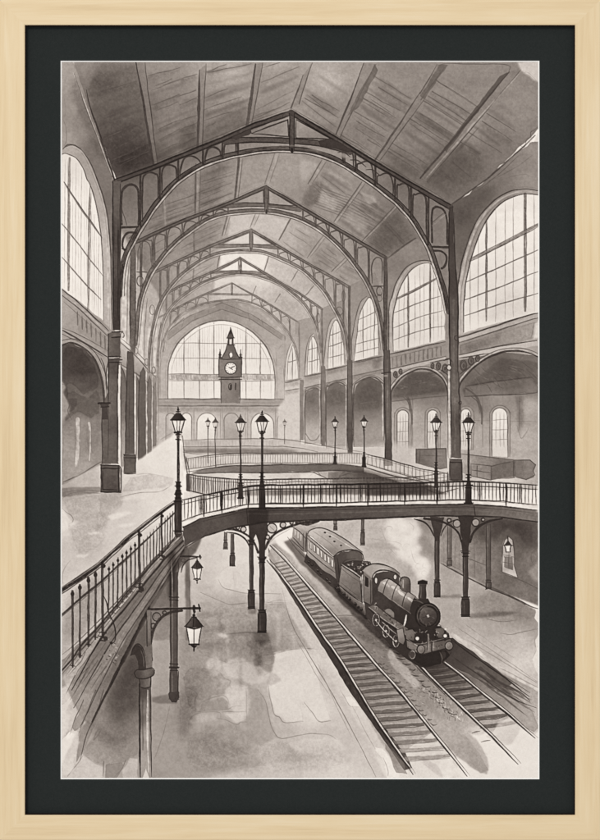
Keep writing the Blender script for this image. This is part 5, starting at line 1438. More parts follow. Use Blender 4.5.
    while y < 740:
        t = (y - 660) / 80
        xa, xb = float(np.interp(y + 2, [p[1] for p in C], [p[0] for p in C])), float(np.interp(y - 3, [p[1] for p in D], [p[0] for p in D]))
        if y > 730:
            break
        h = 2.4 + 1.6 * t
        v = 66 + 42 * t
        fill([(xa, y + 1.6), (xb, y - 1.6), (xb + 1, y - 1.6 + h * .7), (xa + 1.4, y + 1.6 + h)], v, a=.85, rough=.4, mottle=.1, edge=.1)
        line([(xa, y + 2 + h), (xb, y - 1.4 + h * .8)], .9, 52, .8, wob=.4)
        line([(xa + 1, y + .6), (xb, y - 2.4)], .8, 184, .5 * min(1, t * 3 + .2), wob=.3)
        y += 5.6 + 2.6 * t
    for (x0, y0, x1, y1) in [(472, 733, 480, 731), (481, 742, 490, 740), (500, 724, 512, 721)]:
        line([(x0, y0), (x1, y1)], 1.6, 100, .7, taper=(.4, 1, .4))
    motif('painted_track_bed', 'ballast and shadow between the rails in the picture')
    fill([(486, 736), (500, 722), (512, 716), (522, 727), (510, 746), (498, 744)], 196, a=.75, rough=.7, soft=.7, edge=.08)
    rail(C, .85, 1.1, 'left rail in front of the engine in the picture')
    rail(D, .85, 1.0, 'right rail in front of the engine in the picture')
    motif('painted_track_bed', 'ballast and shadow between the rails in the picture')
    line([(396, 640), (410, 660), (430, 680), (447, 697)], 1.2, 60, .7)
    for k in range(13):
        t = k / 12
        x, y = 388 + 60 * t + rng.normal(0, .8), 647 + 66 * t
        line([(x, y), (x + 4, y + 1.4), (x + rng.uniform(6, 9), y + 1)], rng.uniform(1.4, 2.2), 60, .8, taper=(.7, 1.1, .5), wob=.3)
        line([(x + 2, y + 3), (x + 6, y + 4.2)], 1, 100, .6)
    for k in range(60):
        x, y = rng.normal(444, 10), 0
        y = 700 + (x - 440) * .85 + rng.normal(0, 5)
        line([(x, y), (x + rng.uniform(-1, 2), y + rng.uniform(1, 3.6))], .7, rng.choice([70, 110, 205, 214]), .6, wob=.3)
    for k in range(240):
        t = rng.random()
        x, y = 352 + 74 * t + rng.normal(0, 9), 606 + 92 * t + rng.normal(0, 4)
        line([(x, y), (x + rng.uniform(.6, 2.6), y + rng.uniform(-.4, 1))], .8, rng.choice([74, 96, 120, 176]), .5, wob=.3)
    fill([(390, 648), (398, 660), (408, 668), (420, 686), (414, 688), (402, 676), (388, 660)], 190, a=.6, soft=.5, rough=.6)
    # walkway strip between the two tracks
    fill([(282, 540), (298, 546), (330, 578), (366, 612), (352, 622), (330, 600), (300, 570)], [(295, 552, 196), (320, 580, 186), (350, 610, 166)], a=.7, soft=.5, mottle=.07)
    glaze([(292, 538), (310, 560), (340, 590), (372, 622), (396, 646), (410, 656), (400, 658), (366, 628), (330, 592), (300, 562), (284, 542)], .55, soft=1.0)
    line([(288, 537), (300, 553), (330, 585), (360, 613), (395, 645)], 1, 64, .6)
    glaze([(336, 618), (364, 616), (380, 618), (396, 640), (388, 652), (362, 640)], .86, soft=1.5, edge=.12)
    line([(336, 616), (358, 615.6), (372, 620)], .8, 96, .6, wob=.5)


def paint_train():
    # far carriage
    motif('painted_carriage', 'farther railway carriage, half hidden behind the nearer one in the picture')
    fill([(293, 527), (300, 525), (310, 527), (309, 553), (304, 552), (292, 541)], [(297, 530, 160), (303, 545, 128)], edge=.1)
    fill([(292, 526), (299, 523.4), (316, 526), (310, 530.6), (305, 531)], 172, edge=.08)
    for x, y in ((295.2, 532), (298, 534.6), (301, 537)):
        line([(x, y - 2), (x, y + 3)], 1.3, 206, .8)
    for p in ([(292, 526.4), (300, 532), (306, 539)], [(306, 533), (305.4, 552)], [(292, 540), (304, 552)], [(293, 538), (304, 549)], [(303.4, 533), (303.2, 550)]):
        line(p, 1, 66, .85)
    motif('painted_carriage', 'nearer railway carriage with a row of windows, coupled behind the coal tender in the picture')
    fill([(307, 533), (309.6, 529.6), (318, 527.4), (330, 530), (346, 540), (362, 552), (352, 550), (341, 551.4), (334, 556), (320, 544)], [(315, 530, 186), (330, 540, 176), (350, 547, 158), (332, 552, 130)], edge=.12, mottle=.07)
    line([(307.4, 534), (310, 530), (318, 527.8), (330, 530.6), (346, 540), (362, 552)], 1.2, 56, .9)
    line([(313, 531), (326, 540), (338, 550)], .8, 120, .5)
    line([(318, 529.6), (334, 537), (356, 550)], .8, 206, .6)
    for x, y in ((325, 532.6), (334.4, 541.4), (341, 545.4), (330, 536.6)):
        disc(x, y, 1.2, 56, ry=.8)
    fill([(307, 534), (320, 544.6), (334, 556.6), (337, 581), (324, 571), (307, 556)], [(311, 545, 162), (325, 560, 148), (333, 575, 124)], edge=.1, mottle=.08)
    for k in range(7):
        x, y = 309.8 + 3.55 * k, 541.2 + 2.95 * k
        fill([(x, y), (x + 2.1, y + 1.6), (x + 2.2, y + 8.6 + .1 * k), (x, y + 6.8 + .1 * k)], 214, edge=.06, rough=.1)
        line([(x, y), (x + 2.1, y + 1.6), (x + 2.2, y + 8.6), (x, y + 6.8), (x, y)], .7, 70, .85, curve=False)
    for p in ([(307, 534.6), (320, 545.4), (334, 557)], [(307, 538), (320, 549), (334, 560)], [(307, 549.6), (322, 563), (336, 573)], [(307, 556), (322, 570), (337, 581)], [(307, 533), (306.6, 556)], [(334, 557), (336.6, 581)]):
        line(p, 1.0, 62, .85)
    line([(308, 536.4), (320, 547), (333, 558.4)], .8, 196, .5)
    fill([(334, 556.4), (340, 552), (352, 550.4), (361, 553), (363.6, 559), (363.6, 562), (352, 561.6), (346, 565), (341.6, 566), (339.4, 584), (336.6, 581)], [(340, 558, 74), (355, 556, 96), (338, 575, 66)], edge=.1, mottle=.1)
    line([(334, 556.4), (340, 551.8), (352, 550), (361.4, 553), (363.8, 560)], 1.6, 42, .92)
    line([(341, 565), (346, 560), (356, 558.6)], .8, 46, .7)
    line([(337.6, 558), (340, 583)], .9, 44, .8)
    fill([(306, 554), (322, 569), (338, 580), (341, 592), (330, 586), (304, 562)], 60, mottle=.15)
    for k in range(12):
        x, y = 306 + 3 * k, 559 + 2.9 * k
        if k % 3:
            disc(x, y, rng.uniform(1.2, 1.8), 40, ry=1.6)
            line([(x - .6, y - .8), (x + rng.uniform(.2, .9), y + rng.uniform(-.6, .4))], .7, 150, .6)

    motif('painted_tender', 'coal tender between the engine and its first carriage in the picture')
    fill([(341, 565), (351, 571), (360, 578), (362.6, 603), (350, 594), (338.6, 585)], [(345, 572, 136), (355, 585, 116), (345, 585, 122), (360, 598, 96)], edge=.12, mottle=.1)
    fill([(342, 564.4), (346, 562.6), (356, 561), (370, 562.6), (373, 566), (366, 571), (360, 578), (350, 571)], 62, mottle=.2, edge=.1)
    for k in range(46):
        x = rng.uniform(345, 371)
        y = rng.uniform(562.4, 572) if x < 362 else rng.uniform(561.6, 567)
        if (y - 562) < (x - 340) * .62:
            disc(x, y, rng.uniform(.5, 1.1), float(rng.choice([34, 52, 120, 156])), ry=rng.uniform(.5, .9), mark=False)
    for p in ([(341, 565), (351, 571.4), (360, 578)], [(341, 565), (338.6, 585)], [(338.6, 585), (350, 594), (362.6, 603)], [(360, 578), (362.6, 603)], [(342, 564.4), (346, 562.6), (356, 560.6), (370, 562)]):
        line(p, 1.2, 46, .9)
    line([(341.6, 564), (351, 570), (360, 576.6)], 1.1, 208, .75)
    line([(341, 568), (350, 575), (359.6, 582)], .7, 84, .7)
    line([(340, 581.6), (350, 590), (361.6, 598.4)], .7, 80, .7)
    glaze([(338, 585), (364, 604), (372, 616), (366, 620), (340, 598), (334, 588)], .5, soft=1)
    for k in range(11):
        x, y = 338 + 2.9 * k, 589 + 2.55 * k
        if k % 4 != 1:
            disc(x, y, rng.uniform(1.4, 2), 40, ry=2.2)
            line([(x - 1, y - .6), (x - .4, y - 1.4), (x + .6, y - 1)], .7, 150, .6, wob=.2)
        line([(x - 1, y - 3), (x + 1.6, y - 1)], .6, 120, .5)

    motif('painted_locomotive', 'black steam engine coming forward on the right-hand track in the picture')
    # ground shadow and running gear
    fill([(364, 600), (374, 606), (398, 624), (412, 638), (418, 655), (440, 662), (446, 660), (452, 652), (440, 664), (424, 668), (410, 662), (392, 648), (376, 630), (366, 616)], [(375, 615, 62), (400, 640, 52), (425, 660, 44)], edge=.1, mottle=.12)
    fill([(414, 650), (424, 653), (446, 650), (450, 656), (440, 664), (424, 667), (414, 660)], 36, mottle=.15)
    # cab
    fill([(363, 572), (373, 577), (373, 606), (363.6, 602)], [(366, 590, 122), (371, 600, 104)], edge=.1, mottle=.08)
    fill([(364.6, 576), (368.6, 578), (368.6, 588), (364.8, 586)], 44)
    line([(364.6, 576), (368.6, 578), (368.6, 588), (364.8, 586), (364.6, 576)], .8, 164, .7, curve=False)
    for p in ([(363, 570), (363.6, 602)], [(373, 577), (373, 606)], [(363.6, 602), (373, 606.4)], [(361.6, 576), (362.4, 602)], [(370.6, 580), (370.6, 604)]):
        line(p, 1.1, 44, .9)
    fill([(372, 580), (376, 573), (384, 571), (392, 572), (399, 576), (400, 588), (390, 592), (378, 596), (373, 604)], [(378, 580, 66), (392, 576, 78), (376, 595, 58)], mottle=.1, edge=.1)
    disc(376, 580.6, 1.5, 190, ry=3)
    disc(395, 577, 1.5, 186, ry=2.4)
    ring(376, 580.6, 1.7, 3.3, .8, 40, .9)
    ring(395, 577, 1.7, 2.7, .8, 40, .9)
    fill([(362.6, 570), (366, 566.6), (373, 564), (382, 564.6), (392, 568), (399.6, 573), (400.6, 577), (396, 573.6), (390, 571.4), (383, 570.4), (377, 571.6), (373.4, 575), (371.6, 579)], [(370, 568, 156), (384, 567, 176), (396, 572, 126)], edge=.14, mottle=.07)
    line([(362.6, 570), (366, 566.6), (373, 563.8), (382, 564.4), (392, 567.8), (400, 573.4)], 1.3, 44, .92)
    line([(371.6, 579), (373.4, 574.6), (377, 571.4), (383, 570.2), (390, 571.2), (396, 573.4), (400.6, 577.6)], 1.5, 38, .92)
    # boiler
    fill([(379, 596), (378, 588), (381, 581), (386, 578.6), (391, 580), (402, 588), (416, 597), (424, 604), (420, 622), (414, 618), (398, 607), (384, 598)],
         [(384, 583, 164), (389, 583, 206), (397, 589, 204), (407, 596, 196), (402, 597, 140), (392, 592, 148), (384, 590, 100), (395, 600, 78), (408, 608, 64), (404, 608, 56), (418, 606, 84)], edge=.12, mottle=.1)
    for a, b in [((383.4, 582.4), (389, 586)), ((392, 586.4), (396.4, 589.6)), ((398.4, 591.4), (406, 597)), ((408, 598), (414, 602.4))]:
        line([a, b], 3.0, 208, .75, taper=(.7, 1, .6), wob=.3)
    for x, y in ((388, 579), (397, 584.4), (407, 591.4), (415, 596.6)):
        line([(x + .6, y), (x - 2.4, y + 5), (x - 5, y + 14), (x - 5.4, y + 19)], 1.0, 44, .85)
        line([(x + 1.6, y + .4), (x - 1.4, y + 5), (x - 4, y + 13)], .5, 170, .5)
    line([(381, 581), (386, 578.4), (391, 579.6), (402, 587.4), (416, 596.4)], 1.2, 40, .92)
    line([(378, 590), (390, 599), (404, 608.6), (414, 616)], .9, 150, .6)
    line([(378, 592), (390, 601), (404, 610.6), (414, 618)], 1.0, 36, .9)
    # dome and chimney
    fill([(400.6, 588), (400.6, 581), (402, 578), (404.6, 577), (408, 578), (410, 581.6), (410.4, 592), (406, 593), (402, 591)], [(403, 582, 138), (408, 585, 62)], edge=.12)
    line([(400.4, 589), (400.4, 581), (402, 577.8), (404.8, 576.8), (408.2, 577.8), (410, 581.6), (410.4, 592.4)], 1.2, 38, .92)
    line([(403, 580), (402.8, 588)], 1.0, 190, .6)
    fill([(419.4, 584), (426, 584), (426.4, 600), (418.6, 600)], [(420.6, 590, 90), (424.6, 592, 38)], edge=.1)
    fill([(417.6, 581), (422.6, 579.6), (427.6, 581), (427.4, 584.4), (417.8, 584.4)], 44)
    line([(417.8, 581.4), (422.6, 580), (427.4, 581.2)], .8, 130, .6)
    line([(421, 586), (420.8, 598)], .9, 150, .6)
    fill([(417, 599), (427.6, 599), (430, 603), (415, 604)], 48)
    # smokebox
    fill([(406, 612), (424, 618), (424, 636), (406, 634)], 48, mottle=.14)
    fill([(414, 598), (422, 602), (432, 604), (440, 612), (440, 622), (434, 628), (420, 630), (412, 620), (410, 608)], 46, mottle=.12)
    line([(413, 600), (418, 601), (424, 604)], 1.4, 120, .5)
    disc(428, 616, 12.6, 50, ry=13, mottle=.1)
    ring(428, 616, 12.3, 12.7, 1.6, 30, .95)
    ring(428.2, 616, 10.6, 11, .9, 128, .6, t0=150, t1=330)
    ring(428, 616.4, 9.4, 9.8, 1.1, 32, .9)
    disc(428, 616.4, 8.6, [(424, 611, 104), (431, 622, 48), (428, 617, 66)], ry=9, mottle=.16)
    ring(428, 616.4, 5.4, 5.8, .7, 70, .6)
    disc(428, 616, 1.3, 196, mottle=0)
    line([(422, 618), (428, 616.2), (434, 614.6)], .8, 40, .6)
    scribble([(416, 606), (440, 606), (440, 626), (416, 626)], 24, [34, 40, 84, 110], ln=(.8, 2.6), a=.5)
    line([(420, 612), (423, 608.4), (427, 606.6)], 1.1, 150, .5)
    # the dark side below the boiler
    fill([(377, 590), (388, 598), (402, 608), (414, 617), (414, 632), (416, 630), (420, 612), (414, 634), (406, 634), (392, 620), (370, 607), (373, 600)], [(380, 600, 66), (395, 612, 52), (408, 624, 46)], mottle=.14)
    # running plate and cylinders
    fill([(369, 607), (374, 604), (392, 618), (410, 630), (412, 640), (404, 634), (388, 622)], [(375, 610, 104), (400, 628, 116)], edge=.14, mottle=.12)
    scribble([(370, 606), (376, 603), (408, 630), (408, 636)], 26, [44, 60, 150, 176], ln=(1, 3))
    line([(369, 607), (382, 618), (398, 629), (409, 637)], 1.0, 168, .75)
    line([(369, 608.6), (382, 619.8), (398, 631), (408, 638.6)], 1.2, 36, .9)
    line([(374, 603.4), (390, 616), (408, 628)], .9, 44, .85)
    fill([(384, 610), (389, 608), (394, 612), (394, 618), (388, 614)], 128, edge=.15)
    line([(384, 611), (387, 608.4), (391, 609), (394.4, 613), (394, 618)], 1, 44, .85)
    line([(406.6, 615), (405.6, 620), (404, 626)], 1.7, 212, .85)
    line([(408.4, 615.6), (407.4, 621), (406, 626)], .8, 40, .85)
    for cx, cy, r in [(376, 620, 1.0), (386, 631, 1.0), (396, 641, .95)]:
        disc(cx, cy, 3.4 * r, 46, ry=6.2 * r)
        ring(cx, cy, 3.1 * r, 6 * r, 1.0, 186, .85, wob=.1)
        ring(cx + .9, cy, 3.4 * r, 6.4 * r, .7, 34, .9, wob=.1)
        for t in range(0, 180, 45):
            c, s_ = math.cos(math.radians(t)), math.sin(math.radians(t))
            line([(cx - 2.6 * r * c, cy - 5 * r * s_), (cx + 2.6 * r * c, cy + 5 * r * s_)], .5, 156, .6)
        disc(cx, cy, 1, 180, mottle=0)
    line([(376, 621), (386, 632), (396, 642)], 1.4, 190, .85)
    line([(376, 622.6), (386, 633.6), (396, 643.4)], .8, 34, .85)
    line([(382, 622), (396, 634), (402, 638)], 1.1, 160, .8)
    fill([(396.6, 630), (403, 628), (405, 640), (403, 645), (397.6, 642)], [(400, 634, 156), (402, 643, 104)], edge=.2)
    line([(396.6, 630), (403, 628), (405, 640), (403, 645), (397.6, 642), (396.6, 630)], .9, 42, .85, curve=False)
    # front: saddle, buffer beam, buffers, lamps
    fill([(406, 630), (416, 627), (440, 626), (448, 633), (450, 640), (420, 646), (408, 641)], 44, mottle=.15)
    line([(406, 631), (412, 629.8), (415, 633)], 1.0, 190, .7, curve=False)
    line([(436, 629), (443, 628), (448, 633)], .9, 160, .6, curve=False)
    fill([(405, 632), (412, 629.6), (415, 633), (414, 641), (406, 639)], [(408, 634, 130), (412, 640, 86)], edge=.2)
    fill([(436, 629), (443, 628), (448, 633), (447, 638), (438, 638)], [(440, 631, 112), (445, 637, 70)], edge=.2)
    scribble([(406, 630), (446, 627), (450, 640), (416, 645)], 34, [30, 36, 110, 150, 184], ln=(.8, 3))
    fill([(406, 640), (418, 645.4), (451, 638.6), (452, 647), (420, 655), (407, 648)], [(411, 646, 124), (425, 648, 108), (445, 643, 88)], edge=.16, mottle=.14)
    scribble([(407, 642), (418, 647), (450, 640), (451, 646), (420, 653), (408, 647)], 22, [44, 60, 150], ln=(.8, 2.4))
    for p in ([(406, 640), (418, 645.4), (451, 638.6)], [(451.4, 638.6), (452.4, 647), (420, 655), (407, 648), (406, 640)], [(418.4, 645.4), (420, 655)]):
        line(p, 1.1, 36, .92, curve=False)
    line([(407, 639.2), (418, 644), (450, 637.4)], .8, 176, .6)
    for cx, cy in ((421, 649.4), (449, 645.8)):
        disc(cx, cy, 3.8, [(cx - 1.6, cy - 1.6, 168), (cx + 1.6, cy + 2, 84)], ry=4.2)
        ring(cx, cy, 3.9, 4.3, 1.1, 36, .92)
        ring(cx - .4, cy - .4, 1.8, 2.2, .6, 96, .6)
    for cx, cy in ((417.2, 638.6), (445, 636)):
        line([(cx, cy - 4.6), (cx, cy + 4)], 2.2, 44, .9)
        disc(cx, cy, 1.9, 232, mottle=0)
        ring(cx, cy, 2, 2.2, .7, 40, .8)
    disc(445.6, 629, 1.1, 200, mottle=0)
    line([(428, 635), (428.6, 650)], 2.2, 124, .9)
    line([(427, 635), (427.4, 650)], .8, 36, .9)
    line([(432, 641), (431.6, 651), (434, 656)], 1.3, 40, .85)
    line([(433.4, 642), (433, 650)], .7, 170, .6)
    disc(412, 654.6, 3.4, 66, ry=4.4)
    ring(412, 654.6, 3, 4, 1, 176, .8)
    ring(412.6, 654.6, 3.6, 4.7, .8, 32, .9)
    disc(443, 655, 2.8, 52, ry=3.8)
    line([(440, 652), (442, 658), (441, 663)], 1, 120, .5)


# ---------------------------------------------------------------- posts, front bridge, lanterns
def post(x, y0, ycap, ybase, yb, w, label, v=62, wb=None):
    """cast-iron post with collar and square plinth"""
    motif('painted_iron_post', label)
    wb = wb or w * 1.5
    fill([(x - w, y0), (x + w, y0), (x + w, ybase), (x - w, ybase)], [(x - w * .6, (y0 + ybase) / 2, v + 26), (x + w * .7, (y0 + ybase) / 2, v - 8)], rough=.15, edge=.15, mottle=.1)
    fill([(x - wb * .85, ybase), (x + wb * .85, ybase), (x + wb, ybase + (yb - ybase) * .3), (x + wb, yb), (x - wb, yb), (x - wb, ybase + (yb - ybase) * .3)], [(x - wb * .6, yb - 5, v + 18), (x + wb * .6, yb - 5, v - 10)], rough=.2, edge=.18, mottle=.1)
    for s_ in (-1, 1):
        line([(x + s_ * w, y0), (x + s_ * w, ybase)], max(.7, w * .3), v - 22, .92)
        line([(x + s_ * wb, ybase + 3), (x + s_ * wb, yb)], max(.7, w * .3), v - 24, .92)
    line([(x - w * .4, y0 + 2), (x - w * .4, ybase)], max(.6, w * .3), v + 74, .55)
    line([(x - wb * .35, ybase + 4), (x - wb * .35, yb - 2)], max(.6, w * .3), v + 54, .5)
    for y, k in ((ybase, 1.0), (ybase + 2.4, .9), (yb - 1.6, 1.05), (yb, 1.1)):
        line([(x - wb * k, y), (x + wb * k, y)], max(.8, w * .34), v - 26, .92)
    if ycap:
        fill([(x - w * 1.7, ycap), (x + w * 1.7, ycap), (x + w * 1.1, ycap + w * 1.8), (x + w * 1.3, ycap + w * 2.4), (x - w * 1.3, ycap + w * 2.4), (x - w * 1.1, ycap + w * 1.8)], v, mottle=.1)
        for dy, k in ((0, 1.9), (w * .8, 1.6), (w * 2.3, 1.35)):
            line([(x - w * k, ycap + dy), (x + w * k, ycap + dy)], max(.9, w * .4), v - 24, .95)


def lantern(x, yt, s, label, v=40):
    """hanging lantern: hook at yt"""
    motif('painted_hanging_lantern', label)
    line([(x, yt), (x, yt + 5 * s)], 1.4 * s, v, .95)
    disc(x, yt + 5.4 * s, 1.5 * s, v)
    y = yt + 7 * s
    fill([(x - 1.6 * s, y), (x + 1.6 * s, y), (x + 4.4 * s, y + 4 * s), (x + 8.4 * s, y + 9 * s), (x + 8.2 * s, y + 10.4 * s), (x - 8.2 * s, y + 10.4 * s), (x - 8.4 * s, y + 9 * s), (x - 4.4 * s, y + 4 * s)], [(x - 4 * s, y + 7 * s, v + 50), (x + 3 * s, y + 7 * s, v)], rough=.15, mottle=.1, edge=.1)
    line([(x, y), (x - .6 * s, y + 10 * s)], 1 * s, v - 8, .9)
    line([(x - 2 * s, y), (x + 2 * s, y)], 1.5 * s, v - 6, .95)
    for a in (-1, 1):
        line([(x + a * 1.6 * s, y), (x + a * 4.6 * s, y + 4.2 * s), (x + a * 8.6 * s, y + 9 * s), (x + a * 9.6 * s, y + 9 * s)], 1.2 * s, v - 6, .95)
    line([(x - 8.4 * s, y + 9.6 * s), (x, y + 12 * s), (x + 8.4 * s, y + 9.6 * s)], 1.6 * s, v - 4, .95, curve=False)
    fill([(x - 7 * s, y + 11 * s), (x, y + 12.8 * s), (x + 7 * s, y + 11 * s), (x + 4.2 * s, y + 27 * s), (x - 4.2 * s, y + 27 * s)], [(x - 3 * s, y + 18 * s, 236), (x + 4 * s, y + 20 * s, 206), (x, y + 26 * s, 190)], rough=.1, mottle=.03)
    for a, b, w in [(-7.4, -4.4, 1.2), (7.4, 4.4, 1.3), (0, 0, .9)]:
        line([(x + a * s, y + 10.6 * s), (x + b * s, y + 27 * s)], w * s, v, .95)
    line([(x - 5 * s, y + 27.4 * s), (x + 5 * s, y + 27.4 * s)], 1.7 * s, v - 6, .95)
    fill([(x - 3.4 * s, y + 28 * s), (x + 3.4 * s, y + 28 * s), (x + 1 * s, y + 31 * s), (x - 1 * s, y + 31 * s)], v)
    line([(x, y + 30 * s), (x, y + 34 * s)], 1.5 * s, v - 4, .95)


def paint_posts():
    post(225.6, 532, None, 540, 549, 1.3, 'farthest thin post under the front bridge in the picture, left end', 92, 1.8)
    post(232.4, 534, None, 553, 566, 1.5, 'thin post left of the paired posts under the front bridge in the picture', 78, 2.5)
    post(335.4, 519, None, 524, 530, 1.4, 'far post glimpsed above the carriage roof in the picture', 96, 1.7)
    post(362.6, 519, None, 530, 545, 1.3, 'far post behind the tender in the picture', 84, 2.0)
    post(449.4, 518, None, 558, 566, 2.0, 'far post against the basement wall right of the engine chimney in the picture', 96, 2.3)
    post(488.4, 524, None, 580, 589, 2.2, 'post against the basement wall left of its pale window in the picture', 78, 2.7)
    post(437, 520, 523, 580, 597, 2.1, 'slimmer of the two near posts on the right platform in the picture', 64, 3.0)
    post(465.4, 518, 551, 597, 616.6, 2.4, 'stouter of the two near posts on the right platform in the picture', 56, 4.1)
    fill([(460.4, 540), (470, 540), (468.4, 552), (462, 552)], 54, mottle=.1)
    post(251.4, 524, 540, 590, 608.6, 1.9, 'rear one of the paired posts under the front bridge in the picture', 60, 3.3)
    post(262, 520, 557, 610, 632.6, 2.4, 'front one of the paired posts under the front bridge in the picture', 52, 4.2)
    glaze([(257, 632), (268, 632), (270, 640), (262, 646), (254, 640)], .7, soft=2)
    glaze([(248, 608), (256, 608), (256, 614), (248, 613)], .8, soft=1.2)


def paint_front_bridge():
    FB = 'front footbridge with iron railings, spanning the picture'
    motif('painted_footbridge', FB)
    # under-brackets: left pair
    fill([(248.6, 520), (268, 520), (266, 541), (264.4, 558), (259.6, 558), (258, 540), (255.6, 534), (253.6, 540), (249.6, 540)], 58, mottle=.1)
    for p, w in [([(265, 549), (269, 541), (276, 533), (288, 527), (302, 523), (319, 520.6)], 2.6), ([(258, 552), (254, 542), (247, 535), (236, 530), (222, 529)], 2.4), ([(265, 540), (267, 532), (270, 522)], 1.6), ([(250, 548), (246, 540), (238, 534), (228, 532)], 1.6)]:
        line(p, w, 44, .95)
    line([(266.6, 549), (270, 543), (278, 535.6), (290, 529)], .8, 120, .5)
    for cx, cy, r in [(272, 528, 4.8), (283, 525, 2.8), (291.6, 522.6, 1.6), (243.6, 529, 2.8), (238, 527.6, 1.8), (267.6, 537, 2.0)]:
        disc(cx, cy, r, 176, mark=False)
        ring(cx, cy, r, r, 1.5, 42, .95)
    line([(270, 526), (274.6, 531)], .7, 120, .6)
    line([(296, 522.6), (308, 523.4), (318, 521.6)], 3.4, 46, .9, taper=(.6, 1.2, .6))
    # under-brackets: right pair
    fill([(430, 517), (444, 517), (441, 530), (439.6, 541), (434.6, 541), (433, 530)], 60, mottle=.1)
    fill([(458, 516), (473, 516), (470, 534), (469, 542), (462, 542), (460.6, 532)], 54, mottle=.1)
    for p, w in [([(461.6, 542), (458.6, 533), (451, 526), (440, 521), (424, 518.6)], 2.4), ([(470, 542), (473, 533), (480, 526), (490, 521), (502, 518.6)], 2.4), ([(434, 536), (430, 528), (424, 522), (414, 519)], 1.8), ([(440.6, 536), (444, 528), (450, 522), (458, 519)], 1.4)]:
        line(p, w, 44, .95)
    line([(459.6, 540), (457, 534), (450, 527.6), (440, 523)], .8, 130, .5)
    for cx, cy, r in [(456.6, 523.6, 3.6), (475.4, 522.6, 3.6), (449, 520.6, 1.8), (483, 519.6, 1.6)]:
        disc(cx, cy, r, 150, mark=False)
        ring(cx, cy, r, r, 1.3, 44, .95)
    # beam
    fill([(183, 527), (200, 519), (220, 514.4), (247, 508), (262, 507.4), (300, 507.6), (420, 504.6), (468, 504), (504, 506.6), (539.5, 510.6), (539.5, 522), (520, 519.6), (500, 517), (468, 516), (420, 516.6), (340, 519.6), (300, 521), (262, 522.6), (248, 525),
          (230, 528.4), (205, 536), (190, 543), (184, 548)],
         [(190, 535, 76), (220, 522, 84), (250, 516, 62), (300, 514, 74), (360, 512, 86), (420, 511, 92), (460, 510, 84), (500, 511, 110), (530, 515, 122)], mottle=.13, edge=.1)
    bt = [(183, 527), (200, 519), (220, 514.4), (247, 508), (300, 507.6), (420, 504.6), (468, 504), (504, 506.6), (539.5, 510.6)]
    bb = [(186, 547), (205, 536), (230, 528.4), (248, 525), (262, 522.6), (300, 520.8), (340, 519.4), (420, 516.4), (468, 515.8), (500, 517), (539.5, 522)]
    line(bt, 1.8, 40, .92, curve=False)
    line(bb, 2.0, 42, .92, curve=False)
    line([(x, y + 3) for x, y in bt], .7, 50, .7, curve=False)
    line([(x, y + 6) for x, y in bt[3:]], 1.4, 116, .4, curve=False)
    line([(246.6, 508), (248, 525)], 1, 40, .8)
    line([(474, 506), (475, 516)], 1.3, 46, .8)
    glaze([(249, 510), (268, 510), (268, 522), (249, 524)], .7, soft=1)
    # deck edge (left pale)
    de = [(182.6, 523.6), (200, 516), (220, 512.4), (247, 506.4), (262, 505.8), (300, 505.8), (420, 502.6), (468, 502), (504, 504), (539.5, 507.4)]
    line(de, 2.6, 212, .9, curve=False)
    line([(x, y - 1.7) for x, y in de], .7, 60, .8, curve=False)
    # railing
    top = [(181, 500.4), (200, 496), (222, 491.6), (246, 487), (262, 485.2), (300, 484.8), (340, 484.4), (420, 483), (468, 481.6), (504, 483), (539.5, 485.4)]
    mid = [(x, y + 4.2) for x, y in top]
    low = [(182, 521), (200, 514.4), (222, 509.6), (246, 504.2), (262, 503.4), (300, 503.4), (340, 502.8), (420, 500.4), (468, 499.8), (504, 501.4), (539.5, 505)]
    balusters(top, low, 100, .95, 52, .9)
    balusters(top, low, 19, 1.5, 40, .95)
    for x in (204, 222, 248, 303.4, 336.4, 368, 404.4, 437, 506):
        line([(x, yat(top, x) - .4), (x, yat(low, x) + 3.4)], 1.8, 36, .96)
    line(top, 2.0, 34, .97, curve=False)
    line([(x, y - 1.3) for x, y in top], .6, 130, .6, curve=False)
    line(mid, 1.2, 42, .92, curve=False)
    line(low, 1.3, 42, .92, curve=False)
    fill([(536.6, 484), (539, 484), (539, 512), (536.6, 512)], 216, a=.8, soft=.4, mark=False)


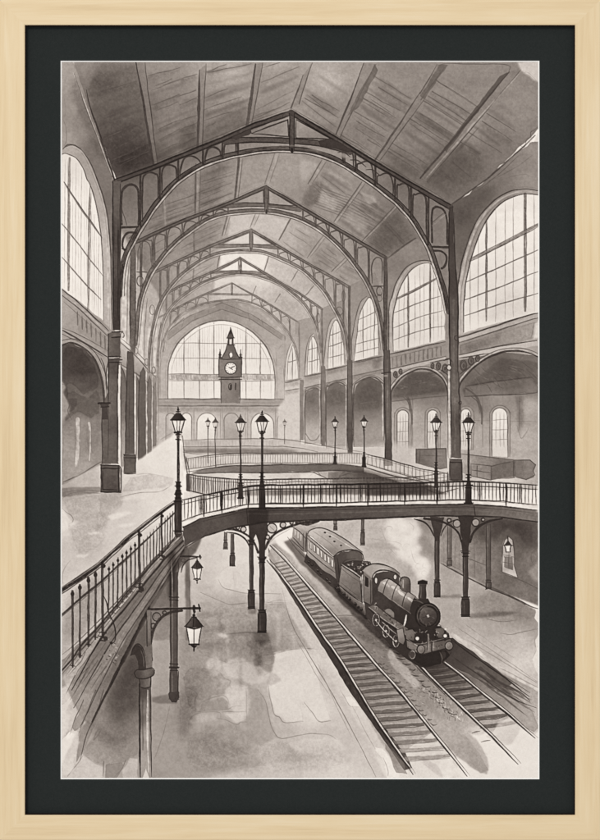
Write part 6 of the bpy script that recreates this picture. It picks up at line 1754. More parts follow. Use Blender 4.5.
def paint_stairs():
    LB = 'long side gallery edge with iron railings, sloping down the left of the picture'
    motif('painted_railed_gallery', LB)
    # deck and girder
    fill([(182, 533), (172, 540), (150, 562), (120, 600), (92, 632), (60.5, 662), (60.5, 706), (66, 702), (84, 682), (60.5, 720), (60.5, 740), (74, 728), (80, 734), (76, 762), (84, 750), (112, 690), (146, 616), (170, 566), (186, 546)],
         [(170, 545, 104), (150, 570, 108), (130, 590, 114), (110, 615, 122), (90, 640, 136), (70, 665, 150), (140, 610, 92), (120, 640, 96), (105, 670, 106), (90, 690, 130), (75, 700, 170), (68, 720, 196), (90, 720, 130), (84, 745, 150)], mottle=.09, edge=.08, rough=.5)
    fill([(60.5, 688), (70, 684), (82, 690), (90, 694), (93, 704), (85, 724), (74, 734), (68, 730), (60.5, 742)], [(66, 695, 206), (80, 700, 184), (72, 726, 190), (63, 735, 214)], a=.8, rough=.8, edge=.1, soft=.3, mark=False)
    fill([(60.5, 706), (70, 715), (66, 740), (80, 728), (74, 770), (60.5, 778)], 212, a=.6, soft=1.2, rough=.8, mark=False)
    fill([(72, 728), (82, 704), (92, 694), (94, 704), (84, 724), (75, 732)], 152, a=.8, rough=.5, edge=.15)
    cc = [[(176, 536), (137, 583), (103, 626), (62, 678)], [(181, 538), (146, 580), (112, 622), (68, 690)], [(183, 541), (154, 582), (122, 624), (74, 704)], [(185, 545), (162, 584), (132, 630), (82, 718)], [(187, 549), (171, 576), (147, 616), (93, 726)]]
    for c0, c1, v0, v1 in zip(cc[:-1], cc[1:], (158, 112, 130, 98), (184, 142, 152, 134)):
        fill(list(map(tuple, spline(c0))) + list(map(tuple, spline(c1)))[::-1], [(c0[0][0], c0[0][1], v0 - 8), (c0[1][0], c0[1][1], v0), (c0[2][0], c0[2][1], v0 + 6), (c0[3][0], c0[3][1], v1)], a=.85, mottle=.12, edge=.12, rough=.4, soft=.3)
    G = [((181, 534), (150, 564), (120, 598), (84, 636), (62, 655), 1.0, 84), ((182, 537), (160, 556), (128, 594), (94, 636), (64, 668), 1.0, 64), ((183, 541), (164, 560), (134, 597), (100, 640), (72, 690), 1.8, 46),
         ((184, 545), (168, 563), (140, 602), (108, 648), (74, 708), 1.3, 60), ((185, 548), (172, 566), (146, 606), (118, 650), (80, 728), 1.2, 66), ((186, 549), (174, 570), (148, 612), (126, 655), (92, 722), 3.2, 40), ((179, 540), (154, 566), (124, 604), (86, 650), (66, 676), .8, 96),
         ((183, 543), (166, 562), (137, 600), (104, 645), (70, 700), .8, 108)]
    for a, b, c, d, e, w, v in G:
        line([a, b, c, d, e], w * 1.15, v - 6, .9, taper=(.9, 1, 1, .4))
    for k in range(26):
        t = rng.uniform(0, 1)
        a_, b_ = lerp((181, 536), (185, 547), t), lerp((64, 664), (92, 722), t)
        s0 = rng.uniform(.1, .8)
        line([lerp(a_, b_, s0), lerp(a_, b_, min(1, s0 + rng.uniform(.08, .2)))], rng.uniform(.8, 2.4), rng.uniform(.78, 1.16), .8, mul=True, mark=False, soft=1.6)
    line([(179, 538), (158, 561), (127, 598), (92, 642)], 1.3, 176, .5, taper=(1, 1, .4))
    line([(184, 546.6), (170, 565), (143, 604), (114, 650), (90, 706)], 1.0, 150, .5, taper=(1, 1, .4))
    line([(120, 664), (100, 706), (88, 732), (80, 760)], 1.1, 62, .8)
    for k in range(8):
        x, y = 64 + 4 * k, 660 + 3 * k
        line([(x + 14, y - 14), (x + 4, y), (x - 2, y + 9)], 1.0, 86, .7, taper=(.8, 1, .2), wob=.5)
    for p in ([(84, 700), (74, 722), (70, 735)], [(96, 690), (86, 716), (78, 736)], [(104, 690), (96, 715), (86, 735)], [(75, 676), (66, 694)], [(88, 668), (72, 698)]):
        line(p, 1.0, 72, .7, taper=(1, 1, .2))
    for k in range(26):
        x, y = 113 + rng.normal(0, 3.4), 652 + rng.normal(0, 6)
        line([(x, y), (x + rng.uniform(-1.6, 1.6), y + rng.uniform(-1.6, 1.6))], 1.0, rng.choice([50, 80, 160]), .7, wob=.4)
    # railing
    top = [(176, 502), (162, 512), (140, 529), (126, 540), (110, 555), (96, 567), (80, 578), (60.5, 591)]
    top = top[::-1]
    up2 = [(60.5, 616), (80, 599), (103, 580), (120, 564), (138, 548), (160, 527), (176, 512)]
    low = [(60.5, 672), (72, 659), (86, 640), (102, 623), (120, 601), (137, 581), (152, 564), (164, 552), (176, 536)]
    # posts
    for x, yt, yb, w in [(103, 562, 637, 3.0), (139.6, 531, 588, 2.8), (162, 512, 556, 2.2)]:
        line([(x - .6, yt), (x, yb)], w, 48, .96, vary=.1)
        line([(x - w * .2, yt + 3), (x, yb - 3)], w * .25, 132, .5)
        for dy, k in ((-1, 1.6), (-5, 1.2), (3, .9)):
            line([(x - w * k, yb + dy), (x + w * k * .8, yb + dy + 1)], 1.2, 44, .92)
        disc(x + .4, yt + 4, w * .8, 50, ry=w * .7)
        disc(x + w * .9, yb + 1.6, w * .7, 54, ry=w * .8)
    xs = [72.6, 80, 88.6, 95.6, 109, 113.4, 118, 122.4, 126.6, 131, 135.2, 143.6, 147, 150.4, 153.6, 156.6, 159.6, 165, 167.6, 170.2, 172.6]
    for i, x in enumerate(xs):
        y0, y1 = yat(up2, x) - (14 if x < 100 else 8 if x < 140 else 4), yat(low, x)
        w = 2.4 if x < 100 else 1.7 if x < 140 else 1.1
        line([(x + rng.uniform(-.3, .3), y0), (x, (y0 + y1) / 2), (x + rng.uniform(-.3, .3), y1 + (9 if x < 100 else 5 if x < 140 else 1))], w, 56, .93, vary=.25)
        if x < 140:
            disc(x, y0 + 2.6, w * .8, 52, ry=w)
            line([(x - w, y1 + (7 if x < 100 else 3)), (x + w, y1 + (8 if x < 100 else 4))], 1, 50, .8)
            line([(x - w * .2, y0 + 8), (x - w * .2, y1 - 4)], w * .22, 150, .45)
    line(top, 3.4, 40, .97, taper=(1.25, 1, .7))
    line([(x, y - 2.8) for x, y in top], .9, 62, .8)
    line([(x, y - 1.6) for x, y in top], .9, 190, .6)
    line([(x, y + 3.4) for x, y in top[:-1]], 1.1, 58, .85, taper=(1.2, 1, .6))
    line(up2, 2.0, 50, .92, taper=(1.2, 1, .7))
    line([(x, y + 2.4) for x, y in up2[:-2]], .8, 84, .75)
    line(low, 1.8, 50, .92, taper=(1.2, 1, .7))
    line([(x + .6, y + 3) for x, y in low[:-2]], .9, 78, .8)
    # scrolled stay at the nearest post
    line([(104, 596), (107.4, 604), (109, 613), (113.4, 622), (115.6, 631), (115, 640), (111.6, 643.6), (110, 642)], 1.5, 48, .93)
    disc(111.4, 643, 1.5, 50)
    # shade under the gallery
    motif('painted_lower_wall', 'deep shade below the left side gallery in the picture')
    fill([(150, 640), (150, 606), (160, 590), (184, 552), (190, 545), (202, 537), (196, 552), (178, 570), (172, 600), (172, 640)], [(165, 590, 104), (180, 560, 84), (160, 610, 112), (165, 632, 140)], a=.85, soft=1.2, mottle=.1)
    fill([(128, 654), (146, 616), (150, 640), (142, 655), (140, 735), (118, 738), (94, 728)], [(140, 650, 84), (134, 670, 86), (125, 690, 98), (118, 720, 112), (112, 735, 130), (135, 720, 124), (100, 725, 140)], a=.85, soft=2, mottle=.12)
    glaze([(130, 655), (142, 650), (140, 710), (116, 720), (108, 705)], .82, soft=5)


def paint_gallery_supports():
    # far bracket post with the upper lantern
    motif('painted_iron_post', 'far gallery post carrying the small upper lantern in the picture')
    fill([(184, 548), (188.6, 546), (190.6, 620), (190, 640), (185.6, 640), (186, 600)], [(186, 570, 96), (189, 610, 118)], a=.85, mottle=.1, edge=.1, soft=.3)
    line([(188.8, 550), (190, 620)], .8, 70, .7)
    post(174, 572, None, 668, 699, 3.6, 'middle gallery post with plinth, left of the hanging lanterns in the picture', 74, 4.2)
    for y, k in ((597, 1.3), (600, 1.2), (667, 1.3), (664, 1.1), (693, 1.2)):
        line([(174 - 3.6 * k, y), (174 + 3.6 * k, y + .3)], 1.2, 46, .9)
    glaze([(168.4, 556), (176, 550), (175, 590), (168.4, 600)], .62, soft=1.5)
    line([(171.6, 560), (172.4, 596)], 1, 190, .5)
    fill([(152, 698), (168, 694), (177, 698), (178, 703), (160, 703.6), (152, 702)], 112, a=.75, soft=.5, edge=.15, rough=.4)
    fill([(169.6, 692), (178.6, 691.6), (179, 698), (176.4, 702.6), (171.6, 702), (169.2, 698)], 66, mottle=.16, edge=.15)
    line([(170, 706), (166, 724), (160, 744), (154, 760)], .7, 120, .6)
    motif('painted_bracket', 'curved iron bracket holding the small upper lantern in the picture')
    line([(180, 556.6), (190, 556.4), (201.6, 557)], 2.0, 42, .95)
    line([(181, 572), (183, 566), (188, 560), (197, 557.6)], 1.6, 48, .9)
    line([(178, 560), (178.6, 568), (177, 580)], 1.2, 56, .85)
    line([(200, 555.6), (200.4, 558.4)], 2, 42, .9)
    ring(183.4, 560.4, 2, 2, .8, 56, .8)
    # near bracket
    motif('painted_bracket', 'large curved iron bracket holding the big lower lantern in the picture')
    line([(148.6, 609.4), (170, 608.8), (200, 608)], 2.9, 44, .96)
    line([(150, 607.6), (176, 607.2), (198, 606.6)], .7, 150, .5)
    line([(199, 604.6), (200, 611)], 2.0, 40, .95)
    line([(194, 606), (194.4, 612)], 3, 40, .95)
    line([(151.6, 660), (151, 645), (153.6, 630), (160, 619), (170, 612.6), (182, 610.4)], 2.6, 50, .95)
    line([(153.8, 656), (153.6, 644), (156, 632), (162, 622), (172, 615)], .8, 150, .6)
    for cx, cy, r in [(157, 617, 4.2), (153.4, 626, 2.6), (164.6, 612.8, 1.8)]:
        ring(cx, cy, r, r, 1.4, 48, .92)
        ring(cx - .3, cy - .3, r * .55, r * .55, .7, 96, .6)
    fill([(146.6, 610), (151, 610), (152, 668), (147.4, 668)], [(148, 630, 120), (150, 650, 90)], mottle=.1, edge=.1)
    line([(146.6, 612), (147.4, 668)], 1.1, 48, .9)
    line([(151, 612), (152, 668)], 1.0, 52, .9)
    # nearest post, running off the foot of the sheet
    motif('painted_iron_post', 'nearest gallery post at the lower left of the picture')
    fill([(143, 648), (152, 644), (152, 669), (143, 669)], [(145, 660, 84), (150, 660, 132)], mottle=.1)
    fill([(130.6, 656), (133, 648.6), (137.5, 644.4), (142, 647.5), (145, 656), (146.5, 669), (138.6, 669), (138.2, 661), (135.4, 655)], 54, mottle=.14, edge=.1)
    line([(141, 650), (143.4, 658), (144, 667)], 1, 120, .6)
    line([(130.6, 656), (133, 648.6), (137.5, 644), (142.4, 647.5), (145.4, 656)], 1.3, 40, .9)
    fill([(138.6, 684), (150.6, 684), (151, 740), (152, 777), (140, 777.6), (139, 720)], [(140, 720, 96), (145, 710, 128), (149, 730, 168), (146, 765, 160), (141, 690, 70)], mottle=.08, edge=.06)
    line([(139.4, 684), (139.8, 720), (140.4, 777)], 2.0, 40, .95)
    line([(142.6, 690), (142.8, 750)], 1.6, 84, .6)
    line([(151, 684), (150.6, 720), (151.6, 777)], 1.1, 50, .9)
    line([(148, 690), (147.6, 730), (148.6, 772)], 1.8, 206, .7)
    line([(149.8, 688), (149.6, 772)], .8, 92, .7)
    fill([(139, 677), (151.8, 676), (150.8, 687), (140, 688)], [(140, 682, 70), (149, 682, 120)], edge=.15, mottle=.1)
    fill([(134.4, 674), (136, 670.4), (142, 669), (151, 668.4), (154.4, 670.6), (154, 674.6), (150, 677.4), (138, 678.6)], [(138, 674, 62), (147, 672, 120), (152, 674, 78)], edge=.2, mottle=.12, curve=True)
    for p in ([(134.4, 672.6), (137, 669.6), (144, 669.4), (152, 668), (154.6, 671)], [(134.4, 673), (137, 678), (146, 678.6), (153.6, 675), (154.6, 671.4)], [(139, 686.6), (145, 688.4), (151, 686.6)], [(139.6, 679), (139.8, 687)], [(151.4, 677), (150.6, 687)]):
        line(p, 1.3, 42, .92)
    fill([(143, 778), (146, 768), (149, 778)], 216, a=.7, mark=False)

    lantern(194, 610, 1.0, 'big hanging lantern on the near bracket at the lower left of the picture')
    lantern(197.2, 557, .64, 'small hanging lantern on the far bracket, above the big one in the picture')
    motif('painted_hanging_lantern', 'small wall lantern over the pale window on the right of the picture')
    line([(507.6, 536), (507.6, 541)], 1.2, 44, .9)
    fill([(504, 545), (507.6, 540), (511.4, 545)], 52)
    fill([(504.6, 545.6), (511, 545.6), (509.4, 551.6), (506, 551.6)], 232, mottle=.02)
    for p in ([(504.4, 545), (506, 552)], [(511.2, 545), (509.6, 552)], [(503.6, 545.2), (512, 545.2)], [(506, 552), (509.6, 552)]):
        line(p, 1, 46, .9)


def paint_front_lamps():
    lamp(240.6, 414.4, .80, 480, 'mid-sized lamp just left of the bridge-post lamp in the picture', 48, (474, 499, 3.2), 218)
    lamp(262, 411, 1.0, 480, 'tall dark lamp over the paired posts of the front bridge in the picture', 38, (472, 510, 4.4))
    lamp(436, 413.6, .82, 474, 'smaller of the two lamps at the right end of the front bridge in the picture', 50, (462, 488, 2.6), 226)
    line([(436.6, 487), (437, 503)], 1.6, 44, .9)
    lamp(468.4, 412.6, .96, 478, 'larger of the two lamps at the right end of the front bridge in the picture', 40, (474, 504.4, 4.4))
    x = 178.2
    lamp(x, 407.6, 1.18, 486, 'tall lamp at the corner where the side gallery meets the front bridge, left in the picture', 38)
    fill([(x - 2, 482), (x + 2, 482), (x + 2.6, 486), (x + 1.8, 489), (x + 3.4, 493), (x + 2.6, 497), (x + 3.8, 501), (x + 3.8, 533), (x - 3.8, 533), (x - 3.8, 501), (x - 2.6, 497), (x - 3.4, 493), (x - 1.8, 489), (x - 2.6, 486)], [(x - 2, 515, 74), (x + 3, 515, 38), (x, 490, 48)], mottle=.1, edge=.15, rough=.15)
    for y, k in ((482, 2.4), (486, 3), (490.6, 2.4), (494, 3.6), (498, 3.0), (501.6, 4.2), (531, 4.4)):
        line([(x - k, y), (x + k, y)], 1.3, 32, .92)
    line([(x - 1.2, 504), (x - 1.2, 529)], .8, 120, .5)
    fill([(x - 4, 533), (x + 4, 533), (x + 2, 537), (x - 2, 538)], 60)


def finish():
    """pigment settling into the tooth of the paper"""
    global V, ID
    V = V + .6 * (V - blur(V, .9)) + .14 * (V - blur(V, 7))
    V = V + 8 * np.exp(-((V - 200) / 26) ** 2) - 4 * np.exp(-((V - 115) / 34) ** 2)
    dark = np.clip((236 - V) / 130, 0, 1)
    lay = noise(3.0, .7) * .5 + noise(.7, 2.4) * .35
    V = V * (1 + dark * (0.022 * N1 + 0.018 * N2 + 0.012 * N4 + 0.022 * lay))
    V = V + (1.5 * lay + 1.0 * N1) * (1 - dark)
    V = np.clip(V, 14, 243)
    # every scrap of sheet belongs to the nearest painted motif

    for _ in range(400):
        z = ID == 0
        if not z.any():
            break
        p = np.pad(ID, 1, mode='edge')
        for n in (p[:-2, 1:-1], p[2:, 1:-1], p[1:-1, :-2], p[1:-1, 2:]):
            ID = np.where((ID == 0) & (n > 0), n, ID)


def paint():
    paint_roof()
    paint_end_wall()
    paint_left_wall()
    paint_right_wall()
    paint_right_arcade()
    paint_far_left()
    paint_upper_floor()
    paint_benches()
    paint_trusses()
    paint_columns()
    paint_far_bridges()
    paint_lower_floor()
    paint_tracks()
    paint_train()
    paint_posts()
    paint_front_bridge()
    paint_stairs()
    paint_gallery_supports()
    paint_front_lamps()
    finish()


paint()


# ------------------------------------------------------------------ the scene
MM = 0.001
CZ = 1.55                    # height of the picture's centre on the wall
CAM_D = 2.4                  # camera to the face of the frame
Y_FACE, Y_MAT, Y_PRINT, Y_BACK = -0.024, -0.0176, -0.0168, -0.0030
sc = bpy.context.scene
col = sc.collection


def lin(r, g, b):
    f = lambda c: (c / 255 / 12.92) if c / 255 <= 0.04045 else ((c / 255 + 0.055) / 1.055) ** 2.4
    return (f(r), f(g), f(b), 1.0)


def mat(name, rough=0.7, spec=0.3):
    m = bpy.data.materials.new(name)
    m.use_nodes = True
    nt = m.node_tree
    b = nt.nodes['Principled BSDF']
    b.inputs['Roughness'].default_value = rough
    b.inputs['Specular IOR Level'].default_value = spec
    return m, nt, b


def node(nt, kind, **kw):
    n = nt.nodes.new(kind)
    for k, v in kw.items():
        if k in n.inputs:
            n.inputs[k].default_value = v
        else:
            setattr(n, k, v)
    return n


def ramp(nt, stops):
    r = nt.nodes.new('ShaderNodeValToRGB')
    e = r.color_ramp.elements
    while len(e) < len(stops):
        e.new(0.5)
    for el, (p, c) in zip(e, stops):
        el.position = p
        el.color = c
    return r


def mat_paint():
    """sepia ink and wash on cotton paper: the sheet's ink reading picks the tint, paper tooth breaks it up"""
    m, nt, b = mat('ink_wash_on_paper', 0.92, 0.12)
    at = node(nt, 'ShaderNodeAttribute', attribute_name='ink')
    tc = node(nt, 'ShaderNodeTexCoord')
    n1 = node(nt, 'ShaderNodeTexNoise', Scale=900.0, Detail=3.0, Roughness=0.6)
    nt.links.new(tc.outputs['Object'], n1.inputs['Vector'])
    ad = node(nt, 'ShaderNodeMath', operation='MULTIPLY_ADD')
    ad.inputs[1].default_value = 0.045
    nt.links.new(n1.outputs['Fac'], ad.inputs[0])
    sb = node(nt, 'ShaderNodeMath', operation='SUBTRACT')
    sb.inputs[1].default_value = 0.0225
    nt.links.new(at.outputs['Fac'], ad.inputs[2])
    nt.links.new(ad.outputs[0], sb.inputs[0])
    S_ = [(0, (19, 15, 13)), (25, (34, 28, 25)), (50, (56, 48, 44)), (75, (81, 72, 67)), (100, (106, 97, 90)), (125, (132, 122, 115)), (150, (157, 147, 139)), (175, (182, 172, 164)), (200, (208, 198, 190)), (220, (228, 219, 210)), (240, (247, 239, 230))]
    r = ramp(nt, [(v / 255, lin(*c)) for v, c in S_])
    nt.links.new(sb.outputs[0], r.inputs[0])
    nt.links.new(r.outputs[0], b.inputs['Base Color'])
    n2 = node(nt, 'ShaderNodeTexNoise', Scale=650.0, Detail=2.0)
    nt.links.new(tc.outputs['Object'], n2.inputs['Vector'])
    bp = node(nt, 'ShaderNodeBump', Strength=0.05, Distance=0.0004)
    nt.links.new(n2.outputs['Fac'], bp.inputs['Height'])
    nt.links.new(bp.outputs[0], b.inputs['Normal'])
    return m


def mat_wood():
    """pale maple: streaks along the rail, faint figure across it"""
    m, nt, b = mat('pale_maple', 0.5, 0.25)
    tc = node(nt, 'ShaderNodeTexCoord')
    oi = node(nt, 'ShaderNodeObjectInfo')
    mp = node(nt, 'ShaderNodeMapping')
    nt.links.new(tc.outputs['Object'], mp.inputs['Vector'])
    cm = node(nt, 'ShaderNodeCombineXYZ')
    mu = node(nt, 'ShaderNodeMath', operation='MULTIPLY')
    mu.inputs[1].default_value = 7.0
    nt.links.new(oi.outputs['Random'], mu.inputs[0])
    for k in range(3):
        nt.links.new(mu.outputs[0], cm.inputs[k])
    nt.links.new(cm.outputs[0], mp.inputs['Location'])
    mp.inputs['Scale'].default_value = (2.2, 60, 60)
    a = node(nt, 'ShaderNodeTexNoise', Scale=2.0, Detail=5.0, Roughness=0.62, Distortion=0.6)
    nt.links.new(mp.outputs[0], a.inputs['Vector'])
    mp2 = node(nt, 'ShaderNodeMapping')
    nt.links.new(cm.outputs[0], mp2.inputs['Location'])
    nt.links.new(tc.outputs['Object'], mp2.inputs['Vector'])
    mp2.inputs['Scale'].default_value = (16, 420, 420)
    f = node(nt, 'ShaderNodeTexNoise', Scale=1.6, Detail=3.0, Roughness=0.6)
    nt.links.new(mp2.outputs[0], f.inputs['Vector'])
    mp3 = node(nt, 'ShaderNodeMapping')
    nt.links.new(tc.outputs['Object'], mp3.inputs['Vector'])
    nt.links.new(cm.outputs[0], mp3.inputs['Location'])
    mp3.inputs['Scale'].default_value = (9, 14, 14)
    c = node(nt, 'ShaderNodeTexNoise', Scale=1.0, Detail=3.0)
    nt.links.new(mp3.outputs[0], c.inputs['Vector'])
    r = ramp(nt, [(0.25, lin(216, 191, 151)), (0.45, lin(226, 202, 162)), (0.6, lin(230, 208, 170)), (0.78, lin(234, 215, 182))])
    s1 = node(nt, 'ShaderNodeMath', operation='MULTIPLY_ADD')
    s1.inputs[1].default_value = 0.35
    nt.links.new(f.outputs['Fac'], s1.inputs[0])
    s2 = node(nt, 'ShaderNodeMath', operation='MULTIPLY_ADD')
    s2.inputs[1].default_value = 0.35
    s2.inputs[2].default_value = -0.34
    nt.links.new(c.outputs['Fac'], s2.inputs[0])
    nt.links.new(s2.outputs[0], s1.inputs[2])
    s3 = node(nt, 'ShaderNodeMath', operation='ADD')
    nt.links.new(a.outputs['Fac'], s3.inputs[0])
    nt.links.new(s1.outputs[0], s3.inputs[1])
    nt.links.new(s3.outputs[0], r.inputs[0])
    nt.links.new(r.outputs[0], b.inputs['Base Color'])
    bp = node(nt, 'ShaderNodeBump', Strength=0.06, Distance=0.0004)
    nt.links.new(f.outputs['Fac'], bp.inputs['Height'])
    nt.links.new(bp.outputs[0], b.inputs['Normal'])
    return m


def mat_card(name, c0, c1, scale, rough=0.9, spec=0.1, bump=0.08):
    m, nt, b = mat(name, rough, spec)
    tc = node(nt, 'ShaderNodeTexCoord')
    n = node(nt, 'ShaderNodeTexNoise', Scale=scale, Detail=4.0, Roughness=0.65)
    nt.links.new(tc.outputs['Object'], n.inputs['Vector'])
    r = ramp(nt, [(0.35, lin(*c0)), (0.65, lin(*c1))])
    nt.links.new(n.outputs['Fac'], r.inputs[0])
    nt.links.new(r.outputs[0], b.inputs['Base Color'])
    bp = node(nt, 'ShaderNodeBump', Strength=bump, Distance=0.0003)
    nt.links.new(n.outputs['Fac'], bp.inputs['Height'])
    nt.links.new(bp.outputs[0], b.inputs['Normal'])
    return m


def link(name, verts, faces, material, parent=None, loc=(0, 0, 0), rot=(0, 0, 0), smooth=False):
    me = bpy.data.meshes.new(name)
    me.from_pydata(verts, [], faces)
    me.materials.append(material)
    me.update()
    o = bpy.data.objects.new(name, me)
    col.objects.link(o)
    o.location = loc
    o.rotation_euler = rot
    if parent:
        o.parent = parent
    return o


M_PAINT, M_WOOD = mat_paint(), mat_wood()
M_MAT = mat_card('charcoal_mat_card', (36, 40, 39), (42, 45, 44), 700)
M_CORE = mat_card('white_mat_core', (246, 244, 240), (250, 248, 244), 900)
M_EDGE_SHADE = mat_card('dark_edge_shade', (24, 14, 12), (36, 22, 19), 300)  # near-black colour stands for the shade inside the frame edge
M_PAPER = mat_card('cream_cotton_paper', (226, 220, 211), (234, 228, 219), 900)
M_BACK = mat_card('grey_backing_card', (120, 112, 104), (132, 124, 116), 500)
M_WALL = mat_card('painted_plaster', (214, 210, 203), (220, 216, 209), 60, 0.85, 0.2, 0.3)

pic = bpy.data.objects.new('framed_picture', None)
col.objects.link(pic)
pic.location = (0, 0, CZ - 0.42)
pic['label'] = 'pale maple framed ink and wash picture of an iron railway station, under a charcoal mat'
pic['category'] = 'framed picture'


def depth_scale(y):
    """things set back behind the frame's face are a little larger so that they meet it as seen in the picture"""
    return (CAM_D + (y - Y_FACE)) / CAM_D


# ---- frame: four mitred rails, each with a dark strip for its inner-edge shade
def rail_mesh(half_len, w, d):
    """rail along local X: outer edge at z=0, inner edge at z=w, back at y=0, front at y=-d, mitred at 45 degrees"""
    r = 0.0009
    prof = [(0, 0), (0, -d + 2 * r), (0.3 * r, -d + 0.9 * r), (0.9 * r, -d + 0.3 * r), (2 * r, -d), (w - 1.2 * r, -d), (w - 0.4 * r, -d + 0.25 * r), (w - 0.08 * r, -d + 0.7 * r), (w, -d + 1.4 * r), (w, 0)]
    v, f = [], []
    n = len(prof)
    seg = 40
    for i in range(seg + 1):
        t = i / seg * 2 - 1
        for z, y in prof:
            v.append((t * (half_len - z), y, z))
    for i in range(seg):
        for k in range(n):
            a, b = i * n + k, i * n + (k + 1) % n
            f.append((a, b, b + n, a + n))
    f.append(tuple(range(n)))
    f.append(tuple(seg * n + k for k in reversed(range(n))))
    return v, f


FW, FD = 0.0256, 0.022
OUT_X, OUT_Z = 0.3006, 0.4206
for (cx, cz, rot, hl) in [(0, -OUT_Z, 0, OUT_X), (0, OUT_Z, math.pi, OUT_X), (-OUT_X, 0, math.pi / 2, OUT_Z), (OUT_X, 0, -math.pi / 2, OUT_Z)]:
    v, f = rail_mesh(hl, FW, FD)
    o = link('frame_rail', v, f, M_WOOD, pic, (cx, Y_FACE + FD, 0.42 + cz), (0, rot, 0))
    # added thin dark strip on the rail's inner side, shade put into its colour
    t, y0, y1 = 0.0007, -FD + 0.0014, 0.0
    v, f = [], []
    for s in (-1, 1):
        for z in (FW + 0.00003, FW + t):
            for y in (y0, y1):
                v.append((s * (hl - z), y, z))
    f = [(0, 1, 3, 2), (4, 6, 7, 5), (0, 4, 5, 1), (2, 3, 7, 6), (0, 2, 6, 4), (1, 5, 7, 3)]
    link('inner_shade_strip', v, f, M_EDGE_SHADE, o)

# ---- mat board with its bevelled window
k = depth_scale(Y_MAT)
kp = depth_scale(Y_PRINT)


def P(px, py, y, s):
    return ((px - 300) * MM * s, y, 0.42 + (420 - py) * MM * s)


def ring_mesh(outer, inner, y0, y1, s0, s1):
    v = []
    for (a, b, c, d), y, s in ((outer, y0, s0), (inner, y1, s1)):
        v += [P(a, b, y, s), P(c, b, y, s), P(c, d, y, s), P(a, d, y, s)]
    f = [(i, i + 4, (i + 1) % 4 + 4, (i + 1) % 4) for i in range(4)]
    return v, f


A0, A1 = (60.8, 60.8, 539.2, 779.2), (62.0, 62.0, 538.0, 778.0)
v, f = ring_mesh((24.4, 24.4, 575.6, 815.6), A0, Y_MAT, Y_MAT, k, k)
# the card's thickness: a back sheet a little behind
v2, f2 = ring_mesh((24.4, 24.4, 575.6, 815.6), (59.0, 59.0, 541.0, 781.0), Y_PRINT - 0.0002, Y_PRINT - 0.0002, k, k)
n = len(v)
v += v2
f += [tuple(reversed([i + n for i in q_])) for q_ in f2]
f += [(i, (i + 1) % 4, (i + 1) % 4 + n, i + n) for i in range(4)]
mat_o = link('mat_board', v, f, M_MAT, pic)
v, f = ring_mesh(A0, A1, Y_MAT, Y_PRINT - 0.0001, k, kp)
link('bevel', v, f, M_CORE, mat_o)
v = [P(a, b, y, 1) for y in (Y_BACK, Y_PRINT + 0.0008) for a, b in ((22, 22), (578, 22), (578, 818), (22, 818))]
f = [(0, 1, 2, 3), (7, 6, 5, 4), (0, 4, 5, 1), (1, 5, 6, 2), (2, 6, 7, 3), (3, 7, 4, 0)]
link('backing_board', v, f, M_BACK, pic)


# ---- the print: one flat sheet; the painted motifs are pieces of that same sheet
def clean_ids(a):
    for _ in range(2):
        p = np.pad(a, 1, mode='edge')
        up, dn, lf, rt = p[:-2, 1:-1], p[2:, 1:-1], p[1:-1, :-2], p[1:-1, 2:]
        lone = ((up == a).astype(np.int8) + (dn == a) + (lf == a) + (rt == a)) <= 1
        a = np.where(lone, np.where(up == dn, up, lf), a)
    return a


IDS = clean_ids(ID)[:-1, :-1]
gx = (X0 + (np.arange(W) + 0.5) / S - 300) * MM * kp
gz = 0.42 + (420 - (Y0 + (np.arange(H) + 0.5) / S)) * MM * kp
VX = np.broadcast_to(gx[None, :], (H, W)).ravel()
VZ = np.broadcast_to(gz[:, None], (H, W)).ravel()
INK = (V / 255).astype(np.float32).ravel()


def sheet(name, cells, parent):
    r, c = cells
    a = r * W + c
    quads = np.stack([a, a + W, a + W + 1, a + 1], 1)
    used, idx = np.unique(quads, return_inverse=True)
    co = np.empty((len(used), 3), np.float32)
    co[:, 0], co[:, 1], co[:, 2] = VX[used], Y_PRINT, VZ[used]
    me = bpy.data.meshes.new(name)
    nf = len(quads)
    me.vertices.add(len(used))
    me.vertices.foreach_set('co', co.ravel())
    me.loops.add(nf * 4)
    me.loops.foreach_set('vertex_index', idx.astype(np.int32).ravel())
    me.polygons.add(nf)
    me.polygons.foreach_set('loop_start', np.arange(0, nf * 4, 4, dtype=np.int32))
    at = me.attributes.new('ink', 'FLOAT', 'POINT')
    at.data.foreach_set('value', INK[used])
    me.materials.append(M_PAINT)
    me.update(calc_edges=True)
    o = bpy.data.objects.new(name, me)
    col.objects.link(o)
    o.parent = parent
    return o


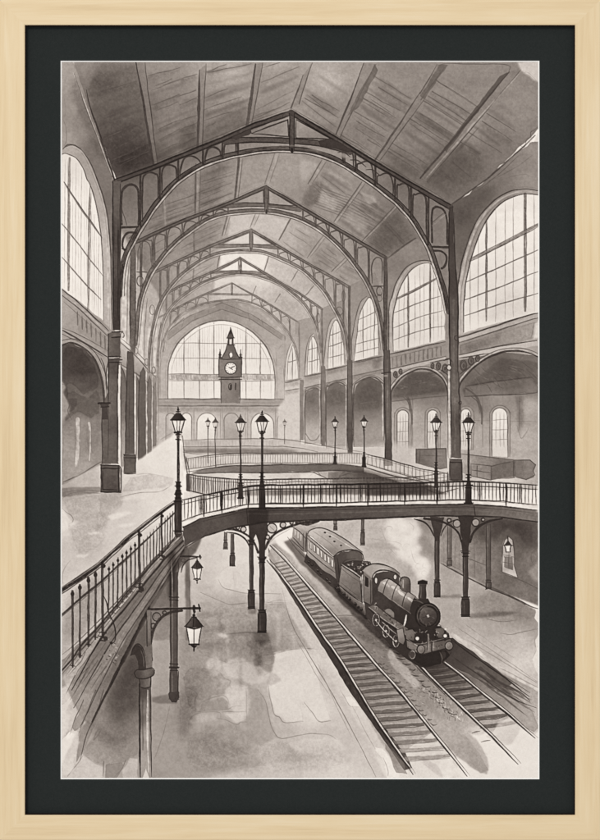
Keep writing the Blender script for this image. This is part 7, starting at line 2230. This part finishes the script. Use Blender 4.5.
a0, a1, b0, b1 = gx[0] - 0.0005, gx[-1] + 0.0005, gz[-1] - 0.0005, gz[0] + 0.0005
yf, yb = Y_PRINT + 0.0001, Y_PRINT + 0.0005
pr = link('print', [(x, y, z) for y in (yf, yb) for x, z in ((a0, b0), (a1, b0), (a1, b1), (a0, b1))],
          [(0, 1, 2, 3), (7, 6, 5, 4), (0, 4, 5, 1), (1, 5, 6, 2), (2, 6, 7, 3), (3, 7, 4, 0)], M_PAPER, pic)
pr['label'] = 'sepia ink and wash picture of a glazed iron railway station'
for i, (name, label) in enumerate(MOTIFS):
    cells = np.nonzero(IDS == i)
    if i == 0 or len(cells[0]) < 12:
        continue
    o = sheet(name, cells, pr)
    o['label'] = label

# ---- the wall it hangs on
v = [(-2.5, 0, 0), (2.5, 0, 0), (2.5, 0, 3.2), (-2.5, 0, 3.2), (-2.5, 0.1, 0), (2.5, 0.1, 0), (2.5, 0.1, 3.2), (-2.5, 0.1, 3.2)]
f = [(0, 1, 2, 3), (7, 6, 5, 4), (0, 4, 5, 1), (1, 5, 6, 2), (2, 6, 7, 3), (3, 7, 4, 0)]
w_ = link('wall', v, f, M_WALL)
w_['kind'] = 'structure'
w_['label'] = 'plain off-white plaster wall behind the frame'

# ---- light: even room light and one soft lamp from the upper left
wd = bpy.data.worlds.new('World')
sc.world = wd
wd.use_nodes = True
wd.node_tree.nodes['Background'].inputs[0].default_value = (1.0, 1.0, 1.0, 1)
wd.node_tree.nodes['Background'].inputs[1].default_value = 0.72
ld = bpy.data.lights.new('picture_lamp', 'AREA')
ld.shape = 'SQUARE'
ld.size = 1.4
ld.energy = 105
ld.color = (1.0, 0.99, 0.98)
lo = bpy.data.objects.new('picture_lamp', ld)
col.objects.link(lo)
lo.location = (-2.0, -4.6, CZ + 2.6)
from mathutils import Vector
lo.rotation_euler = (Vector((0, 0, CZ)) - lo.location).to_track_quat('-Z', 'Y').to_euler()

# ---- camera, straight on
cd = bpy.data.cameras.new('camera')
cd.sensor_fit = 'VERTICAL'
cd.angle_y = 2 * math.atan(0.42 / CAM_D)
cd.clip_start, cd.clip_end = 0.05, 50
co_ = bpy.data.objects.new('camera', cd)
col.objects.link(co_)
co_.location = (0, Y_FACE - CAM_D, CZ)
co_.rotation_euler = (math.pi / 2, 0, 0)
sc.camera = co_

sc.view_settings.view_transform = 'Standard'
sc.view_settings.look = 'None'
sc.view_settings.exposure = 0
sc.view_settings.gamma = 1
sc.view_settings.use_curve_mapping = False
